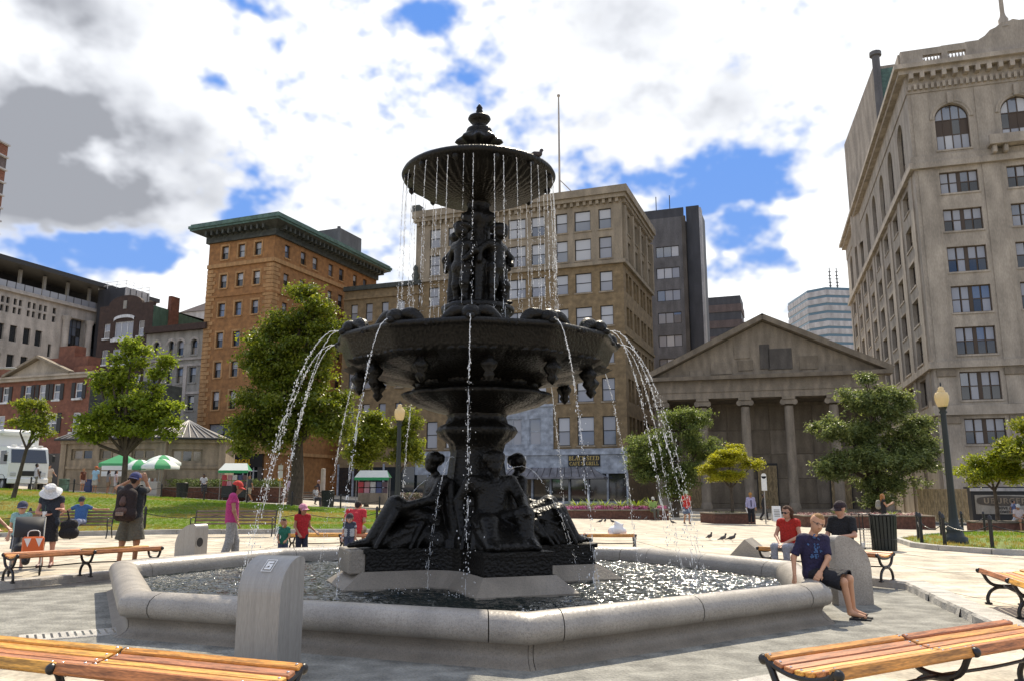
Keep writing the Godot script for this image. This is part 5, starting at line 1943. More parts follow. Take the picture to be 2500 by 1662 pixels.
	bc.bar(6.9, 13.3, 36.0, 36.3, 0.0, 1.3)
	bc.bar(6.9, 13.3, 36.3, 37.0, 1.1, 1.3)
	for u in [7.4, 8.4, 11.8, 12.8]: bc.cbox(V(u, 35.6, 0.55), V(0.4, 0.8, 1.0), 0.08)
	part(P, "balcony", bc.mesh(), "pale_stone")
	# panel strips between the bays
	for u in [0.35, 6.3, 12.4]:
		for r in [[-1.5, 8.9], [9.95, 13.55], [14.3, 34.45], [35.95, 42.9]]:
			var b := MB.new()
			b.bar(u, u + 1.55, r[0], r[1], 0.0, 0.08)
			part(P, "pilaster", b.mesh(), "pale_stone")
			if r[0] < 12 and r[0] > -2:
				var cpt := MB.new()
				cpt.cbox(V(u + 0.78, r[1] - 0.45, 0.1), V(1.75, 0.7, 0.22), 0.05)
				part(P, "pilaster_capital", cpt.mesh(), "brownstone2")
	for k in 9:
		var b := MB.new()
		b.bar(-0.14, 0.0, -1.5, 34.4, -1.9 - k * 7.7 - 1.0, -0.5 - k * 7.7 - 1.0)
		part(P, "pilaster", b.mesh(), "pale_stone")
	var rf := MB.new()
	rf.quad(V(0, 46.2, 0), V(W, 46.2, 0), V(W, 46.2, -D), V(0, 46.2, -D), Vector3.UP)
	rf.quad(V(0, -2, -D), V(W, -2, -D), V(W, 46.2, -D), V(0, 46.2, -D), V(0, 0, -1))
	rf.quad(V(W, -2, 0), V(W, -2, -D), V(W, 46.2, -D), V(W, 46.2, 0), V(1, 0, 0))
	part(P, "roof", rf.mesh(), "concrete_grey")
	# rear lift house
	var ph := MB.new()
	ph.bar(2.2, 9, 46, 64, -44, -34)
	ph.quad(V(-1.0, 40, -48), V(2.2, 40, -34), V(2.2, 64, -34), V(-1.0, 58, -48), V(-1, 0, 0.3))
	part(P, "lift_house", ph.mesh(), "pale_stone")
	var gp := MB.new()
	gp.bar(2.3, 9, 50, 63.5, -33.99, -33.9)
	part(P, "green_panel", gp.mesh(), "copper_green")
	var pipe := MB.new()
	pipe.tube([V(2.6, 46, -33.4), V(2.6, 65.5, -33.4)], 0.55, 10)
	pipe.tube([V(2.6, 65.4, -33.4), V(2.6, 66, -33.4)], 0.85, 10)
	part(P, "flue", pipe.mesh(), "concrete_grey")

func far_ones():
	# grey modern block
	var P := bld("modern_block", "dark grey slab office block with strip windows behind the church", 29.7, -134, -20)
	var st := {"nx": 3, "ny": 1, "panes": ["glass_blind2", "glass_blind", "glass_sky"], "depth": 0.2, "fw": 0.1}
	var w := []
	for v in [41.3, 37.5, 33.55, 29.6, 25.65, 21.7, 17.8]: w.append([13.0, 17.0, v, v + 1.95, st])
	facade(P, front(18), 18, -1, 48.4, w, "concrete_grey")
	var b := MB.new()
	b.bar(-18, 0, 48.4, 50, -0.3, 0.0)
	part(P, "parapet", b.mesh(), "dark_cladding")
	var d := MB.new()
	d.bar(-0.35, 0.25, -1, 48.4, -0.6, 0.2)
	part(P, "corner_pier", d.mesh(), "dark_stone")
	var e := MB.new()
	e.bar(0.3, 2.5, -1, 50.4, -10, -1.0)
	part(P, "dark_wing", e.mesh(), "dark_cladding")
	var f := MB.new()
	f.bar(2.5, 2.85, -1, 50.0, -3, -0.98)
	part(P, "edge_strip", f.mesh(), "far_pale")
	block(P, 18, 14, -1, 48.4, "dark_cladding")
	for x in [-5.0, -2.6]:
		var a := MB.new()
		a.tube([V(x, 50, -2), V(x, 53.2, -2)], 0.08, 5)
		part(P, "aerial", a.mesh(), "dark_frame")
	# far brown tower
	P = bld("far_tower", "far dark brown office tower peeping over the church roof", 57.5, -198, -20)
	for k in 12:
		var m := MB.new()
		m.bar(-14, 0, 2 + k * 4.0, 3.9 + k * 4.0, -10, 0)
		part(P, "floor_band", m.mesh(), "far_brown")
		var g := MB.new()
		g.bar(-13.8, -0.2, 3.9 + k * 4.0 - 0.001, 6.0 + k * 4.0, -9.8, -0.2)
		part(P, "window_band", g.mesh(), "dark_cladding")
	var lowb := MB.new()
	lowb.bar(0.01, 2.2, 0, 43, -10, 0.4)
	part(P, "lower_wing", lowb.mesh(), "far_brown")
	# far faceted tower
	P = bld("far_tower", "far pale faceted glass tower with blue window bands and two aerials", 127.5, -320, 0)
	var poly := pv([-5.5, -6.0, 0, 0, 16, -2, 22, -10, 22, -30, -5.5, -30])
	for k in 26:
		var y := k * 3.2
		var m := MB.new()
		m.prism(poly, y, y + 2.1)
		part(P, "floor_band", m.mesh(), "far_pale")
		var q := PackedVector2Array()
		for p in poly: q.append(Vector2(7, -13) + (p - Vector2(7, -13)) * 0.985)
		var g := MB.new()
		g.prism(q, y + 2.1, y + 3.2, false)
		part(P, "window_band", g.mesh(), "far_blue")
	for x in [4.5, 7.4]:
		var a := MB.new()
		a.tube([V(x, 82, -6), V(x, 93, -6)], [0.35, 0.2], 5)
		for k in 5: a.bar(x - 0.7, x + 0.7, 85 + k * 1.5, 85.3 + k * 1.5, -6.1, -5.9)
		part(P, "aerial", a.mesh(), "dark_frame")
	# far left towers
	P = bld("far_tower", "far dark red tower with stacked balconies at the sky's edge", -139.0, -200, -10)
	for k in 24:
		var m := MB.new()
		m.bar(-16, 0, 8 + k * 3.6, 11.2 + k * 3.6, -8, 0)
		part(P, "storey", m.mesh(), "far_brown" if k % 2 == 0 else "red_brick")
		var s := MB.new()
		s.bar(-16, 0.8, 11.2 + k * 3.6, 11.6 + k * 3.6, -8, 0.8)
		part(P, "balcony", s.mesh(), "far_pale")
	P = bld("far_tower", "far hazy tower top with a hipped roof left of the orange block", -100.0, -262, -20)
	var m2 := MB.new()
	m2.bar(-12, 0, 0, 60.5, -10, 0)
	part(P, "shaft", m2.mesh(), "far_pale")
	var h2 := MB.new()
	for q in [[V(-12.5, 60.5, 0.5), V(0.5, 60.5, 0.5)], [V(0.5, 60.5, 0.5), V(0.5, 60.5, -10)], [V(-12.5, 60.5, 0.5), V(-12.5, 60.5, -10)]]: h2.tri(q[0], q[1], V(-4.5, 65, -5), V(0, 1, 0))
	part(P, "hipped_roof", h2.mesh(), "far_brown")

func kiosk():
	var P := thing("station_house", "low stone station house with hipped seamed metal roof behind the lawn", "building", V(-26.52, 0, -62), 0)
	var g := 0.9
	var a1 := deg_to_rad(-14)
	var a2 := deg_to_rad(16)
	var L := Transform3D(Basis(Vector3.UP, a1), V(-9.0 * cos(a1), 0, 9.0 * sin(a1)))
	var Rr := Transform3D(Basis(Vector3.UP, a2), Vector3.ZERO)
	var st := {"nx": 2, "ny": 1, "panes": ["glass_dark", "glass_warm"], "frame": "kiosk_stone", "fw": 0.14, "depth": 0.25}
	var s3 := st.duplicate()
	s3.nx = 3
	facade(P, L, 9.0, g, 5.5, [[0.75, 2.7, 3.98, 4.85, st], [3.35, 5.3, 3.97, 4.82, st], [6.25, 8.3, 3.95, 4.78, st]], "kiosk_stone")
	facade(P, Rr, 4.4, g, 5.5, [[0.65, 2.85, 3.75, 4.75, s3]], "kiosk_stone")
	var E := func(x: Transform3D, u: float, v: float, z: float) -> Vector3: return x * V(u, v, z)
	var bd := MB.new()
	for q in [[L, 9.0], [Rr, 4.4]]:
		bd.X = q[0]
		bd.bar(-0.1, q[1] + 0.05, 5.25, 5.55, 0.0, 0.28)
		bd.bar(-0.1, q[1] + 0.05, 3.3, 3.5, 0.0, 0.08)
	part(P, "eaves_band", bd.mesh(), "kiosk_stone")
	for q in [[L, -0.15], [L, 8.85], [Rr, 4.05]]:
		var pm := MB.new()
		pm.X = q[0]
		pm.bar(q[1], q[1] + 0.5, g, 5.25, -0.1, 0.14)
		part(P, "pier", pm.mesh(), "kiosk_stone")
	var eL := L * V(-0.4, 5.55, 0.55)
	var eM := V(0.05, 5.55, 0.62)
	var eR := Rr * V(4.6, 5.55, 0.5)
	var bR := V(3.6, 5.55, -7.0)
	var bL := V(-10, 5.55, -8.0)
	var r1 := V(-6.2, 7.1, -3.4)
	var r2 := V(0.6, 7.15, -3.0)
	var rf := MB.new()
	rf.quad(eL, eM, r2, r1, V(0, 1, 1))
	rf.tri(eM, eR, r2, V(0.3, 1, 1))
	rf.tri(eR, bR, r2, V(1, 1, 0))
	rf.tri(eL, bL, r1, V(-1, 1, 0))
	rf.quad(bL, bR, r2, r1, V(0, 1, -1))
	var roof := part(P, "roof", rf.mesh(), "roof_metal")
	var seam := func(a: Vector3, b: Vector3):
		var m := MB.new()
		m.tube([a + V(0, 0.04, 0), b + V(0, 0.04, 0)], 0.055, 4)
		part(roof, "seam", m.mesh(), "roof_seam")
	for k in 18:
		var u := k / 17.0
		seam.call(eL.lerp(eM, u), r1.lerp(r2, u) if u > 0.25 else eL.lerp(r1, 1.0).lerp(r1, u * 4))
	for k in 8: seam.call(eM.lerp(eR, (k + 0.5) / 8.0), r2.lerp(eM.lerp(eR, (k + 0.5) / 8.0), 0.02 + 0.0 * k))
	for q in [[eL, eM], [eM, eR]]:
		var m := MB.new()
		m.tube([q[0], q[1]], 0.10, 6)
		part(roof, "gutter", m.mesh(), "black")
	var bw := MB.new()
	var c1 := L * V(0, 0, 0)
	var c2 := Rr * V(4.4, 0, 0)
	for q in [[c1, V(-9.6, 0, -7.5)], [c2, V(3.3, 0, -6.5)], [V(-9.6, 0, -7.5), V(3.3, 0, -6.5)]]: bw.quad(q[0] + V(0, g, 0), q[1] + V(0, g, 0), q[1] + V(0, 5.5, 0), q[0] + V(0, 5.5, 0), (q[0] + q[1]) / 2 - V(-3, 0, -3.5))
	part(P, "rear_wall", bw.mesh(), "kiosk_stone")

# ---------------------------------------------------------------- trees and plants
func clump_mesh(sd: int, leaves: int, size: float, spread: float) -> ArrayMesh:
	var r := RandomNumberGenerator.new()
	r.seed = sd
	var m := MB.new()
	for k in leaves:
		var p := V(r.randfn(), r.randfn() * 0.7, r.randfn()) * spread
		var d := V(r.randf_range(-1, 1), r.randf_range(-0.7, 0.35), r.randf_range(-1, 1)).normalized()
		var s := d.cross(V(r.randf_range(-0.4, 0.4), 1, r.randf_range(-0.4, 0.4))).normalized()
		var u := s.cross(d)
		var L := size * r.randf_range(0.7, 1.3)
		var w := L * 0.34
		m.tri(p, p + d * L * 0.45 + s * w + u * L * 0.1, p + d * L - u * L * 0.12)
		m.tri(p, p + d * L * 0.45 - s * w + u * L * 0.1, p + d * L - u * L * 0.12)
	return m.mesh()

# blobs are [offset from the base, radii]; leaves gather round branch ends in them
func tree(called: String, label: String, base: Vector3, trunk_h: float, tr: float, blobs: Array, n: int, leaf: float, c1: Color, c2: Color, sd: int, ends := 60, bark := "bark", lean := Vector3.ZERO, group := "") -> Node3D:
	var r := RandomNumberGenerator.new()
	r.seed = sd
	var P := thing(called, label, "tree", base, 0, group)
	var m := MB.new()
	var fork := V(0, trunk_h, 0) + lean
	m.tube([V(0, -0.3, 0), V(0, 0.1, 0), lean * 0.3 + V(tr * 0.3, trunk_h * 0.4, 0), fork], [tr * 1.7, tr * 1.15, tr * 0.95, tr * 0.75], 10)
	var tips := []
	var vol := 0.0
	for b in blobs: vol += b[1].x * b[1].y * b[1].z
	for b in blobs:
		var k := maxi(3, int(ends * b[1].x * b[1].y * b[1].z / vol))
		var c: Vector3 = b[0]
		var knee := fork.lerp(c, 0.5) + V(r.randfn(), r.randfn(), r.randfn()) * 0.15
		m.tube([fork - V(0, 0.15, 0), knee, c], [tr * 0.6, tr * 0.42, tr * 0.22], 7)
		for i in k:
			var d := V(r.randfn(), r.randfn(), r.randfn()).normalized()
			var q: Vector3 = c + d * b[1] * pow(r.randf(), 0.4) * 0.86
			tips.append(q)
			if i % 2 == 0 or k < 10:
				var mid := c.lerp(q, 0.5) + V(r.randfn(), r.randfn() - 0.5, r.randfn()) * 0.12
				m.tube([c.lerp(fork, 0.15 * r.randf()), mid, q], [tr * 0.2, tr * 0.12, tr * 0.05], 5)
	part(P, "trunk", m.mesh(), bark)
	var xf := []
	var cl := []
	var sp: float = pow(vol / blobs.size(), 1.0 / 3.0) * 0.175
	for i in n:
		var t: Vector3 = tips[r.randi() % tips.size()]
		var p := t + V(r.randfn() * sp, r.randfn() * sp * 0.5, r.randfn() * sp)
		var s := r.randf_range(0.7, 1.25)
		xf.append(Transform3D(Basis.from_euler(V(r.randf_range(-0.5, 0.5), r.randf() * TAU, r.randf_range(-0.5, 0.5))).scaled(Vector3.ONE * s), p))
		var u := clampf(r.randf() * 0.75 + 0.25 * r.randf(), 0, 1)
		cl.append(c1.lerp(c2, u) * r.randf_range(0.8, 1.2))
	var o := scatter(P, "crown", clump_mesh(sd, 8, leaf, leaf * 0.9), "leaf", xf, cl)
	return P

func trees():
	var gd := Color(0.072, 0.122, 0.013)
	var gl := Color(0.304, 0.340, 0.029)
	var p := G(-18.2, -38.5)
	tree("maple_tree", "young bright green maple in front of the station house roof", p, 3.0, 0.15, [[V(0.17, 4.6, 0), V(1.87, 1.3, 1.70)], [V(-1.02, 4.2, 0.4), V(1.27, 0.9, 1.10)], [V(1.27, 5.2, -0.3), V(1.02, 0.9, 0.94)], [V(-0.42, 6.0, 0), V(1.10, 1.1, 1.02)], [V(-1.02, 7.0, 0), V(0.59, 0.9, 0.59)], [V(0.51, 7.3, 0.1), V(0.47, 0.8, 0.47)], [V(1.36, 6.4, 0), V(0.51, 0.7, 0.51)], [V(-1.95, 3.8, 0), V(0.59, 0.5, 0.59)], [V(2.04, 4.2, 0), V(0.51, 0.5, 0.51)], [V(-0.09, 8.0, 0), V(0.26, 0.6, 0.26)], [V(1.61, 7.1, 0), V(0.26, 0.6, 0.26)], [V(-1.61, 6.3, 0), V(0.42, 0.5, 0.42)]], 1700, 0.20, Color(0.101, 0.162, 0.015), Color(0.344, 0.405, 0.040), 101, 70)
	p = G(-27.2, -45)
	tree("sapling_tree", "thin leaning sapling with sparse yellow green leaves by the truck", p, 2.9, 0.11, [[V(0.9, 4.4, 0), V(0.9, 0.7, 0.8)], [V(0.1, 4.2, 0), V(0.8, 0.6, 0.7)], [V(0.6, 5.1, 0), V(0.9, 0.6, 0.8)], [V(1.3, 3.6, 0), V(0.6, 0.4, 0.5)]], 420, 0.16, Color(0.10, 0.15, 0.015), Color(0.36, 0.38, 0.04), 102, 34, "bark", V(0.45, 0, 0))
	p = G(-13.3, -50.5)
	tree("linden_tree", "big dense dark green tree rising between the orange and tan blocks", p, 4.0, 0.42, [[V(-0.6, 6.0, 0), V(3.6, 2.4, 3.2)], [V(-0.8, 9.0, 0), V(3.0, 2.2, 2.8)], [V(-0.2, 11.6, 0.2), V(2.4, 1.7, 2.2)], [V(0.8, 13.3, 0), V(1.5, 1.2, 1.4)], [V(-2.3, 4.4, 0.6), V(2.3, 1.5, 2.0)], [V(1.9, 5.6, 0.5), V(2.2, 1.8, 2.0)], [V(1.6, 10.6, 0.3), V(1.8, 1.5, 1.6)], [V(-2.0, 10.4, 0.4), V(1.5, 1.4, 1.5)]], 6800, 0.22, gd, Color(0.263, 0.276, 0.026), 103, 170)
	p = G(-10.5, -59.5)
	tree("street_tree", "small yellow green street tree behind the left lamp post, fuller of the pair", p, 2.6, 0.16, [[V(0, 4.9, 0), V(1.9, 1.5, 1.6)], [V(-0.8, 3.6, 0), V(1.4, 0.9, 1.2)], [V(0.7, 6.3, 0), V(1.1, 0.9, 1.0)]], 1700, 0.20, Color(0.09, 0.14, 0.015), Color(0.34, 0.36, 0.03), 104, 50)
	p = G(-8.4, -60.5)
	tree("street_tree", "small yellow green street tree behind the left lamp post, slimmer of the pair", p, 2.5, 0.14, [[V(0.2, 4.6, 0), V(1.6, 1.5, 1.4)], [V(0.4, 6.4, 0), V(1.1, 1.0, 1.0)], [V(0.9, 3.6, 0), V(1.1, 0.8, 1.0)]], 1400, 0.20, Color(0.09, 0.14, 0.015), Color(0.34, 0.36, 0.03), 105, 44)
	p = G(12.0, -61)
	tree("plaza_tree", "dark green spreading tree left of the church columns", p, 2.6, 0.28, [[V(0.6, 6.6, 0), V(2.6, 1.6, 2.2)], [V(-1.6, 4.8, 0), V(2.6, 1.6, 2.2)], [V(2.0, 4.9, 0), V(2.2, 1.3, 2.0)], [V(-0.5, 3.2, 0.5), V(2.8, 1.1, 2.2)], [V(0.6, 2.0, 0.3), V(1.8, 0.9, 1.6)]], 4600, 0.19, Color(0.06, 0.10, 0.03), Color(0.26, 0.31, 0.08), 106, 110)
	p = G(13.2, -49.6)
	tree("honey_locust", "low flat topped golden yellow tree in a brick planter before the church", p + V(0, 0.45, 0), 1.7, 0.09, [[V(0, 3.3, 0), V(1.5, 0.55, 1.3)], [V(-1.3, 2.8, 0), V(1.0, 0.4, 0.9)], [V(1.3, 2.9, 0), V(0.9, 0.4, 0.9)], [V(0.4, 3.9, 0), V(0.7, 0.4, 0.7)], [V(-0.3, 2.3, 0.2), V(1.6, 0.3, 1.2)]], 1900, 0.13, Color(0.22, 0.23, 0.015), Color(0.52, 0.50, 0.03), 107, 60)
	p = G(27.2, -62)
	tree("plaza_tree", "big rounded grey green tree between the church and the stone tower block", p, 3.0, 0.34, [[V(0.4, 9.0, 0), V(2.8, 2.0, 2.6)], [V(-1.9, 6.8, 0.3), V(2.8, 1.7, 2.4)], [V(2.3, 6.6, 0), V(2.7, 1.9, 2.4)], [V(-3.2, 4.3, 0.5), V(2.4, 1.3, 2.0)], [V(0.4, 4.4, 0.6), V(3.2, 1.8, 2.6)], [V(3.4, 4.0, 0), V(2.2, 1.7, 2.0)], [V(0.3, 2.2, 0.4), V(3.0, 1.1, 2.4)]], 6000, 0.19, Color(0.07, 0.11, 0.04), Color(0.32, 0.36, 0.12), 108, 150)
	p = G(27.0, -40.5)
	tree("edge_tree", "leafy green tree overhanging the lawn beside the stone tower block", p, 2.4, 0.22, [[V(0.3, 5.2, 0), V(2.0, 1.3, 1.8)], [V(-1.1, 4.2, 0), V(1.6, 0.9, 1.4)], [V(1.4, 4.0, 0), V(1.8, 1.2, 1.6)], [V(-0.2, 3.0, 0.2), V(1.6, 0.7, 1.4)]], 2400, 0.20, Color(0.081, 0.130, 0.015), Color(0.385, 0.390, 0.040), 109, 60)
	p = G(24.9, -42.5)
	tree("honey_locust", "small yellow green tree in the brick planter by the black burger stall", p + V(0, 0.4, 0), 1.8, 0.10, [[V(0, 3.1, 0), V(1.5, 0.6, 1.2)], [V(-0.9, 2.5, 0), V(1.1, 0.45, 0.9)], [V(0.9, 2.6, 0), V(1.0, 0.5, 0.9)]], 1300, 0.14, Color(0.13, 0.19, 0.015), Color(0.42, 0.44, 0.03), 110, 40)

func planter(called: String, label: String, c: Vector3, w: float, d: float, h: float, turn: float) -> Node3D:
	var P := thing(called, label, "planter", c, turn, "brick planters on the plaza")
	for q in [[V(0, h / 2 - 0.1, d / 2 - 0.12), V(w, h + 0.2, 0.24)], [V(0, h / 2 - 0.1, -d / 2 + 0.12), V(w, h + 0.2, 0.24)], [V(-w / 2 + 0.12, h / 2 - 0.1, 0), V(0.24, h + 0.2, d - 0.48)], [V(w / 2 - 0.12, h / 2 - 0.1, 0), V(0.24, h + 0.2, d - 0.48)]]:
		var m := MB.new()
		m.cbox(q[0], q[1], 0.02)
		part(P, "wall", m.mesh(), "brick_planter")
	for q in [[V(0, h + 0.04, d / 2 - 0.12), V(w + 0.06, 0.08, 0.32)], [V(0, h + 0.04, -d / 2 + 0.12), V(w + 0.06, 0.08, 0.32)], [V(-w / 2 + 0.12, h + 0.04, 0), V(0.30, 0.076, d - 0.58)], [V(w / 2 - 0.12, h + 0.04, 0), V(0.30, 0.076, d - 0.58)]]:
		var m := MB.new()
		m.cbox(q[0], q[1], 0.015)
		part(P, "coping", m.mesh(), "brownstone2")
	var s := MB.new()
	s.bar(-w / 2 + 0.2, w / 2 - 0.2, h - 0.2, h - 0.05, -d / 2 + 0.2, d / 2 - 0.2)
	part(P, "soil", s.mesh(), "soil")
	return P

func flowers(P: Node3D, called: String, w: float, d: float, y: float, n: int, c1: Color, c2: Color, sd: int, size := 0.06, hgt := 0.2):
	var r := RandomNumberGenerator.new()
	r.seed = sd
	var xf := []
	var cl := []
	for k in n:
		xf.append(Transform3D(Basis.from_euler(V(r.randf() * 0.6, r.randf() * TAU, 0)), V(r.randf_range(-w, w) / 2, y + r.randf() * hgt, r.randf_range(-d, d) / 2)))
		cl.append(c1.lerp(c2, r.randf()))
	scatter(P, called, clump_mesh(sd, 7, size, size * 0.8), "petal", xf, cl)

func spiky(P: Node3D, x: float, y: float, z: float, s: float, r: RandomNumberGenerator):
	var m := MB.new()
	m.tinted = true
	for k in 26:
		var a := r.randf() * TAU
		var up := r.randf_range(0.3, 1.2)
		var d := V(cos(a), up, sin(a)).normalized()
		var w := d.cross(Vector3.UP).normalized() * 0.07 * s
		m.tint = Color(0.13, 0.22, 0.02).lerp(Color(0.30, 0.36, 0.04), r.randf())
		var t := d * s * r.randf_range(0.5, 0.9)
		m.tri(-w, w, t * 0.6 + V(0, 0.05, 0))
		m.tri(w * 0.6 + t * 0.5, -w * 0.6 + t * 0.5, t + V(cos(a), -0.15, sin(a)) * 0.1)
	part(P, "spiky_plant", m.mesh(), "leaf", at(x, y, z))

func planters():
	var r := RandomNumberGenerator.new()
	r.seed = 5
	var P := planter("flower_planter", "long brick planter full of pink flowers and spiky leaves", G(6.7, -54) + V(0, -0.05, 0), 6.6, 2.2, 0.55, 0.05)
	flowers(P, "blossom", 6.3, 1.95, 0.55, 1100, Color(0.60, 0.06, 0.28), Color(0.55, 0.22, 0.42), 1, 0.09, 0.30)
	flowers(P, "leaves", 6.3, 1.95, 0.55, 500, Color(0.08, 0.12, 0.02), Color(0.24, 0.26, 0.05), 11, 0.10, 0.36)
	for q in [[-1.6, 0.0], [-0.7, 0.3], [0.4, -0.1], [2.4, 0.1], [-2.4, -0.2], [1.4, 0.3]]: spiky(P, q[0], 0.7, q[1], 1.15, r)
	P = planter("tree_planter", "square brick planter at the foot of the golden yellow tree", G(12.9, -49.6) + V(0, -0.02, 0), 2.6, 2.0, 0.55, 0.2)
	flowers(P, "ground_cover", 2.2, 1.6, 0.5, 120, Color(0.03, 0.06, 0.01), Color(0.10, 0.12, 0.02), 2, 0.07, 0.08)
	P = planter("rose_planter", "long low brick planter with red and white bedding behind the seated couple", G(19.6, -46.5) + V(0, -0.02, 0), 7.0, 2.4, 0.62, -0.05)
	flowers(P, "blossom", 6.6, 2.0, 0.6, 500, Color(0.35, 0.05, 0.05), Color(0.5, 0.42, 0.38), 3, 0.07)
	spiky(P, -1.2, 0.6, 0, 0.8, r)
	spiky(P, 1.6, 0.6, 0.2, 0.7, r)
	P = planter("tree_planter", "brick planter at the foot of the small yellow green tree by the stall", G(25.4, -41.4) + V(0, -0.02, 0), 4.6, 1.6, 0.5, 0.0)
	flowers(P, "ground_cover", 4.2, 1.2, 0.45, 160, Color(0.03, 0.06, 0.01), Color(0.10, 0.12, 0.02), 4, 0.07, 0.08)
	P = planter("shrub_planter", "brick planter of pale green shrubs in front of the bagel shop", G(-20.4, -58.5), 8.5, 1.6, 0.8, 0.0)
	flowers(P, "shrub", 8.0, 1.2, 0.8, 700, Color(0.07, 0.12, 0.02), Color(0.22, 0.27, 0.05), 5, 0.12, 0.6)
	P = planter("shrub_planter", "brick planter with mixed flowers right of the left lamp post", G(-5.2, -53.5), 4.6, 1.6, 0.6, 0.0)
	flowers(P, "blossom", 4.2, 1.2, 0.6, 420, Color(0.10, 0.13, 0.02), Color(0.32, 0.20, 0.22), 6, 0.10, 0.6)

# ---------------------------------------------------------------- street furniture
func arc(pts: Array, n: int) -> Array:
	var c := Curve3D.new()
	for i in pts.size():
		var t: Vector3 = (pts[mini(i + 1, pts.size() - 1)] - pts[maxi(i - 1, 0)]) / 6.0
		c.add_point(pts[i], -t, t)
	c.bake_interval = 0.01
	var o := []
	var L := c.get_baked_length()
	for k in n: o.append(c.sample_baked(L * k / (n - 1.0), true))
	return o

func bench_frame() -> ArrayMesh:
	var m := MB.new()
	var r := 0.024
	m.tube(arc([V(0, 0.465, -0.275), V(0, 0.41, -0.235), V(0, 0.32, -0.19), V(0, 0.265, -0.12), V(0, 0.25, 0), V(0, 0.265, 0.12), V(0, 0.32, 0.19), V(0, 0.41, 0.235), V(0, 0.465, 0.275)], 22), r, 8)
	m.tube(arc([V(0, 0.0, -0.20), V(0, 0.08, -0.21), V(0, 0.17, -0.17), V(0, 0.225, -0.09), V(0, 0.235, 0), V(0, 0.225, 0.09), V(0, 0.17, 0.17), V(0, 0.08, 0.21), V(0, 0.0, 0.20)], 22), r, 8)
	m.tube(arc([V(0, 0.465, -0.285), V(0, 0.425, -0.20), V(0, 0.395, -0.08), V(0, 0.39, 0.05), V(0, 0.405, 0.16), V(0, 0.455, 0.285)], 18), 0.02, 8)
	for s in [-1.0, 1.0]:
		m.ball(V(0, 0.455, s * 0.295), V(0.032, 0.036, 0.036), 10, 7)
		m.cbox(V(0, 0.012, s * 0.205), V(0.06, 0.024, 0.09), 0.005)
	m.cbox(V(0, 0.243, 0), V(0.05, 0.05, 0.2), 0.012)
	return m.mesh()

func backless_bench(label: String, c: Vector3, dir: Vector3, L: float) -> Node3D:
	var P := thing("backless_bench", label, "bench", c, atan2(-dir.z, dir.x), "slatted benches around the pool")
	if not shared.has("bf"):
		shared.bf = bench_frame()
		var b := MB.new()
		b.ball(Vector3.ZERO, V(0.011, 0.007, 0.011), 7, 4)
		shared.bolt = b.mesh()
	for x in [-L / 2 + 0.03, 0.0, L / 2 - 0.03]: part(P, "iron_frame", shared.bf, "iron", at(x, 0, 0))
	var rod := MB.new()
	rod.tube(arc([V(-L / 2, 0.25, 0), V(-L / 4, 0.235, 0), V(0, 0.25, 0), V(L / 4, 0.235, 0), V(L / 2, 0.25, 0)], 16), 0.013, 6)
	part(P, "tie_rod", rod.mesh(), "iron")
	var key := "sl%.2f" % L
	var sl := L / 2 - 0.035
	if not shared.has(key):
		var m := MB.new()
		m.cbox(Vector3.ZERO, V(sl, 0.036, 0.074), 0.006)
		shared[key] = m.mesh()
	for s in [-1.0, 1.0]:
		for k in 7:
			var z := -0.255 + k * 0.085
			var y := 0.415 + 0.055 * pow(absf(z) / 0.255, 2.0)
			var tilt := -0.42 * z / 0.255
			if k == 0 or k == 6:
				if not shared.has(key + "e"):
					var em := MB.new()
					em.cbox(V(0, -0.018, 0), V(sl, 0.072, 0.06), 0.008)
					shared[key + "e"] = em.mesh()
			part(P, "slat", shared[key + "e"] if k == 0 or k == 6 else shared[key], "slat%d" % rng.randi_range(0, 4), Transform3D(Basis(Vector3.RIGHT, tilt), V(s * (sl / 2 + 0.016), y, z)))
			if c.z > -13:
				for e in [-1.0, 1.0]: part(P, "bolt", shared.bolt, "steel_bright", Transform3D(Basis(), V(s * (sl / 2 + 0.016) + e * (sl / 2 - 0.03), y + 0.02, z)))
	return P

func back_bench() -> Node3D:
	var P := thing("park_bench", "weathered slatted park bench with back on the lawn edge, empty", "bench", Vector3.ZERO, 0, "backed benches along the lawn")
	var L := 2.9
	for s in [-1.0, 1.0]:
		var m := MB.new()
		var x: float = s * (L / 2 - 0.03)
		m.tube(arc([V(x, 0, 0.28), V(x, 0.22, 0.20), V(x, 0.42, 0.26)], 8), 0.022, 6)
		m.tube(arc([V(x, 0, -0.30), V(x, 0.25, -0.20), V(x, 0.45, -0.20), V(x, 0.9, -0.34)], 12), 0.022, 6)
		m.tube(arc([V(x, 0.42, 0.26), V(x, 0.40, 0), V(x, 0.43, -0.2)], 8), 0.02, 6)
		m.tube(arc([V(x, 0.42, 0.26), V(x, 0.62, 0.24), V(x, 0.66, 0.05), V(x, 0.64, -0.24)], 10), 0.018, 6)
		part(P, "iron_end", m.mesh(), "iron")
	var m := MB.new()
	m.cbox(Vector3.ZERO, V(L - 0.08, 0.03, 0.075), 0.005)
	var sm := m.mesh()
	for k in 5: part(P, "seat_slat", sm, ["old_slat", "old_slat2"][k % 2], at(0, 0.43 + 0.01 * absf(k - 2), 0.22 - k * 0.095))
	for k in 4: part(P, "back_slat", sm, ["old_slat2", "old_slat"][k % 2], Transform3D(Basis(Vector3.RIGHT, 1.27), V(0, 0.55 + k * 0.105, -0.225 - k * 0.033)))
	return P

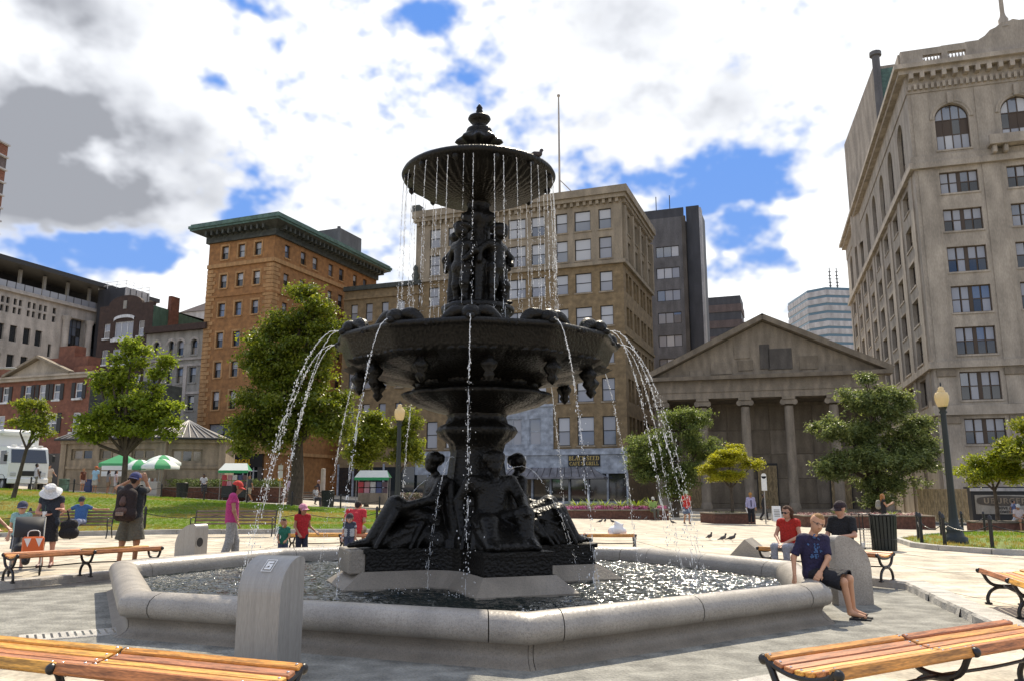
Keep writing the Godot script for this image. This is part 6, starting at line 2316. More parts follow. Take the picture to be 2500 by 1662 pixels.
func benches():
	mat("steel_bright", 0.75, 0.75, 0.75, 0.22, null, Vector3.ONE, {"metal": 1.0})
	backless_bench("orange slatted bench nearest the grey metal housing with a white emblem", V(-2.79, 0, -5.66), V(0.93, 0, 0.37), 3.0)
	backless_bench("orange slatted bench with yellowish slats standing alone by the boy's side of the pool", V(3.07, 0, -6.18), V(0.86, 0, -0.51), 2.95)
	backless_bench("orange slatted bench pointing away from the pool beside the broken kerb", V(6.5, 0, -10.45), V(-0.28, 0, 0.96), 2.9)
	backless_bench("orange slatted bench in front of the pushchair", V(-7.96, 0, -15.65), V(0.61, 0, -0.79), 2.7)
	backless_bench("orange slatted bench under the seated couple", V(5.85, 0, -15.75), V(0.62, 0, 0.78), 2.5)
	backless_bench("orange slatted bench on which the man in the red shirt sits", V(-4.4, 0, -21.6), V(1, 0, 0.04), 2.7)
	backless_bench("orange slatted bench carrying the white plastic bag", V(1.9, 0, -21.6), V(1, 0, 0.02), 2.6)
	var b := back_bench()
	b.position = V(-15.2, 0.0, -28.3)
	b.rotation.y = 0.12
	b.set_meta("label", "weathered slatted park bench with the man in blue sitting on it")
	again(b, V(-9.9, 0.0, -29.5), 0.04, "weathered slatted park bench behind the woman in the pink shirt, empty")
	again(b, G(-13.1, -52.0) + V(0, 0.0, 0), 0.1, "reddish park bench far behind the big tree's trunk")

func housing(label: String, c: Vector3, turn: float, w: float, d: float, h: float, m: String, emblem := false, hole := false):
	# upright slab whose top is a quarter round over its depth
	var P := thing("round_topped_housing", label, "housing", c, turn, "grey housings around the pool")
	var cut := h - d * 0.85
	var prof := [V(0, -0.05, d / 2), V(0, cut, d / 2)]
	for k in 17:
		var t := PI / 2 * k / 16.0
		prof.append(V(0, cut + sin(t) * d * 0.85, d / 2 - (1.0 - cos(t)) * d * 0.85))
	for k in 5:
		var t := PI / 2 * k / 4.0
		prof.append(V(0, h - (1.0 - cos(t)) * d * 0.15, -d / 2 + d * 0.15 * (1.0 - sin(t))))
	prof.append(V(0, -0.05, -d / 2))
	var b := MB.new()
	var rows := []
	for x in [-w / 2, w / 2]:
		var row := []
		for p in prof: row.append(p + V(x, 0, 0))
		rows.append(row)
	for k in prof.size() - 1: b.quad(rows[0][k], rows[1][k], rows[1][k + 1], rows[0][k + 1], (prof[k] + prof[k + 1]) / 2 - V(0, h * 0.4, 0))
	for s in 2:
		var o := V(-w / 2 if s == 0 else w / 2, 0.2, 0)
		for k in prof.size() - 1: b.tri(o, rows[s][k], rows[s][k + 1], V(-1 if s == 0 else 1, 0, 0))
		b.tri(o, rows[s][prof.size() - 1], rows[s][0], V(-1 if s == 0 else 1, 0, 0))
	part(P, "body", b.mesh(), m)
	if emblem:
		var e := MB.new()
		var T2 := Transform3D(Basis(Vector3.RIGHT, -0.86), V(0.02, h - d * 0.85 + 0.7604 * d * 0.85 + 0.003, d / 2 - 0.3506 * d * 0.85 + 0.003))
		e.X = T2
		for q in [[-0.055, 0.055, -0.075, -0.068], [-0.055, 0.055, 0.068, 0.075], [-0.055, -0.049, -0.068, 0.068], [0.049, 0.055, -0.068, 0.068], [-0.035, 0.03, 0.028, 0.052], [-0.035, -0.012, -0.02, 0.028], [-0.012, 0.035, -0.006, 0.018], [0.012, 0.035, -0.05, -0.006], [-0.035, 0.012, -0.05, -0.028]]: e.bar(q[0], q[1], q[2], q[3], 0.0, 0.004)
		part(P, "emblem", e.mesh(), "white")
	if hole:
		var e := MB.new()
		e.tube([V(0.06, h * 0.45, -d / 2 + 0.02), V(0.06, h * 0.45, -d / 2 - 0.006)], 0.11, 20)
		part(P, "round_vent", e.mesh(), "black")
		var e2 := MB.new()
		for k in 24:
			var a := TAU * k / 24
			var a2 := TAU * (k + 1) / 24
			e2.quad(V(0.06 + cos(a) * 0.11, h * 0.45 + sin(a) * 0.11, -d / 2 - 0.008), V(0.06 + cos(a2) * 0.11, h * 0.45 + sin(a2) * 0.11, -d / 2 - 0.008), V(0.06 + cos(a2) * 0.135, h * 0.45 + sin(a2) * 0.135, -d / 2 - 0.008), V(0.06 + cos(a) * 0.135, h * 0.45 + sin(a) * 0.135, -d / 2 - 0.008), V(0, 0, -1))
		part(P, "vent_ring", e2.mesh(), "steel")

func lamp_post(label: String, c: Vector3, h: float):
	var P := thing("lamp_post", label, "lamp post", c, 0, "acorn lamp posts")
	var m := MB.new()
	m.lathe([Vector2(0.34, 0), Vector2(0.34, 0.16), Vector2(0.26, 0.2), Vector2(0.22, 0.34), Vector2(0.25, 0.42), Vector2(0.15, 0.5), Vector2(0.125, 0.75), Vector2(0.11, 1.1)], 16, func(t: float, k: int) -> float: return 1.0 + 0.03 * cos(t * 8))
	part(P, "base", m.mesh(), "dark_green")
	var s := MB.new()
	s.lathe([Vector2(0.105, 1.05), Vector2(0.075, h - 0.85), Vector2(0.12, h - 0.8), Vector2(0.08, h - 0.74), Vector2(0.13, h - 0.64)], 16, func(t: float, k: int) -> float: return 1.0 + 0.04 * cos(t * 8))
	part(P, "shaft", s.mesh(), "dark_green")
	var g := MB.new()
	g.lathe([Vector2(0.11, h - 0.63), Vector2(0.15, h - 0.60), Vector2(0.20, h - 0.42), Vector2(0.205, h - 0.30), Vector2(0.17, h - 0.20), Vector2(0.10, h - 0.17)], 24)
	part(P, "globe", g.mesh(), "lamp_glass")
	var f := MB.new()
	f.lathe([Vector2(0.11, h - 0.18), Vector2(0.12, h - 0.14), Vector2(0.075, h - 0.10), Vector2(0.085, h - 0.05), Vector2(0.03, h - 0.01)], 20)
	part(P, "cap", f.mesh(), "lamp_glass")
	var t := MB.new()
	t.lathe([Vector2(0.03, h - 0.01), Vector2(0.02, h + 0.04), Vector2(0.03, h + 0.07), Vector2(0.005, h + 0.13)], 8)
	part(P, "finial", t.mesh(), "dark_green")

func posts():
	var m := MB.new()
	m.lathe([Vector2(0.05, -0.1), Vector2(0.048, 0.72), Vector2(0.062, 0.74), Vector2(0.062, 0.78), Vector2(0.045, 0.80), Vector2(0.05, 0.84), Vector2(0.005, 0.89)], 10)
	shared.post = m.mesh()
	var runs := [
		[[V(12.9, 0, -26.4), V(12.1, 0, -24.6), V(12.05, 0, -23.2), V(12.5, 0, -21.7), V(14.2, 0, -19.9), V(16.4, 0, -18.0)], "low black post with chain along the rounded corner of the lawn by the right lamp"],
		[[V(12.9, 0, -26.4), V(15.6, 0, -30.2), V(18.0, 0, -33.2), V(20.2, 0, -35.5), V(23.4, 0, -36.4), V(26.6, 0, -37.2)], "low black post with chain along the back of the lawn by the right lamp"],
		[[V(-21, 0, -29.2), V(-17.4, 0, -29.9), V(-13.9, 0, -31.4), V(-10.9, 0, -31.9), V(-8.1, 0, -32.2), V(-5.3, 0, -32.5), V(-2.6, 0, -32.8)], "low black post with chain along the front of the big lawn"],
		[[V(-31, 0, -53.0), V(-28, 0, -52.6), V(-25, 0, -52.2), V(-22, 0, -51.7), V(-19, 0, -50.9), V(-16, 0, -49.8), V(-13, 0, -48.8), V(-10, 0, -48.2), V(-7.6, 0, -47.4)], "low black post with chain along the back of the big lawn"]]
	for run in runs:
		for k in run[0].size():
			var p: Vector3 = run[0][k]
			if k == 0 and run == runs[1]: continue
			var P := thing("chain_post", run[1], "post", G(p.x, p.z) + V(0, 0.08, 0), 0, run[1].replace("low black post with chain", "black posts"))
			part(P, "post", shared.post, "iron")
			if k < run[0].size() - 1:
				var q: Vector3 = run[0][k + 1]
				var d := G(q.x, q.z) - G(p.x, p.z)
				var path := []
				for s in 13:
					var u := s / 12.0
					path.append(d * u + V(0, 0.62 - 0.75 * u * (1 - u), 0))
				var c := MB.new()
				c.tube(path, 0.014, 5)
				part(P, "chain", c.mesh(), "iron")

func bin(label: String, c: Vector3, s := 1.0):
	var P := thing("litter_bin", label, "bin", c, 0.3)
	var b := MB.new()
	b.lathe([Vector2(0.24 * s, 0.02), Vector2(0.27 * s, 0.5), Vector2(0.30 * s, 0.92 * s)], 20)
	part(P, "liner", b.mesh(), "black")
	var sl := MB.new()
	sl.cbox(V(0, 0.46 * s, 0), V(0.07 * s, 0.9 * s, 0.02), 0.005)
	var sm := sl.mesh()
	for k in 22:
		var t := TAU * k / 22
		part(P, "slat", sm, "dark_green", Transform3D(Basis(Vector3.UP, t) * Basis(Vector3.RIGHT, 0.05), V(sin(t), 0, cos(t)) * 0.295 * s))
	var r := MB.new()
	for y in [0.30, 0.62]:
		var path := []
		for k in 25: path.append(V(sin(TAU * k / 24) * 0.318 * s, y * s, cos(TAU * k / 24) * 0.318 * s))
		r.tube(path, 0.012, 5, false)
	var path2 := []
	for k in 25: path2.append(V(sin(TAU * k / 24) * 0.32 * s, 0.93 * s, cos(TAU * k / 24) * 0.32 * s))
	r.tube(path2, 0.03, 6, false)
	part(P, "hoop", r.mesh(), "iron")

func furniture():
	benches()
	housing("tall grey metal housing with rounded top and white square emblem by the near bench", V(-2.30, -0.12, -8.05), -0.31, 0.46, 0.40, 1.06, "steel", true)
	housing("stone housing with rounded top beside the boy sitting on the rim", V(5.15, -0.12, -12.75), 1.85, 0.16, 0.62, 1.02, "granite")
	housing("grey housing with a round dark vent behind the photographer", V(-7.85, 0.0, -20.4), -1.95, 0.42, 0.62, 0.78, "steel", false, true)
	var w := MB.new()
	var wp := [V(-0.5, 0, 0.45), V(0.5, 0, 0.45), V(0.5, 0, -0.45), V(-0.5, 0, -0.45)]
	w.quad(wp[0], wp[1], V(0.5, 0.42, -0.05), V(-0.5, 0.42, -0.05), V(0, 1, 1))
	w.quad(wp[3], wp[2], V(0.5, 0.42, -0.05), V(-0.5, 0.42, -0.05), V(0, 1, -1))
	w.tri(wp[0], wp[3], V(-0.5, 0.42, -0.05), V(-1, 0, 0))
	w.tri(wp[1], wp[2], V(0.5, 0.42, -0.05), V(1, 0, 0))
	one("stone_wedge", "low grey stone wedge on the paving behind the seated woman's bench", "stone block", w.mesh(), "granite", V(5.9, 0, -20.6), 1.1)
	lamp_post("dark green acorn lamp post standing in the chained corner of the lawn", G(13.1, -24.6) + V(0, 0.09, 0), 4.65)
	lamp_post("acorn lamp post rising in front of the yellow green street trees", G(-4.3, -31.0) + V(0, 0.0, 0), 4.85)
	posts()
	bin("black slatted litter bin beside a wire cage on the sunny plaza", G(10.1, -22.6), 1.0)
	var cg := thing("wire_cage", "open wire cage holding a white cup next to the litter bin", "cage", G(9.55, -22.7), 0.2)
	var cm := MB.new()
	for x in [-0.17, 0.17]:
		for z in [-0.17, 0.17]: cm.tube([V(x, 0, z), V(x, 0.98, z)], 0.014, 5)
	for y in [0.05, 0.55, 0.96]: cm.tube([V(-0.17, y, -0.17), V(0.17, y, -0.17), V(0.17, y, 0.17), V(-0.17, y, 0.17), V(-0.17, y, -0.17)], 0.012, 5, false)
	part(cg, "frame", cm.mesh(), "iron")
	var cw := MB.new()
	for k in 6:
		var u := -0.14 + k * 0.056
		cw.tube([V(u, 0.05, 0.17), V(u, 0.55, 0.17)], 0.004, 4)
		cw.tube([V(-0.17, 0.08 + k * 0.08, 0.172), V(0.17, 0.08 + k * 0.08, 0.172)], 0.004, 4)
	part(cg, "mesh", cw.mesh(), "steel_bright")
	var cu := MB.new()
	cu.lathe([Vector2(0.0, 0.06), Vector2(0.05, 0.06), Vector2(0.07, 0.2), Vector2(0.0, 0.2)], 12)
	part(cg, "cup", cu.mesh(), "white")
	bin("black litter bin in front of the far shop fronts under the trees", G(-11.2, -50.2), 1.15)
	bin("black litter bin on the walk behind the lawn near the station house", G(-22.1, -55.2), 1.1)
	# drain in the sunken surround
	var dg := thing("drain_grate", "row of slots in a stone drain cover in the sunken surround", "drain", V(-5.05, -0.117, -10.2), 0.55)
	var dm := MB.new()
	dm.cbox(V(0, 0.0, 0), V(1.5, 0.02, 0.52), 0.008)
	part(dg, "cover", dm.mesh(), "kerb_stone")
	var ds := MB.new()
	ds.bar(-0.012, 0.012, 0.0105, 0.0125, -0.17, 0.17)
	var dsm := ds.mesh()
	for k in 17: part(dg, "slot", dsm, "steel_bright" if k > 3 else "black", at(-0.66 + k * 0.082, 0, 0))
	signs()
	stalls()
	truck()

func signs():
	var P := thing("sign_post", "tall white round topped sign on a grey post before the church", "sign", G(15.0, -49), 0.0)
	var m := MB.new()
	m.tube([V(0, 0, 0), V(0, 2.6, 0)], 0.04, 8)
	part(P, "post", m.mesh(), "steel")
	var s := MB.new()
	s.cbox(V(0, 2.35, 0.05), V(0.32, 0.85, 0.03), 0.008)
	s.tube([V(0, 2.78, 0.035), V(0, 2.78, 0.065)], 0.158, 18)
	part(P, "panel", s.mesh(), "white")
	P = thing("board_sign", "white folding notice board standing near the church steps", "sign", G(17.4, -54.5), -0.1)
	for q in [-1.0, 1.0]:
		var b := MB.new()
		b.box(V(0, 0.5, q * 0.16), V(0.55, 1.0, 0.03), Basis(Vector3.RIGHT, -q * 0.28))
		part(P, "board", b.mesh(), "white")
	var li := MB.new()
	for k in 5: li.box(V(0, 0.34 + k * 0.1, 0.24 - k * 0.029), V(0.36, 0.03, 0.01), Basis(Vector3.RIGHT, -0.28))
	part(P, "print", li.mesh(), "dark_stone")
	P = thing("parking_sign", "white and yellow notice on a thin pole by the big tree", "sign", G(-14.8, -52.5), 0.0)
	m = MB.new()
	m.tube([V(0, 0, 0), V(0, 2.6, 0)], 0.035, 6)
	part(P, "post", m.mesh(), "steel")
	for q in [[2.35, 0.28, "white"], [1.92, 0.46, "white"], [1.60, 0.16, "sign_yellow"]]:
		var b := MB.new()
		b.cbox(V(0, q[0], 0.05), V(0.30, q[1], 0.02), 0.005)
		part(P, "plate", b.mesh(), q[2])
	m = MB.new()
	m.lathe([Vector2(0.16, -0.2), Vector2(0.15, 2.4), Vector2(0.13, 2.42), Vector2(0.0, 2.44)], 12)
	one("pale_post", "thick pale post standing behind the far litter bin", "post", m.mesh(), "white_stone", G(-12.3, -53.5))
	P = thing("street_light", "grey curved street light arm over the white truck", "street light", G(-40.5, -60), 0)
	m = MB.new()
	m.tube(arc([V(0, 0, 0), V(0, 7, 0), V(0.3, 7.9, 0), V(1.2, 8.5, 0), V(2.4, 8.6, 0)], 20), 0.08, 7)
	part(P, "mast", m.mesh(), "steel")
	m = MB.new()
	m.ball(V(2.9, 8.6, 0), V(0.55, 0.10, 0.2), 10, 6)
	part(P, "head", m.mesh(), "steel")
	# hoarding and stall by the stone tower block
	P = thing("burger_stall", "black stall front with a white burger sign at the stone tower's foot", "stall", G(37.0, -66.5) + V(0, -0.2, 0), deg_to_rad(-17))
	m = MB.new()
	m.bar(0, 8, -0.3, 2.9, -2.4, 0)
	part(P, "body", m.mesh(), "black")
	m = MB.new()
	m.bar(-0.05, 8.05, 2.55, 2.8, 0.0, 0.14)
	part(P, "rail", m.mesh(), "far_pale")
	m = MB.new()
	m.bar(0.25, 4.6, 0.75, 2.25, 0.0, 0.08)
	var sg := part(P, "sign_panel", m.mesh(), "grey_stone")
	m = MB.new()
	var pl := []
	m.X = Transform3D(Basis(), V(2.35, 1.78, 0.09))
	for k in 28:
		var a := TAU * k / 28
		var b := TAU * (k + 1) / 28
		m.tri(V(0, 0, 0.01), V(cos(a) * 2.0, sign(sin(a)) * pow(absf(sin(a)), 0.5) * 0.4, 0.01), V(cos(b) * 2.0, sign(sin(b)) * pow(absf(sin(b)), 0.5) * 0.4, 0.01), V(0, 0, 1))
	part(sg, "oval", m.mesh(), "dark_stone")
	text(sg, "lettering", "UBURGER", 0.6, "brownstone2", Transform3D(Basis(), V(2.35, 1.78, 0.12)), "Droid Sans", true, 1.1)
	text(sg, "lettering", "ABOVE ALL", 0.28, "dark_frame", Transform3D(Basis(), V(2.35, 1.22, 0.10)), "Droid Sans", true)
	text(sg, "lettering", "COMING", 0.28, "dark_frame", Transform3D(Basis(), V(2.35, 0.93, 0.10)), "Droid Sans", true)
	for k in 3:
		m = MB.new()
		m.bar(5.1, 7.6, 0.9 + k * 0.5, 1.2 + k * 0.5, 0.0, 0.05)
		part(P, "menu_panel", m.mesh(), "concrete_grey")
	P = thing("board_fence", "tan board fence beside the stone tower's foot", "fence", G(31.2, -63.5) + V(0, -0.2, 0), deg_to_rad(-17))
	m = MB.new()
	m.cbox(V(0.19, 1.3, 0), V(0.37, 2.6, 0.05), 0.01)
	var fm := m.mesh()
	for k in 9: part(P, "board", fm, "boards", at(k * 0.385, 0, rng.randf_range(-0.01, 0.01)))

func umbrella(label: String, c: Vector3, h: float, r: float):
	var P := thing("market_umbrella", label, "umbrella", c, rng.randf() * 0.5, "green and white vendor umbrellas")
	var m := MB.new()
	m.tube([V(0, 0, 0), V(0, h, 0)], 0.03, 6)
	part(P, "pole", m.mesh(), "steel")
	for k in 8:
		var a := TAU * k / 8
		var b := TAU * (k + 1) / 8
		var g := MB.new()
		var rows := []
		for q in 5:
			var u := q / 4.0
			var row := []
			for e in 3:
				var t := lerpf(a, b, e / 2.0)
				var rr := r * u * (0.955 if e == 1 else 1.0)
				row.append(V(sin(t) * rr, h - 0.55 * u * u * 0.8 - 0.1 * u, cos(t) * rr))
			rows.append(row)
		var last: Array = rows[4]
		rows.append([last[0] - V(0, 0.2, 0), last[1] - V(0, 0.2, 0), last[2] - V(0, 0.2, 0)])
		g.grid(rows, false, false)
		part(P, "canopy_panel", g.mesh(), "umbrella_green" if k % 2 == 0 else "umbrella_white")

func stall_cart(label: String, c: Vector3, w: float, turn: float, side_m: String):
	var P := thing("vendor_cart", label, "cart", c, turn, "vendor carts with green awnings")
	var m := MB.new()
	m.cbox(V(0, 0.6, 0), V(w * 0.8, 0.8, 0.8), 0.03)
	part(P, "counter", m.mesh(), side_m)
	for x in [-w / 2 + 0.1, w / 2 - 0.1]:
		for z in [-0.45, 0.45]:
			m = MB.new()
			m.tube([V(x, 0, z), V(x, 2.1, z)], 0.025, 5)
			part(P, "pole", m.mesh(), "steel")
	m = MB.new()
	m.quad(V(-w / 2, 2.05, 0.7), V(w / 2, 2.05, 0.7), V(w / 2 - 0.25, 2.55, 0), V(-w / 2 + 0.25, 2.55, 0), V(0, 1, 1))
	m.quad(V(-w / 2, 2.05, -0.7), V(w / 2, 2.05, -0.7), V(w / 2 - 0.25, 2.55, 0), V(-w / 2 + 0.25, 2.55, 0), V(0, 1, -1))
	part(P, "awning", m.mesh(), "umbrella_white")
	m = MB.new()
	m.tri(V(-w / 2, 2.05, 0.7), V(-w / 2, 2.05, -0.7), V(-w / 2 + 0.25, 2.55, 0), V(-1, 0, 0))
	m.tri(V(w / 2, 2.05, 0.7), V(w / 2, 2.05, -0.7), V(w / 2 - 0.25, 2.55, 0), V(1, 0, 0))
	m.bar(-w / 2, w / 2, 1.86, 2.05, 0.69, 0.71)
	part(P, "valance", m.mesh(), "umbrella_green")
	var cols := [Color(0.5, 0.08, 0.1), Color(0.6, 0.6, 0.62), Color(0.15, 0.1, 0.12), Color(0.55, 0.3, 0.35), Color(0.1, 0.12, 0.25)]
	for k in 10:
		m = MB.new()
		m.cbox(V(-w * 0.35 + (k % 5) * w * 0.175, 1.15 + (k / 5) * 0.42, 0.1 * (k % 2)), V(w * 0.15, 0.36, 0.2), 0.03)
		part(P, "goods", m.mesh(), tinted("cloth", cols[(k * 3) % 5]))

func stalls():
	umbrella("green and white vendor umbrella over the snack cart, foremost and widest", V(-24.6, 1.3, -57.2), 2.55, 1.35)
	umbrella("green and white vendor umbrella half hidden behind the widest one", V(-25.0, 1.35, -58.6), 2.8, 1.3)
	umbrella("green and white vendor umbrella between the peaked canopy and the widest one", V(-26.2, 1.35, -57.6), 2.45, 1.15)
	var P := thing("peaked_canopy", "green peaked vendor canopy with white side signs beside the umbrellas", "canopy", V(-27.6, 1.4, -58.0), 0.15)
	var m := MB.new()
	for k in 4:
		var c := [V(-1.2, 2.1, 1.2), V(1.2, 2.1, 1.2), V(1.2, 2.1, -1.2), V(-1.2, 2.1, -1.2)]
		m.tri(c[k], c[(k + 1) % 4], V(0, 2.85, 0), c[k] + c[(k + 1) % 4])
		m.quad(c[k], c[(k + 1) % 4], c[(k + 1) % 4] - V(0, 0.25, 0), c[k] - V(0, 0.25, 0), c[k] + c[(k + 1) % 4] - V(0, 4.2, 0))
		var pm := MB.new()
		pm.tube([c[k], V(c[k].x, 0, c[k].z)], 0.03, 5)
		part(P, "pole", pm.mesh(), "steel")
	part(P, "roof", m.mesh(), "umbrella_green")
	for q in [[1.78, 0.3], [1.38, 0.34]]:
		m = MB.new()
		m.cbox(V(-0.1, q[0], 1.24), V(1.7, q[1], 0.03), 0.008)
		part(P, "side_sign", m.mesh(), "white")
	stall_cart("souvenir cart with green and white awning in front of the bagel shop", G(-19.2, -57.0), 2.0, 0.1, "dark_green")
	stall_cart("cart with green awning behind the left lamp post", G(-9.7, -57.5), 2.4, 0.0, "brownstone2")
	P = thing("snack_cart", "pale steel snack cart with condiments under the umbrellas", "cart", G(-24.7, -55.8) + V(0, 0.05, 0), 0.1)
	m = MB.new()
	m.cbox(V(0, 0.5, 0), V(1.5, 0.9, 0.8), 0.03)
	part(P, "body", m.mesh(), "steel")
	for k in 4:
		m = MB.new()
		m.lathe([Vector2(0.0, 0.95), Vector2(0.06, 0.95), Vector2(0.06, 1.12), Vector2(0.02, 1.18), Vector2(0.0, 1.22)], 8)
		part(P, "bottle", m.mesh(), ["sign_yellow", "white", "red_brick", "steel"][k], at(-0.1 + k * 0.2, 0, 0.1))
	one("green_bin", "small green refuse bin beside the man in beige", "bin", boxm(V(0.55, 0.9, 0.5)), "copper_green", V(-32.4, 1.95, -59.5), 0.1)
	one("blue_bin", "small blue refuse bin against the station house wall", "bin", boxm(V(0.5, 0.85, 0.5)), tinted("paint", Color(0.03, 0.05, 0.14)), V(-31.0, 1.95, -60.2), 0.1)

func boxm(s: Vector3) -> ArrayMesh:
	var m := MB.new()
	m.cbox(V(0, 0, 0), s, 0.03)
	m.cbox(V(0, s.y / 2 + 0.04, 0), V(s.x * 1.08, 0.08, s.z * 1.08), 0.02)
	return m.mesh()

func truck():
	# cab over box truck, front towards +z
	var P := thing("box_truck", "white cab over box truck parked on the walk behind the lawn", "truck", V(-32.2, 1.6, -54.6), 0.95)
	P.scale = Vector3.ONE * 1.1
	var m := MB.new()
	var W := 2.3
	# cab shell as a profile in (z, y), windscreen raked
	var prof := [V(0, 0.75, 0.0), V(0, 1.65, 0.02), V(0, 2.55, -0.28), V(0, 2.66, -0.5), V(0, 2.68, -1.6), V(0, 0.75, -1.6)]
	for k in prof.size():
		var a: Vector3 = prof[k]
		var b: Vector3 = prof[(k + 1) % prof.size()]
		m.quad(a + V(-W / 2, 0, 0), a + V(W / 2, 0, 0), b + V(W / 2, 0, 0), b + V(-W / 2, 0, 0), (a + b) / 2 - V(0, 1.6, -0.8))
	for s in [-1.0, 1.0]:
		for k in prof.size(): m.tri(V(s * W / 2, 1.5, -0.9), prof[k] + V(s * W / 2, 0, 0), prof[(k + 1) % prof.size()] + V(s * W / 2, 0, 0), V(s, 0, 0))
	part(P, "cab", m.mesh(), "white")
	m = MB.new()
	m.quad(V(-1.02, 1.68, 0.04), V(1.02, 1.68, 0.04), V(0.98, 2.48, -0.235), V(-0.98, 2.48, -0.235), V(0, 0.3, 1))
	part(P, "windscreen", m.mesh(), "glass_dark")
	for s in [-1.0, 1.0]:
		m = MB.new()
		m.quad(V(s * (W / 2 + 0.012), 1.6, -0.25), V(s * (W / 2 + 0.012), 1.6, -1.15), V(s * (W / 2 + 0.012), 2.4, -1.15), V(s * (W / 2 + 0.012), 2.4, -0.42), V(s, 0, 0))
		var d := part(P, "side_window", m.mesh(), "glass_dark")
		m = MB.new()
		m.cbox(V(s * (W / 2 + 0.22), 1.95, 0.05), V(0.18, 0.42, 0.12), 0.03)
		m.tube([V(s * W / 2, 2.3, -0.2), V(s * (W / 2 + 0.22), 2.15, 0.05)], 0.02, 5)
		part(P, "mirror", m.mesh(), "black")
		m = MB.new()
		m.cbox(V(s * 0.85, 1.0, 0.03), V(0.32, 0.2, 0.06), 0.02)
		part(P, "headlight", m.mesh(), "glass_blind")
		for z in [-0.75, -4.6]:
			var wn := Node3D.new()
			var tm := MB.new()
			tm.X = Transform3D(Basis(V(0, 0, 1), PI / 2), V(s * 0.98, 0.45, z))
			tm.lathe([Vector2(0.27, -0.14), Vector2(0.42, -0.14), Vector2(0.47, -0.09), Vector2(0.47, 0.09), Vector2(0.42, 0.14), Vector2(0.27, 0.14)], 24)
			var wp := part(P, "wheel", tm.mesh(), "rubber")
			var rm := MB.new()
			rm.X = tm.X
			rm.lathe([Vector2(0.02, -0.10), Vector2(0.12, -0.11), Vector2(0.14, -0.06), Vector2(0.26, -0.05), Vector2(0.28, -0.12), Vector2(0.28, 0.12), Vector2(0.26, 0.05), Vector2(0.14, 0.06), Vector2(0.12, 0.11), Vector2(0.02, 0.10)], 20)
			part(wp, "rim", rm.mesh(), "far_pale")
			m = MB.new()
			var rows := []
			for q in [-0.2, 0.2]:
				var row := []
				for e in 9: row.append(V(s * 0.98 + q, 0.45 + sin(PI * e / 8) * 0.56, z + cos(PI * e / 8) * 0.56))
				rows.append(row)
			m.grid(rows, false, true)
			part(P, "wheel_arch", m.mesh(), "black")
	m = MB.new()
	m.cbox(V(0, 0.60, 0.06), V(W, 0.32, 0.2), 0.04)
	part(P, "bumper", m.mesh(), "white")
	m = MB.new()
	m.cbox(V(0.1, 1.05, 0.02), V(1.3, 0.3, 0.06), 0.02)
	part(P, "grille", m.mesh(), "black")
	for k in 4:
		m = MB.new()
		m.cbox(V(-0.75 + k * 0.5, 2.72, -0.45), V(0.32, 0.07, 0.1), 0.02)
		part(P, "marker_lamp", m.mesh(), "white")
	m = MB.new()
	m.cbox(V(0, 2.35, -4.2), V(2.45, 2.7, 5.0), 0.06)
	part(P, "cargo_box", m.mesh(), "white")
	m = MB.new()
	m.cbox(V(0, 3.55, -1.55), V(2.3, 0.35, 0.5), 0.12)
	part(P, "wind_fairing", m.mesh(), "white")
	m = MB.new()
	m.bar(-0.5, 0.5, 0.55, 0.9, -6.5, -0.2)
	part(P, "chassis", m.mesh(), "black")

# ---------------------------------------------------------------- people
# joints of a standing adult of 1.75 m, facing +z; l is the person's left (+x)
func stand() -> Dictionary:
	return {"pel": V(0, 0.95, 0), "che": V(0, 1.27, 0), "nec": V(0, 1.46, 0), "hea": V(0, 1.61, 0.015),
		"shl": V(0.175, 1.41, 0), "shr": V(-0.175, 1.41, 0), "ell": V(0.24, 1.13, -0.02), "elr": V(-0.24, 1.13, -0.02), "wrl": V(0.25, 0.89, 0.05), "wrr": V(-0.25, 0.89, 0.05),
		"hil": V(0.085, 0.92, 0), "hir": V(-0.085, 0.92, 0), "knl": V(0.10, 0.50, 0.02), "knr": V(-0.10, 0.50, 0.02), "anl": V(0.10, 0.085, -0.03), "anr": V(-0.10, 0.085, -0.03), "tol": V(0.12, 0.03, 0.15), "tor": V(-0.12, 0.03, 0.15)}

func sit(seat := 0.45) -> Dictionary:
	var y := seat + 0.09
	return {"pel": V(0, y, 0), "che": V(0, y + 0.34, -0.05), "nec": V(0, y + 0.53, -0.03), "hea": V(0, y + 0.68, 0.01),
		"shl": V(0.175, y + 0.48, -0.04), "shr": V(-0.175, y + 0.48, -0.04), "ell": V(0.25, y + 0.22, 0.03), "elr": V(-0.25, y + 0.22, 0.03), "wrl": V(0.10, y + 0.12, 0.26), "wrr": V(-0.10, y + 0.12, 0.26),
		"hil": V(0.085, y - 0.01, 0.02), "hir": V(-0.085, y - 0.01, 0.02), "knl": V(0.12, y + 0.02, 0.44), "knr": V(-0.12, y + 0.02, 0.44), "anl": V(0.12, 0.085, 0.42), "anr": V(-0.12, 0.085, 0.42), "tol": V(0.13, 0.03, 0.60), "tor": V(-0.13, 0.03, 0.60)}

func walk(s := 1.0) -> Dictionary:
	var j := stand()
	j.knl = V(0.09, 0.52, 0.16 * s)
	j.anl = V(0.09, 0.10, 0.22 * s)
	j.tol = V(0.10, 0.05, 0.22 * s + 0.16)
	j.knr = V(-0.09, 0.50, -0.04 * s)
	j.anr = V(-0.09, 0.12, -0.28 * s)
	j.tor = V(-0.10, 0.04, -0.28 * s + 0.15)
	j.ell = V(0.23, 1.13, -0.10 * s)
	j.wrl = V(0.24, 0.90, -0.14 * s)
	j.elr = V(-0.23, 1.13, 0.06 * s)
	j.wrr = V(-0.24, 0.92, 0.20 * s)
	return j

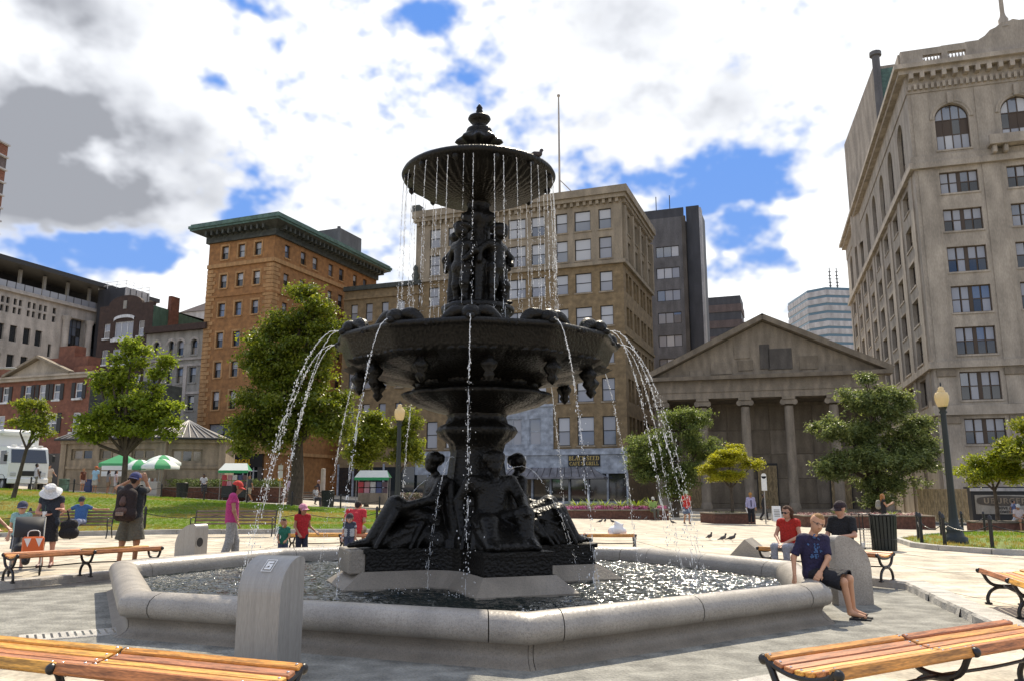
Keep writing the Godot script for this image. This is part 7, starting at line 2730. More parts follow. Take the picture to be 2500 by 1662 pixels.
func hand_bones(w: Vector3, d: Vector3, side: Vector3, s: float, curl := 0.35) -> Array:
	var B := []
	var n := d.cross(side).normalized()
	var palm := w + d * 0.085
	for k in 3: B.append([w + side * (k - 1) * 0.018, palm + side * (k - 1) * 0.026, 0.019, 0.016])
	var len := [0.062, 0.075, 0.080, 0.072]
	for k in 4:
		var b := palm + side * (k - 1.5) * 0.021
		var mid: Vector3 = b + (d * cos(curl * 0.5) + n * sin(curl * 0.5)) * len[k] * 0.52
		var e: Vector3 = mid + (d * cos(curl * 1.6) + n * sin(curl * 1.6)) * len[k] * 0.48
		B.append([b, mid, 0.0095, 0.0085])
		B.append([mid, e, 0.0085, 0.0065])
	var t0 := w + d * 0.03 - side * 0.03
	var t1 := t0 + (d * 0.8 - side * 0.7).normalized() * 0.04
	B.append([t0, t1, 0.013, 0.0105])
	B.append([t1, t1 + (d - side * 0.15 + n * 0.3).normalized() * 0.032, 0.0105, 0.008])
	return B

# o: label, at, turn, h (height), j (joints), cell, skin, hair, hat ... ; the body is one mesh, hair and clothes are its children
func person(o: Dictionary) -> Node3D:
	var j: Dictionary = o.j
	var s: float = o.get("h", 1.75) / 1.75
	var fat: float = o.get("fat", 1.0)
	var h: float = o.get("cell", 0.02)
	var P := thing("person", o.label, "person", o.at, o.get("turn", 0.0), o.get("group", ""))
	var X := Transform3D(Basis.from_scale(Vector3.ONE * s), Vector3.ZERO)
	var hd: Vector3 = j.hea
	var up: Vector3 = (hd - j.nec).normalized()
	var look: Vector3 = o.get("look", V(0, 0, 1)).normalized()
	var hx := look.cross(up).normalized() * -1.0
	hx = up.cross(look).normalized()
	var lk := hx.cross(up).normalized()
	var hb: float = o.get("head", 1.0)
	var near: bool = o.get("near", false)
	# body
	var torso := []
	var side: Vector3 = (j.shl - j.shr).normalized()
	for k in [-1.0, 1.0]: torso.append([j.pel + side * k * 0.055, j.che + side * k * 0.065, 0.100 * fat, 0.105 * fat])
	torso.append([j.pel - side * 0.03, j.che + V(0, 0.02, 0), 0.105 * fat, 0.105 * fat])
	torso.append([j.hil, j.hir, 0.098 * fat, 0.098 * fat])
	torso.append([j.shl, j.shr, 0.055, 0.055])
	torso.append([j.che + side * 0.06, j.shl - side * 0.05, 0.10, 0.065])
	torso.append([j.che - side * 0.06, j.shr + side * 0.05, 0.10, 0.065])
	var headb := [[j.che, j.nec, 0.075, 0.053], [j.nec, hd, 0.05, 0.055], [hd + (lk * 0.022 - up * 0.045) * hb, hd + (up * 0.030 - lk * 0.012) * hb, 0.070 * hb, 0.093 * hb], [hd + (lk * 0.05 - up * 0.075) * hb, hd + (lk * 0.055 - up * 0.02) * hb, 0.034 * hb, 0.045 * hb]]
	if near:
		headb.append([hd + lk * 0.098 * hb + up * 0.002, hd + (lk * 0.112 - up * 0.026) * hb, 0.009, 0.014])
		for k in [-1.0, 1.0]: headb.append([hd + hx * k * 0.088 * hb + up * 0.012, hd + hx * k * 0.090 * hb - up * 0.018, 0.017, 0.011])
	var arms := []
	for q in ["l", "r"]:
		arms.append([j["sh" + q], j["el" + q], 0.046 * fat, 0.036])
		arms.append([j["el" + q], j["wr" + q], 0.037, 0.025])
		if not near:
			var dd: Vector3 = (j["wr" + q] - j["el" + q]).normalized()
			arms.append([j["wr" + q], j["wr" + q] + dd * 0.10, 0.03, 0.034])
			arms.append([j["wr" + q] + dd * 0.09, j["wr" + q] + dd * 0.165, 0.030, 0.018])
	var legs := []
	for q in ["l", "r"]:
		legs.append([j["hi" + q], j["kn" + q], 0.080 * fat, 0.054])
		legs.append([j["kn" + q], j["an" + q], 0.052, 0.036])
		legs.append([j["an" + q], j["to" + q], 0.038, 0.026])
	var m := MB.new()
	m.X = X
	var calls := [[torso + headb + arms + legs, h, 0.035]]
	if near:
		for q in ["l", "r"]:
			var dd: Vector3 = (j["wr" + q] - j["el" + q]).normalized()
			var sd: Vector3 = o.get("palm" + q, side)
			sd = (sd - dd * sd.dot(dd)).normalized() * (1.0 if q == "r" else -1.0)
			calls.append([hand_bones(j["wr" + q], dd, sd, 1.0, o.get("curl", 0.4)), 0.006, 0.012])
	var skin: Color = o.get("skin", Color(0.42, 0.22, 0.14))
	var body := part(P, "body", null, tinted("skin", skin))
	later(body, m, calls)
	if near and not o.get("away", false):
		var ey := MB.new()
		ey.X = X
		for k in [-1.0, 1.0]: ey.ball(hd + (lk * 0.088 + hx * k * 0.034 + up * 0.012) * hb, V(0.011, 0.008, 0.008), 7, 5)
		part(body, "eyes", ey.mesh(), "black")
		var mo := MB.new()
		mo.X = X
		mo.tube([hd + (lk * 0.085 - hx * 0.028 - up * 0.045) * hb, hd + (lk * 0.098 - up * 0.052) * hb, hd + (lk * 0.085 + hx * 0.028 - up * 0.045) * hb], 0.006, 5)
		part(body, "mouth", mo.mesh(), tinted("skin", Color(0.28, 0.06, 0.05)))
	var wear := func(called: String, bones: Array, c: Color, kind := "cloth", cell := h, k := 0.03):
		var w := MB.new()
		w.X = X
		later(part(body, called, null, tinted(kind, c)), w, [[bones, cell, k]])
	var grow := func(b: Array, g: float) -> Array: return [b[0], b[1], b[2] + g, b[3] + g]
	# shirt
	if o.has("shirt"):
		var B := []
		for b in torso: B.append(grow.call(b, 0.016))
		B.append([j.che, j.pel - (j.che - j.pel).normalized() * o.get("hem", 0.06), 0.115 * fat, 0.128 * fat, true])
		var f: float = o.get("sleeve", 0.62)
		for q in ["l", "r"]:
			if f <= 1.0: B.append([j["sh" + q], j["sh" + q].lerp(j["el" + q], f), 0.062 * fat, 0.062, true])
			else:
				B.append([j["sh" + q], j["el" + q], 0.062, 0.052])
				B.append([j["el" + q], j["el" + q].lerp(j["wr" + q], f - 1.0), 0.052, 0.042, true])
		if not o.get("low_neck", false): B.append([j.che, j.nec - up * 0.03, 0.09, 0.066, true])
		wear.call("shirt", B, o.shirt)
	if o.has("stripe"):
		for k in 5:
			var c: Vector3 = j.pel.lerp(j.che, 0.1 + k * 0.22)
			wear.call("shirt_stripe", [[c - side * 0.07, c + side * 0.07, 0.127 * fat, 0.127 * fat]] if k < 4 else [[j.shl.lerp(j.ell, 0.3), j.shl.lerp(j.ell, 0.4), 0.066, 0.066]], o.stripe, "cloth", 0.012)
	if o.has("skirt"):
		var B := [[j.pel + V(0, 0.22, 0), j.pel, 0.13, 0.155], [j.pel, j.pel - V(0, o.get("skirt_len", 0.45), 0), 0.16, o.get("skirt_w", 0.20), true]]
		wear.call("skirt", B, o.skirt)
	if o.has("pants"):
		var B := [[j.hil, j.hir, 0.112 * fat, 0.112 * fat], [j.pel - side * 0.04, j.pel + side * 0.04 + (j.che - j.pel).normalized() * 0.04, 0.115 * fat, 0.11 * fat]]
		var f: float = o.get("leg", 1.9)
		var lo: float = o.get("loose", 0.018)
		for q in ["l", "r"]:
			if f <= 1.0: B.append([j["hi" + q], j["hi" + q].lerp(j["kn" + q], f), 0.094 * fat, 0.075 + lo * 1.5, true])
			else:
				B.append([j["hi" + q], j["kn" + q], 0.094 * fat, 0.064 + lo])
				B.append([j["kn" + q], j["kn" + q].lerp(j["an" + q], f - 1.0), 0.064 + lo, 0.048 + lo, true])
		wear.call("trousers", B, o.pants)
	if o.has("shoes"):
		var B := []
		for q in ["l", "r"]: B.append([j["an" + q] - V(0, 0.03, 0), j["to" + q] + V(0, 0.006, 0), 0.046, 0.036])
		wear.call("shoes", B, o.shoes, "paint", minf(h, 0.014))
	if o.get("sandals", false):
		var sm := MB.new()
		sm.X = X
		for q in ["l", "r"]:
			var a: Vector3 = j["an" + q]
			var b: Vector3 = j["to" + q]
			var d := V(b.x - a.x, 0, b.z - a.z).normalized()
			var c := V((a.x + b.x) / 2, minf(a.y, b.y) - 0.034, (a.z + b.z) / 2) + d * 0.03
			sm.cbox(c + V(0, o.get("sole", 0.0), 0), V(0.095, 0.022, 0.28), 0.008, Basis(d.cross(Vector3.UP) * -1.0, Vector3.UP, d))
			sm.tube([c + d * 0.08 + V(0, 0.05, 0), c + d * 0.02 + d.cross(Vector3.UP) * 0.042 + V(0, 0.02, 0)], 0.007, 5)
			sm.tube([c + d * 0.08 + V(0, 0.05, 0), c + d * 0.02 - d.cross(Vector3.UP) * 0.042 + V(0, 0.02, 0)], 0.007, 5)
		part(body, "sandals", sm.mesh(), "rubber")
	# hair
	if o.has("hair"):
		var B := [[hd + (up * 0.040 - lk * 0.034) * hb, hd + (up * 0.058 - lk * 0.008) * hb, 0.088 * hb, 0.078 * hb], [hd - lk * 0.045 * hb + up * 0.02, hd - lk * 0.045 * hb - up * 0.03 * hb, 0.066 * hb, 0.05 * hb]]
		var L: float = o.get("hairlen", 0.0)
		if L > 0:
			for k in 7:
				var a := -1.25 + k * 0.42
				var d := hx * sin(a) - lk * cos(a)
				var wv := o.get("wave", 0.01) as float
				B.append([hd + d * 0.075 * hb, hd + d * 0.085 * hb - V(0, L * (0.85 + 0.15 * sin(k * 2.7)), 0) - lk * 0.03 + hx * wv * sin(k * 5.1), 0.042, 0.026])
		if o.get("curly", false):
			for k in 26:
				var a := k * 2.4
				var e := -0.3 + 1.2 * (k / 26.0)
				var d := (hx * cos(a) * cos(e) - lk * absf(sin(a)) * cos(e) + up * sin(e)).normalized()
				B.append([hd + d * 0.098 * hb, hd + d * 0.112 * hb, 0.034, 0.026])
		wear.call("hair", B, o.hair, "cloth", minf(h, 0.014), 0.025)
	# headwear
	if o.has("cap"):
		var c := MB.new()
		c.X = X * Transform3D(Basis(hx, up, lk), hd + up * 0.035 * hb)
		var rows := []
		for k in 8:
			var p := PI / 2 * k / 7.0
			var row := []
			for q in 18:
				var t := TAU * q / 18
				row.append(V(sin(t) * cos(p) * 0.104, sin(p) * 0.112, cos(t) * cos(p) * 0.116 - 0.008) * hb)
			rows.append(row)
		c.grid(rows, true, false)
		var fr: float = -1.0 if o.get("backward", false) else 1.0
		var br := []
		for k in 2:
			var row := []
			for q in 11:
				var t := -1.15 + 2.3 * q / 10.0
				var r0 := 0.100
				var r1 := 0.100 + 0.085 * cos(t * 1.2)
				row.append(V(sin(t) * (r0 if k == 0 else r0 + (r1 - r0) * 0.55), 0.004 - (0.0 if k == 0 else 0.022 + 0.02 * t * t), fr * cos(t) * (r0 if k == 0 else r1)) * hb)
			br.append(row)
		c.grid(br, false, false)
		var br2 := []
		for row in br:
			var r2 := []
			for p in row: r2.append(p - V(0, 0.006, 0))
			br2.append(r2)
		c.grid(br2, false, true)
		part(body, "cap", c.mesh(), tinted("cloth", o.cap))
	if o.has("sunhat"):
		var c := MB.new()
		c.X = X * Transform3D(Basis(hx, up, lk), hd + up * 0.03)
		c.lathe([Vector2(0.22, -0.055), Vector2(0.17, -0.01), Vector2(0.118, 0.02), Vector2(0.114, 0.085), Vector2(0.10, 0.118), Vector2(0.06, 0.128), Vector2(0.0, 0.13)], 26, func(t: float, k: int) -> float: return 1.0 + (0.05 * sin(t * 3.0 + 0.6) if k == 0 else 0.0))
		part(body, "sun_hat", c.mesh(), tinted("cloth", o.sunhat))
	if o.get("glasses", 0) > 0:
		var c := MB.new()
		c.X = X
		for k in [-1.0, 1.0]:
			var p: Vector3 = hd + (lk * 0.098 + hx * k * 0.034 + up * 0.012) * hb
			if o.glasses == 1:
				c.X = X * Transform3D(Basis(hx, up, lk), p)
				c.cbox(Vector3.ZERO, V(0.056, 0.042, 0.012), 0.005)
				c.X = X
			else:
				var path := []
				for q in 13: path.append(p + hx * cos(TAU * q / 12) * 0.026 + up * sin(TAU * q / 12) * 0.017)
				c.tube(path, 0.0035, 4, false)
			c.tube([p + hx * k * 0.028, hd + (hx * k * 0.092 + lk * 0.0 + up * 0.014) * hb], 0.004, 4)
		c.tube([hd + (lk * 0.104 - hx * 0.01 + up * 0.014) * hb, hd + (lk * 0.104 + hx * 0.01 + up * 0.014) * hb], 0.004, 4)
		part(body, "glasses", c.mesh(), "black" if o.glasses == 1 else "dark_stone")
	return P

func people():
	var pale := Color(0.50, 0.27, 0.18)
	var tan_ := Color(0.36, 0.18, 0.10)
	var dark := Color(0.12, 0.06, 0.035)
	var grey := Color(0.34, 0.33, 0.33)
	var ink := Color(0.012, 0.012, 0.018)
	# boy on the rim
	var j := sit(0.50)
	j.pel = V(0, 0.60, 0)
	j.hil = V(0.085, 0.58, 0.03)
	j.hir = V(-0.085, 0.58, 0.03)
	j.che = V(-0.03, 0.93, 0.02)
	j.nec = V(-0.02, 1.12, 0.05)
	j.hea = V(0.03, 1.28, 0.10)
	j.shl = V(0.155, 1.05, 0.04)
	j.shr = V(-0.20, 1.06, 0.05)
	j.elr = V(-0.32, 0.80, 0.02)
	j.wrr = V(-0.36, 0.56, 0.10)
	j.ell = V(0.12, 0.80, 0.17)
	j.wrl = V(-0.06, 0.62, 0.27)
	j.knl = V(0.33, 0.53, 0.32)
	j.knr = V(0.20, 0.50, 0.40)
	j.anl = V(0.40, 0.09, 0.24)
	j.anr = V(0.28, 0.09, 0.38)
	j.tol = V(0.53, 0.045, 0.33)
	j.tor = V(0.42, 0.045, 0.50)
	var P := person({"label": "smiling boy in glasses and dark blue shirt sitting on the pool rim", "at": V(4.20, -0.12, -11.62), "turn": 0.12, "h": 1.70, "j": j, "cell": 0.015, "near": true, "skin": Color(0.55, 0.29, 0.17), "shirt": Color(0.022, 0.018, 0.055), "sleeve": 0.85, "hem": 0.10, "pants": Color(0.016, 0.015, 0.020), "leg": 0.98, "loose": 0.035, "hair": Color(0.30, 0.17, 0.07), "glasses": 2, "sandals": true, "head": 1.06, "look": V(-0.05, -0.10, 1), "palmr": V(0, 0, 1)})
	var pr := MB.new()
	var rr := RandomNumberGenerator.new()
	rr.seed = 3
	for k in 26:
		var c := V(-0.03 + rr.randfn() * 0.045, 0.90 + rr.randfn() * 0.09, 0.138) * (1.70 / 1.75)
		pr.box(c + V(0, 0, 0.012), V(rr.randf_range(0.015, 0.04), rr.randf_range(0.01, 0.03), 0.012), Basis(V(0, 0, 1), rr.randf() * 3))
	part(P.get_child(0), "shirt_print", pr.mesh(), tinted("cloth", Color(0.07, 0.14, 0.30))).set_meta("kind", "stuff")
	# seated couple
	j = sit(0.44)
	j.wrl = V(0.02, 0.60, 0.34)
	j.wrr = V(-0.02, 0.58, 0.36)
	person({"label": "woman in red top, sunglasses and pale jeans sitting on the bench", "at": V(5.35, 0, -16.1), "turn": -0.72, "h": 1.68, "j": j, "cell": 0.016, "near": true, "skin": pale, "shirt": Color(0.42, 0.020, 0.012), "sleeve": 0.35, "low_neck": true, "pants": Color(0.30, 0.31, 0.36), "leg": 1.9, "loose": 0.008, "hair": Color(0.075, 0.035, 0.018), "curly": true, "hairlen": 0.14, "glasses": 1, "shoes": ink, "look": V(-0.25, 0.02, 1)})
	j = sit(0.44)
	j.ell = V(0.26, 0.76, 0.10)
	j.wrl = V(0.08, 0.74, 0.30)
	person({"label": "bearded man in black shirt and cap sitting behind the boy", "at": V(6.05, 0, -15.25), "turn": -0.75, "h": 1.80, "j": j, "cell": 0.016, "near": true, "skin": pale, "shirt": Color(0.012, 0.012, 0.014), "sleeve": 0.8, "fat": 1.1, "pants": Color(0.20, 0.14, 0.08), "leg": 0.95, "hair": Color(0.05, 0.03, 0.02), "cap": Color(0.03, 0.018, 0.022), "shoes": ink, "look": V(-0.55, 0.0, 1)})
	# photographer
	j = stand()
	j.elr = V(-0.10, 1.43, 0.30)
	j.ell = V(0.43, 1.47, 0.14)
	j.wrl = V(0.16, 1.64, 0.22)
	j.wrr = V(-0.05, 1.60, 0.26)
	j.knl = V(0.15, 0.50, 0.0)
	j.anl = V(0.17, 0.085, -0.04)
	j.tol = V(0.20, 0.03, 0.14)
	j.knr = V(-0.13, 0.50, 0.0)
	j.anr = V(-0.14, 0.085, -0.04)
	j.tor = V(-0.17, 0.03, 0.14)
	person({"label": "man with dark rucksack, shorts and blue cap taking a photograph", "at": V(-7.75, 0, -16.9), "turn": PI - 0.15, "h": 1.95, "j": j, "cell": 0.016, "near": true, "away": true, "skin": tan_, "shirt": Color(0.02, 0.022, 0.026), "sleeve": 0.7, "fat": 1.12, "pants": Color(0.10, 0.098, 0.075), "leg": 0.92, "loose": 0.045, "hair": Color(0.04, 0.025, 0.02), "cap": Color(0.05, 0.055, 0.15), "backward": true, "shoes": ink, "palml": V(0, 1, 0), "palmr": V(0, 1, 0)})
	var bp := thing("rucksack", "dark rucksack with pale patches on the photographer's back", "rucksack", V(-7.75, 0, -16.9), PI - 0.15)
	var m := MB.new()
	m.sdf([[V(-0.09, 1.15, -0.24), V(-0.10, 1.50, -0.22), 0.12, 0.11], [V(0.09, 1.15, -0.24), V(0.10, 1.50, -0.22), 0.12, 0.11], [V(-0.11, 1.10, -0.25), V(0.11, 1.10, -0.25), 0.13, 0.13], [V(0, 1.55, -0.22), V(0, 1.62, -0.20), 0.12, 0.09]], 0.018, 0.05)
	part(bp, "bag", m.mesh(), tinted("cloth", Color(0.022, 0.014, 0.014)))
	m = MB.new()
	m.sdf([[V(-0.05, 1.18, -0.36), V(0.05, 1.18, -0.36), 0.07, 0.07], [V(0, 1.34, -0.34), V(0, 1.42, -0.33), 0.075, 0.05]], 0.014, 0.03)
	part(bp, "pocket", m.mesh(), tinted("cloth", Color(0.10, 0.06, 0.05)))
	m = MB.new()
	m.cbox(V(0.0, 1.12, -0.425), V(0.17, 0.075, 0.03), 0.01)
	part(bp, "pouch", m.mesh(), tinted("cloth", Color(0.22, 0.17, 0.14)))
	m = MB.new()
	for s in [-1.0, 1.0]: m.tube(arc([V(s * 0.12, 1.60, -0.14), V(s * 0.14, 1.70, 0.0), V(s * 0.15, 1.52, 0.17), V(s * 0.16, 1.25, 0.12), V(s * 0.14, 1.10, -0.14)], 16), 0.02, 6)
	part(bp, "strap", m.mesh(), "black")
	# woman in pink
	j = walk(0.55)
	j.wrl = V(0.26, 0.90, 0.10)
	j.nec = V(0, 1.455, 0.03)
	j.hea = V(0, 1.595, 0.075)
	person({"label": "woman in pink shirt, grey trousers and red cap walking along the pool", "at": V(-5.95, 0, -17.6), "turn": 1.9, "h": 1.80, "j": j, "cell": 0.017, "near": true, "skin": tan_, "shirt": Color(0.46, 0.045, 0.19), "sleeve": 0.45, "pants": Color(0.32, 0.31, 0.30), "leg": 1.95, "loose": 0.024, "hair": Color(0.012, 0.009, 0.008), "hairlen": 0.26, "cap": Color(0.52, 0.045, 0.035), "shoes": grey, "look": V(-0.25, -0.1, 1)})
	# woman with the sun hat
	j = stand()
	j.elr = V(-0.25, 1.14, 0.03)
	j.wrr = V(-0.03, 1.10, 0.22)
	j.ell = V(0.24, 1.17, 0.02)
	j.wrl = V(0.22, 1.20, 0.20)
	j.nec = V(0, 1.45, 0.06)
	j.hea = V(0, 1.56, 0.14)
	person({"label": "older woman in white sun hat and dark patterned dress holding a cup", "at": V(-9.75, 0, -17.5), "turn": 0.25, "h": 1.74, "j": j, "cell": 0.017, "near": true, "skin": Color(0.46, 0.22, 0.15), "shirt": Color(0.028, 0.036, 0.052), "sleeve": 0.35, "skirt": Color(0.016, 0.016, 0.022), "skirt_len": 0.42, "skirt_w": 0.19, "hair": Color(0.5, 0.46, 0.42), "sunhat": Color(0.66, 0.62, 0.62), "shoes": Color(0.25, 0.15, 0.13), "look": V(0, -0.5, 1)})
	m = MB.new()
	m.lathe([Vector2(0.0, 0.0), Vector2(0.032, 0.0), Vector2(0.042, 0.13), Vector2(0.0, 0.13)], 12)
	var cup := thing("paper_cup", "white paper cup with a straw in the older woman's hand", "cup", V(-9.72, 1.02, -17.22), 0)
	part(cup, "cup", m.mesh(), "white")
	m = MB.new()
	m.tube([V(0, 0.12, 0), V(0.01, 0.26, 0)], 0.005, 5)
	part(cup, "straw", m.mesh(), "copper_green")
	m = MB.new()
	m.sdf([[V(-0.09, 0.70, 0), V(0.09, 0.70, 0.02), 0.12, 0.12], [V(-0.08, 0.86, 0), V(0.07, 0.88, 0), 0.11, 0.10], [V(0, 0.9, 0), V(-0.05, 1.16, 0.05), 0.02, 0.018]], 0.018, 0.05)
	one("hand_bag", "big black bag hanging from the older woman's arm", "bag", m.mesh(), tinted("cloth", Color(0.012, 0.011, 0.013)), V(-9.32, 0.0, -17.5))
	# boy, pushchair and purple shirted person
	person({"label": "small boy in dark cap and pale shirt standing behind the pushchair", "at": V(-10.0, 0, -16.9), "turn": 0.35, "h": 1.34, "j": stand(), "cell": 0.02, "near": true, "skin": pale, "shirt": Color(0.25, 0.42, 0.42), "pants": Color(0.05, 0.07, 0.10), "leg": 0.9, "cap": Color(0.05, 0.055, 0.10), "shoes": grey, "head": 1.25})
	pushchair()
	j = stand()
	j.ell = V(0.20, 1.14, 0.16)
	j.wrl = V(0.16, 0.98, 0.40)
	j.elr = V(-0.20, 1.14, 0.16)
	j.wrr = V(-0.16, 0.98, 0.40)
	person({"label": "person in purple shirt leaning towards the pushchair at the picture's edge", "at": V(-9.46, 0, -14.8), "turn": 1.5, "h": 1.66, "j": j, "cell": 0.018, "near": true, "skin": tan_, "shirt": Color(0.09, 0.02, 0.16), "sleeve": 0.5, "pants": Color(0.12, 0.03, 0.18), "hair": Color(0.03, 0.02, 0.02), "shoes": ink})
	# man in blue on the park bench
	j = sit(0.44)
	j.ell = V(0.42, 0.92, -0.10)
	j.wrl = V(0.68, 0.92, -0.14)
	j.elr = V(-0.42, 0.90, -0.08)
	j.wrr = V(-0.60, 0.78, 0.0)
	j.anl = V(-0.02, 0.12, 0.66)
	j.tol = V(-0.02, 0.24, 0.74)
	j.anr = V(0.02, 0.10, 0.60)
	j.tor = V(0.03, 0.03, 0.76)
	person({"label": "man in blue shirt and jeans lounging on the park bench", "at": V(-14.78, 0.0, -28.38), "turn": 0.12, "h": 1.82, "j": j, "cell": 0.022, "skin": tan_, "shirt": Color(0.035, 0.10, 0.26), "sleeve": 0.6, "pants": Color(0.22, 0.25, 0.36), "hair": Color(0.04, 0.03, 0.03), "cap": Color(0.03, 0.03, 0.04), "shoes": ink, "fat": 1.08})
	# children behind the far rim
	j = stand()
	j.elr = V(-0.20, 1.12, 0.10)
	j.wrr = V(-0.16, 0.98, 0.32)
	j.ell = V(0.22, 1.13, 0.12)
	j.wrl = V(0.10, 1.0, 0.34)
	person({"label": "little boy in green shirt reaching over the far pool rim", "at": V(-5.15, -0.12, -18.75), "turn": 0.25, "h": 1.06, "j": j, "cell": 0.02, "near": true, "skin": tan_, "shirt": Color(0.02, 0.15, 0.10), "pants": Color(0.05, 0.07, 0.12), "leg": 0.9, "hair": Color(0.03, 0.018, 0.012), "shoes": grey, "head": 1.35, "look": V(0.7, -0.3, 1)})
	j = walk(0.4)
	j.wrl = V(0.36, 0.98, 0.14)
	j.wrr = V(-0.16, 0.92, 0.24)
	person({"label": "girl in red shirt and pink cap beside the little boy", "at": V(-4.85, -0.12, -19.2), "turn": 0.55, "h": 1.38, "j": j, "cell": 0.018, "near": true, "skin": tan_, "shirt": Color(0.40, 0.016, 0.022), "sleeve": 0.4, "hem": 0.16, "pants": Color(0.02, 0.025, 0.05), "leg": 1.5, "hair": Color(0.012, 0.009, 0.008), "hairlen": 0.26, "cap": Color(0.58, 0.25, 0.34), "shoes": grey, "head": 1.2, "look": V(0.5, -0.15, 1)})
	person({"label": "toddler in striped shirt and dark cap by the far pool rim", "at": V(-3.95, -0.12, -20.2), "turn": 0.0, "h": 1.13, "j": stand(), "cell": 0.018, "near": true, "skin": pale, "shirt": Color(0.05, 0.06, 0.09), "stripe": Color(0.42, 0.44, 0.46), "pants": Color(0.06, 0.07, 0.12), "hair": Color(0.30, 0.15, 0.06), "hairlen": 0.08, "cap": Color(0.05, 0.035, 0.04), "shoes": grey, "head": 1.35})
	j = sit(0.44)
	j.che = V(0, 0.84, 0.12)
	j.nec = V(0, 0.99, 0.22)
	j.hea = V(0, 1.10, 0.30)
	j.shl = V(0.19, 0.97, 0.14)
	j.shr = V(-0.19, 0.97, 0.14)
	person({"label": "man in red shirt sitting with his back to the pool", "at": V(-4.1, 0, -21.55), "turn": PI - 0.1, "h": 1.86, "j": j, "cell": 0.022, "skin": tan_, "shirt": Color(0.46, 0.022, 0.035), "fat": 1.18, "pants": Color(0.12, 0.10, 0.07), "leg": 0.9, "hair": Color(0.02, 0.012, 0.01), "shoes": ink})
	# plaza on the right
	j = walk(0.7)
	j.elr = V(-0.28, 1.20, 0.04)
	j.wrr = V(-0.06, 1.36, 0.16)
	person({"label": "man in red shirt, denim shorts and green cap walking across the plaza", "at": G(9.5, -45.0), "turn": 0.1, "h": 1.80, "j": j, "cell": 0.026, "skin": tan_, "shirt": Color(0.44, 0.025, 0.02), "hem": 0.14, "fat": 1.1, "pants": Color(0.10, 0.13, 0.19), "leg": 0.9, "loose": 0.03, "cap": Color(0.32, 0.42, 0.30), "shoes": ink})
	j = stand()
	person({"label": "man in lilac shirt, tie and tan cap standing with papers", "at": G(13.75, -47.6), "turn": -0.1, "h": 1.80, "j": j, "cell": 0.026, "skin": tan_, "shirt": Color(0.36, 0.34, 0.50), "sleeve": 1.8, "pants": Color(0.012, 0.012, 0.016), "hair": Color(0.05, 0.04, 0.03), "cap": Color(0.40, 0.20, 0.05), "shoes": ink})
	m = MB.new()
	m.box(V(0, 1.18, 0.135), V(0.06, 0.36, 0.02))
	one("necktie", "dark necktie on the man in the lilac shirt", "tie", m.mesh(), tinted("cloth", Color(0.05, 0.04, 0.08)), G(13.75, -47.6), -0.1)
	m = MB.new()
	m.cbox(V(-0.27, 0.78, 0.12), V(0.03, 0.28, 0.20), 0.005, Basis(V(0, 0, 1), 0.3))
	one("papers", "white papers in the hand of the man with the tie", "papers", m.mesh(), "white", G(13.75, -47.6), -0.1)
	person({"label": "man in dark clothes walking in the shade of the church", "at": G(16.9, -55.5), "turn": 1.3, "h": 1.76, "j": walk(), "cell": 0.034, "skin": dark, "shirt": Color(0.02, 0.02, 0.024), "sleeve": 1.7, "pants": Color(0.018, 0.018, 0.022), "hair": ink, "shoes": ink})
	j = sit(0.5)
	person({"label": "man in lime green shirt sitting on the flower planter's edge", "at": G(8.95, -52.5), "turn": 0.3, "h": 1.76, "j": j, "cell": 0.026, "skin": dark, "shirt": Color(0.26, 0.38, 0.10), "sleeve": 1.2, "pants": Color(0.10, 0.10, 0.08), "hair": ink, "cap": Color(0.5, 0.5, 0.45), "shoes": ink})
	j = stand()
	j.ell = V(0.22, 1.18, 0.14)
	j.wrl = V(0.08, 1.30, 0.34)
	j.elr = V(-0.22, 1.18, 0.12)
	j.wrr = V(-0.06, 1.28, 0.34)
	person({"label": "woman with long auburn hair in black top standing behind the bin", "at": G(16.7, -37.2), "turn": 1.3, "h": 1.70, "j": j, "cell": 0.024, "skin": tan_, "shirt": Color(0.013, 0.012, 0.014), "sleeve": 0.15, "low_neck": true, "pants": Color(0.014, 0.013, 0.016), "hair": Color(0.32, 0.13, 0.035), "hairlen": 0.34, "wave": 0.05, "shoes": ink, "look": V(0, -0.2, 1)})
	m = MB.new()
	m.sdf([[V(-0.05, 1.12, -0.2), V(0.05, 1.32, -0.19), 0.12, 0.10], [V(0.05, 1.12, -0.2), V(-0.05, 1.32, -0.19), 0.12, 0.10]], 0.025, 0.04)
	one("rucksack", "small grey rucksack on the back of the auburn haired woman", "rucksack", m.mesh(), tinted("cloth", Color(0.22, 0.21, 0.18)), G(16.7, -37.2), 1.3)
	j = sit(0.5)
	j.wrl = V(0.06, 0.78, 0.28)
	person({"label": "man in white shirt and cap sitting on the planter by the burger stall", "at": G(24.9, -40.7), "turn": -0.2, "h": 1.72, "j": j, "cell": 0.026, "skin": tan_, "shirt": Color(0.52, 0.44, 0.42), "pants": Color(0.24, 0.18, 0.12), "leg": 0.9, "cap": Color(0.5, 0.5, 0.48), "shoes": grey})
	person({"label": "person in blue top and white trousers walking past the burger stall", "at": G(35.8, -59), "turn": 1.5, "h": 1.70, "j": walk(1.1), "cell": 0.034, "skin": tan_, "shirt": Color(0.12, 0.15, 0.28), "pants": Color(0.45, 0.46, 0.50), "hair": ink, "shoes": grey})
	# behind the lawn
	person({"label": "man in grey shirt and khaki shorts walking behind the lawn", "at": G(-17.6, -55.2), "turn": -0.9, "h": 1.80, "j": walk(0.9), "cell": 0.034, "skin": tan_, "shirt": Color(0.055, 0.06, 0.065), "fat": 1.1, "pants": Color(0.33, 0.30, 0.22), "leg": 0.95, "loose": 0.035, "hair": ink, "shoes": grey})
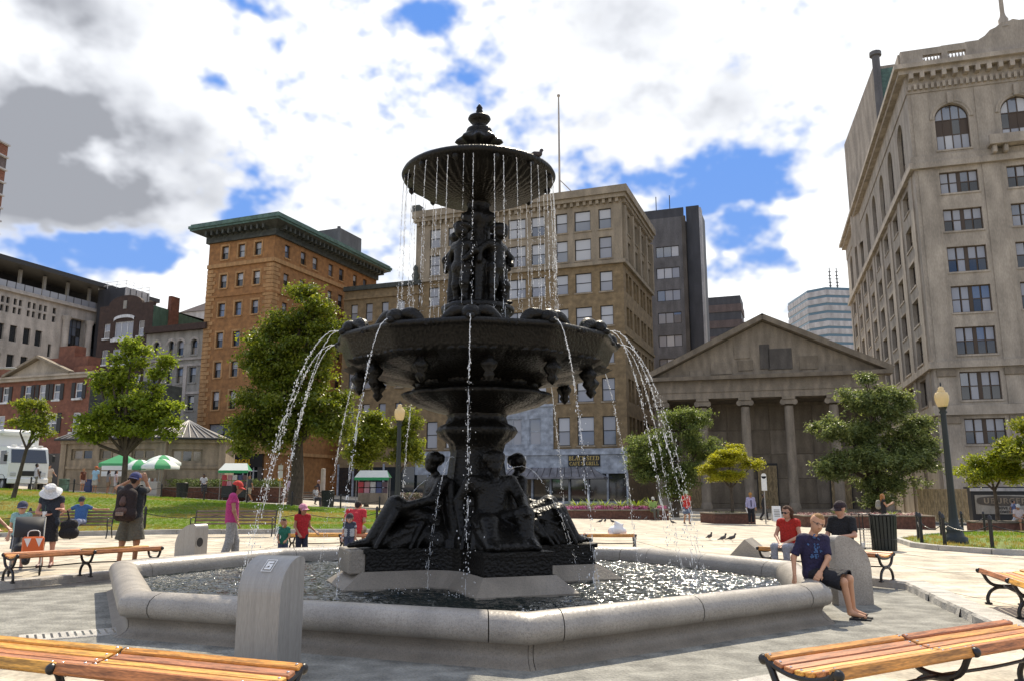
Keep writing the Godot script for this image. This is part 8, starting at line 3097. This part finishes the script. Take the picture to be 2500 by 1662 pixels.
	person({"label": "person in white shirt sitting on the shrub planter by the bagel shop", "at": G(-21.6, -57.6) + V(0, 0.35, 0), "turn": 0.5, "h": 1.7, "j": sit(0.5), "cell": 0.034, "skin": dark, "shirt": Color(0.55, 0.55, 0.57), "pants": Color(0.05, 0.05, 0.06), "hair": ink, "shoes": ink})
	person({"label": "man in white sleeveless shirt and camouflage trousers by the truck", "at": G(-31.9, -55.0), "turn": 2.6, "h": 1.84, "j": walk(0.6), "cell": 0.034, "skin": dark, "shirt": Color(0.56, 0.54, 0.57), "sleeve": 0.15, "pants": Color(0.18, 0.17, 0.14), "loose": 0.035, "hair": ink, "shoes": grey})
	person({"label": "person in maroon shirt half hidden behind the man in white", "at": G(-32.6, -55.6), "turn": 2.2, "h": 1.80, "j": stand(), "cell": 0.034, "skin": tan_, "shirt": Color(0.15, 0.03, 0.03), "pants": Color(0.08, 0.09, 0.14), "hair": Color(0.10, 0.06, 0.03), "shoes": ink})
	j = stand()
	j.ell = V(0.33, 1.18, 0.05)
	j.wrl = V(0.46, 1.05, 0.12)
	person({"label": "stout man in beige shirt and cream shorts before the station house", "at": G(-33.0, -58.5), "turn": 0.2, "h": 1.80, "j": j, "cell": 0.034, "skin": tan_, "shirt": Color(0.42, 0.35, 0.30), "fat": 1.28, "pants": Color(0.40, 0.35, 0.24), "leg": 0.9, "loose": 0.03, "hair": ink, "shoes": grey})
	person({"label": "person in maroon top and white shorts queuing for the vendor canopy", "at": G(-30.6, -58.6), "turn": 1.2, "h": 1.70, "j": stand(), "cell": 0.034, "skin": tan_, "shirt": Color(0.12, 0.035, 0.02), "sleeve": 0.3, "pants": Color(0.50, 0.42, 0.40), "leg": 0.7, "hair": Color(0.22, 0.13, 0.06), "shoes": grey})
	person({"label": "man in light blue shirt and orange cap seen from behind at the canopy", "at": G(-28.4, -56.0), "turn": 2.9, "h": 1.86, "j": stand(), "cell": 0.034, "skin": tan_, "shirt": Color(0.28, 0.45, 0.58), "fat": 1.15, "pants": Color(0.40, 0.37, 0.31), "leg": 0.9, "loose": 0.03, "hair": Color(0.3, 0.14, 0.05), "cap": Color(0.55, 0.12, 0.03), "shoes": grey})
	person({"label": "woman in grey top with dark bag at the vendor canopy", "at": G(-27.5, -56.0), "turn": 2.4, "h": 1.66, "j": stand(), "cell": 0.034, "skin": tan_, "shirt": Color(0.20, 0.19, 0.19), "pants": Color(0.25, 0.17, 0.10), "leg": 0.8, "hair": ink, "hairlen": 0.2, "shoes": grey})
	person({"label": "woman in pale pink top holding a white bag at the vendor canopy", "at": G(-26.9, -55.8), "turn": 2.0, "h": 1.66, "j": walk(0.5), "cell": 0.034, "skin": tan_, "shirt": Color(0.45, 0.36, 0.38), "pants": Color(0.45, 0.43, 0.42), "leg": 0.8, "hair": ink, "hairlen": 0.15, "shoes": grey})
	# bench behind the big tree
	j = sit(0.44)
	j.anl = V(0.14, 0.12, 0.78)
	j.tol = V(0.16, 0.22, 0.86)
	person({"label": "person in white shirt sitting sideways on the bench behind the big tree", "at": G(-12.35, -51.9), "turn": 1.2, "h": 1.72, "j": j, "cell": 0.034, "skin": dark, "shirt": Color(0.45, 0.46, 0.47), "pants": Color(0.05, 0.05, 0.06), "hair": ink, "shoes": Color(0.2, 0.06, 0.04)})
	person({"label": "person in lilac shirt bending over behind the far park bench", "at": G(-14.9, -55.0), "turn": 1.8, "h": 1.80, "j": stand(), "cell": 0.034, "skin": dark, "shirt": Color(0.48, 0.42, 0.54), "sleeve": 1.2, "pants": Color(0.3, 0.3, 0.32), "hair": ink, "shoes": ink})
	person({"label": "person in dark top with head scarf walking past the dark shop fronts", "at": G(-13.4, -57.0), "turn": 1.4, "h": 1.70, "j": walk(0.7), "cell": 0.034, "skin": tan_, "shirt": Color(0.05, 0.03, 0.04), "pants": Color(0.07, 0.06, 0.06), "hair": Color(0.45, 0.33, 0.38), "shoes": ink})

func pushchair():
	var P := thing("pushchair", "black pushchair with hood and orange shopping bag by the slatted bench", "pushchair", V(-9.35, 0, -16.1), 0.5)
	var m := MB.new()
	m.tinted = false
	var rows := []
	for k in 9:
		var p := -0.25 + 1.75 * k / 8.0
		var row := []
		for q in 9:
			var x := -0.24 + 0.48 * q / 8.0
			row.append(V(x, 0.78 + sin(p) * 0.30, 0.02 + cos(p) * 0.34 * (1.0 - 0.25 * pow(absf(x) / 0.24, 3.0))))
		rows.append(row)
	m.grid(rows, false, true)
	part(P, "hood", m.mesh(), "black")
	m = MB.new()
	m.sdf([[V(-0.14, 0.48, 0.18), V(0.14, 0.48, 0.18), 0.09, 0.09], [V(-0.14, 0.50, 0.1), V(-0.14, 0.85, -0.14), 0.09, 0.08], [V(0.14, 0.50, 0.1), V(0.14, 0.85, -0.14), 0.09, 0.08], [V(0, 0.46, 0.2), V(0, 0.26, 0.36), 0.10, 0.07]], 0.02, 0.05)
	part(P, "seat", m.mesh(), "black")
	for s in [-1.0, 1.0]:
		m = MB.new()
		m.tube([V(s * 0.25, 0.12, 0.42), V(s * 0.25, 0.62, -0.05), V(s * 0.25, 1.05, -0.42)], 0.014, 6)
		m.tube([V(s * 0.25, 0.12, -0.36), V(s * 0.25, 0.55, 0.05)], 0.014, 6)
		part(P, "frame", m.mesh(), "steel")
		for z in [-0.36, 0.42]:
			m = MB.new()
			m.X = Transform3D(Basis(V(0, 0, 1), PI / 2), V(s * 0.25, 0.095, z))
			m.lathe([Vector2(0.06, -0.02), Vector2(0.095, -0.015), Vector2(0.095, 0.015), Vector2(0.06, 0.02), Vector2(0.01, 0.02)], 16)
			part(P, "wheel", m.mesh(), "rubber")
	m = MB.new()
	m.tube([V(-0.25, 1.05, -0.42), V(0.25, 1.05, -0.42)], 0.018, 6)
	part(P, "handle", m.mesh(), "black")
	var b := thing("shopping_bag", "orange and white shopping bag hung on the pushchair", "bag", V(-9.05, 0.42, -15.75), 0.4)
	m = MB.new()
	m.cbox(V(0, 0.15, 0), V(0.36, 0.30, 0.12), 0.03)
	part(b, "bag", m.mesh(), tinted("paint", Color(0.62, 0.12, 0.02)))
	for x in [-0.09, 0.10]:
		m = MB.new()
		m.tri(V(x - 0.06, 0.27, 0.064), V(x + 0.06, 0.27, 0.064), V(x + 0.01, 0.11, 0.064), V(0, 0, 1))
		part(b, "print", m.mesh(), "white")
	m = MB.new()
	m.tube(arc([V(-0.1, 0.29, 0), V(-0.08, 0.40, 0), V(0.08, 0.40, 0), V(0.1, 0.29, 0)], 10), 0.01, 5)
	part(b, "handle", m.mesh(), "white")

# ---------------------------------------------------------------- birds and small things
func pigeons():
	var m := MB.new()
	m.sdf([[V(0, 0.12, -0.02), V(0, 0.15, 0.08), 0.055, 0.05], [V(0, 0.11, -0.04), V(0, 0.075, -0.20), 0.035, 0.012], [V(0, 0.17, 0.10), V(0, 0.23, 0.13), 0.032, 0.026], [V(0, 0.245, 0.13), V(0, 0.25, 0.14), 0.026, 0.024], [V(0, 0.243, 0.15), V(0, 0.238, 0.185), 0.008, 0.003]], 0.010, 0.02)
	var body := m.mesh()
	m = MB.new()
	for s in [-1.0, 1.0]: m.tube([V(s * 0.022, 0.09, 0.02), V(s * 0.024, 0.0, 0.03), V(s * 0.024, 0.004, 0.06)], 0.005, 4)
	var legs := m.mesh()
	var where := [[6.54, -27.6, 0.4, "pigeon on the sunny paving, leftmost of the three near the stone wedge"], [6.7, -26.5, 2.0, "pigeon on the sunny paving in the middle of three near the stone wedge"], [7.0, -26.6, 1.3, "pigeon on the sunny paving nearest the bench of the three by the wedge"], [8.6, -44.3, -1.4, "pigeon alone in front of the man in the red shirt and green cap"],
		[4.6, -43.4, 1.5, "pigeon pecking on the paving in front of the flower planter"], [5.0, -44.6, 0.2, "pigeon pecking on the paving in front of the flower planter"], [5.3, -43.6, -1.2, "pigeon pecking on the paving in front of the flower planter"], [7.8, -50.8, 0.6, "pigeon by the feet of the man in lime green"], [8.1, -50.2, 2.4, "pigeon by the feet of the man in lime green"], [8.6, -49.4, -0.8, "pigeon by the feet of the man in lime green"]]
	for w in where:
		var P := thing("pigeon", w[3], "pigeon", G(w[0], w[1]) + V(0, 0.005, 0), w[2], "pigeons on the plaza")
		part(P, "body", body, tinted("cloth", Color(0.07, 0.065, 0.07)))
		part(P, "legs", legs, tinted("cloth", Color(0.25, 0.07, 0.06)))
	var Q := thing("pigeon", "pigeon perched on the rim of the upper bowl", "pigeon", FC + V(1.0, 7.09, 0.86), 2.2, "pigeons on the plaza")
	part(Q, "body", body, tinted("cloth", Color(0.05, 0.04, 0.04)), Transform3D(Basis.from_scale(V(1.2, 0.95, 1.0)), Vector3.ZERO))
	part(Q, "legs", legs, tinted("cloth", Color(0.25, 0.07, 0.06)))
	m = MB.new()
	m.sdf([[V(-0.12, 0.12, 0), V(0.14, 0.11, 0.02), 0.12, 0.11], [V(0.0, 0.16, 0), V(0.02, 0.26, -0.01), 0.15, 0.09], [V(0.02, 0.28, 0), V(-0.05, 0.37, 0.02), 0.05, 0.02], [V(0.1, 0.24, 0), V(0.17, 0.30, 0.03), 0.05, 0.015], [V(-0.16, 0.08, 0.05), V(-0.2, 0.05, 0.08), 0.07, 0.04]], 0.016, 0.06)
	one("plastic_bag", "bulging white plastic bag lying on the bench behind the pool", "bag", m.mesh(), mat("bag_white", 0.75, 0.75, 0.76, 0.45, null, Vector3.ONE, {"back": Color(0.5, 0.5, 0.5)}), V(2.72, 0.43, -21.55), 0.2)
	m = MB.new()
	m.sdf([[V(-0.1, 0.1, 0), V(0.1, 0.1, 0), 0.10, 0.09], [V(0, 0.14, 0), V(0.02, 0.2, 0), 0.08, 0.05]], 0.016, 0.05)
	one("cloth_bag", "crumpled cream cloth bag between the seated couple", "bag", m.mesh(), tinted("cloth", Color(0.48, 0.42, 0.36)), V(5.72, 0.44, -15.72), 0.5)

# ---------------------------------------------------------------- scene
func _ready():
	rng.seed = 77
	var cam := Camera3D.new()
	cam.name = "camera"
	cam.position = V(0, 1.55, 0)
	cam.rotation = V(deg_to_rad(10.557), 0, 0)
	cam.fov = 45.535
	cam.near = 0.1
	cam.far = 3000
	add_child(cam)
	cam.current = true
	var we := WorldEnvironment.new()
	we.name = "environment"
	var env := Environment.new()
	env.background_mode = Environment.BG_SKY
	var sky := Sky.new()
	var pm := PanoramaSkyMaterial.new()
	pm.panorama = ImageTexture.create_from_image(sky_image())
	sky.sky_material = pm
	env.sky = sky
	env.background_energy_multiplier = 0.64
	env.tonemap_mode = Environment.TONE_MAPPER_LINEAR
	env.tonemap_exposure = 1.3
	env.sdfgi_enabled = true
	env.ssao_enabled = true
	env.ssil_enabled = true
	we.environment = env
	add_child(we)
	var sun := DirectionalLight3D.new()
	sun.name = "sun"
	sun.light_energy = 1.6
	sun.light_color = Color(1.0, 0.95, 0.86)
	sun.light_angular_distance = 0.53
	sun.shadow_enabled = true
	add_child(sun)
	var az := deg_to_rad(11)
	var el := deg_to_rad(50)
	var to := V(sin(az) * cos(el), sin(el), -cos(az) * cos(el))
	sun.look_at_from_position(to * 100, Vector3.ZERO, Vector3.UP)
	materials()
	var t := Time.get_ticks_msec()
	ground()
	print("ground ", Time.get_ticks_msec() - t)
	t = Time.get_ticks_msec()
	pool()
	fountain()
	jets()
	print("fountain ", Time.get_ticks_msec() - t)
	t = Time.get_ticks_msec()
	buildings()
	print("buildings ", Time.get_ticks_msec() - t)
	t = Time.get_ticks_msec()
	trees()
	planters()
	furniture()
	print("furniture ", Time.get_ticks_msec() - t)
	t = Time.get_ticks_msec()
	people()
	pigeons()
	print("people ", Time.get_ticks_msec() - t)
	run_jobs()
	print("joined ", Time.get_ticks_msec() - t)
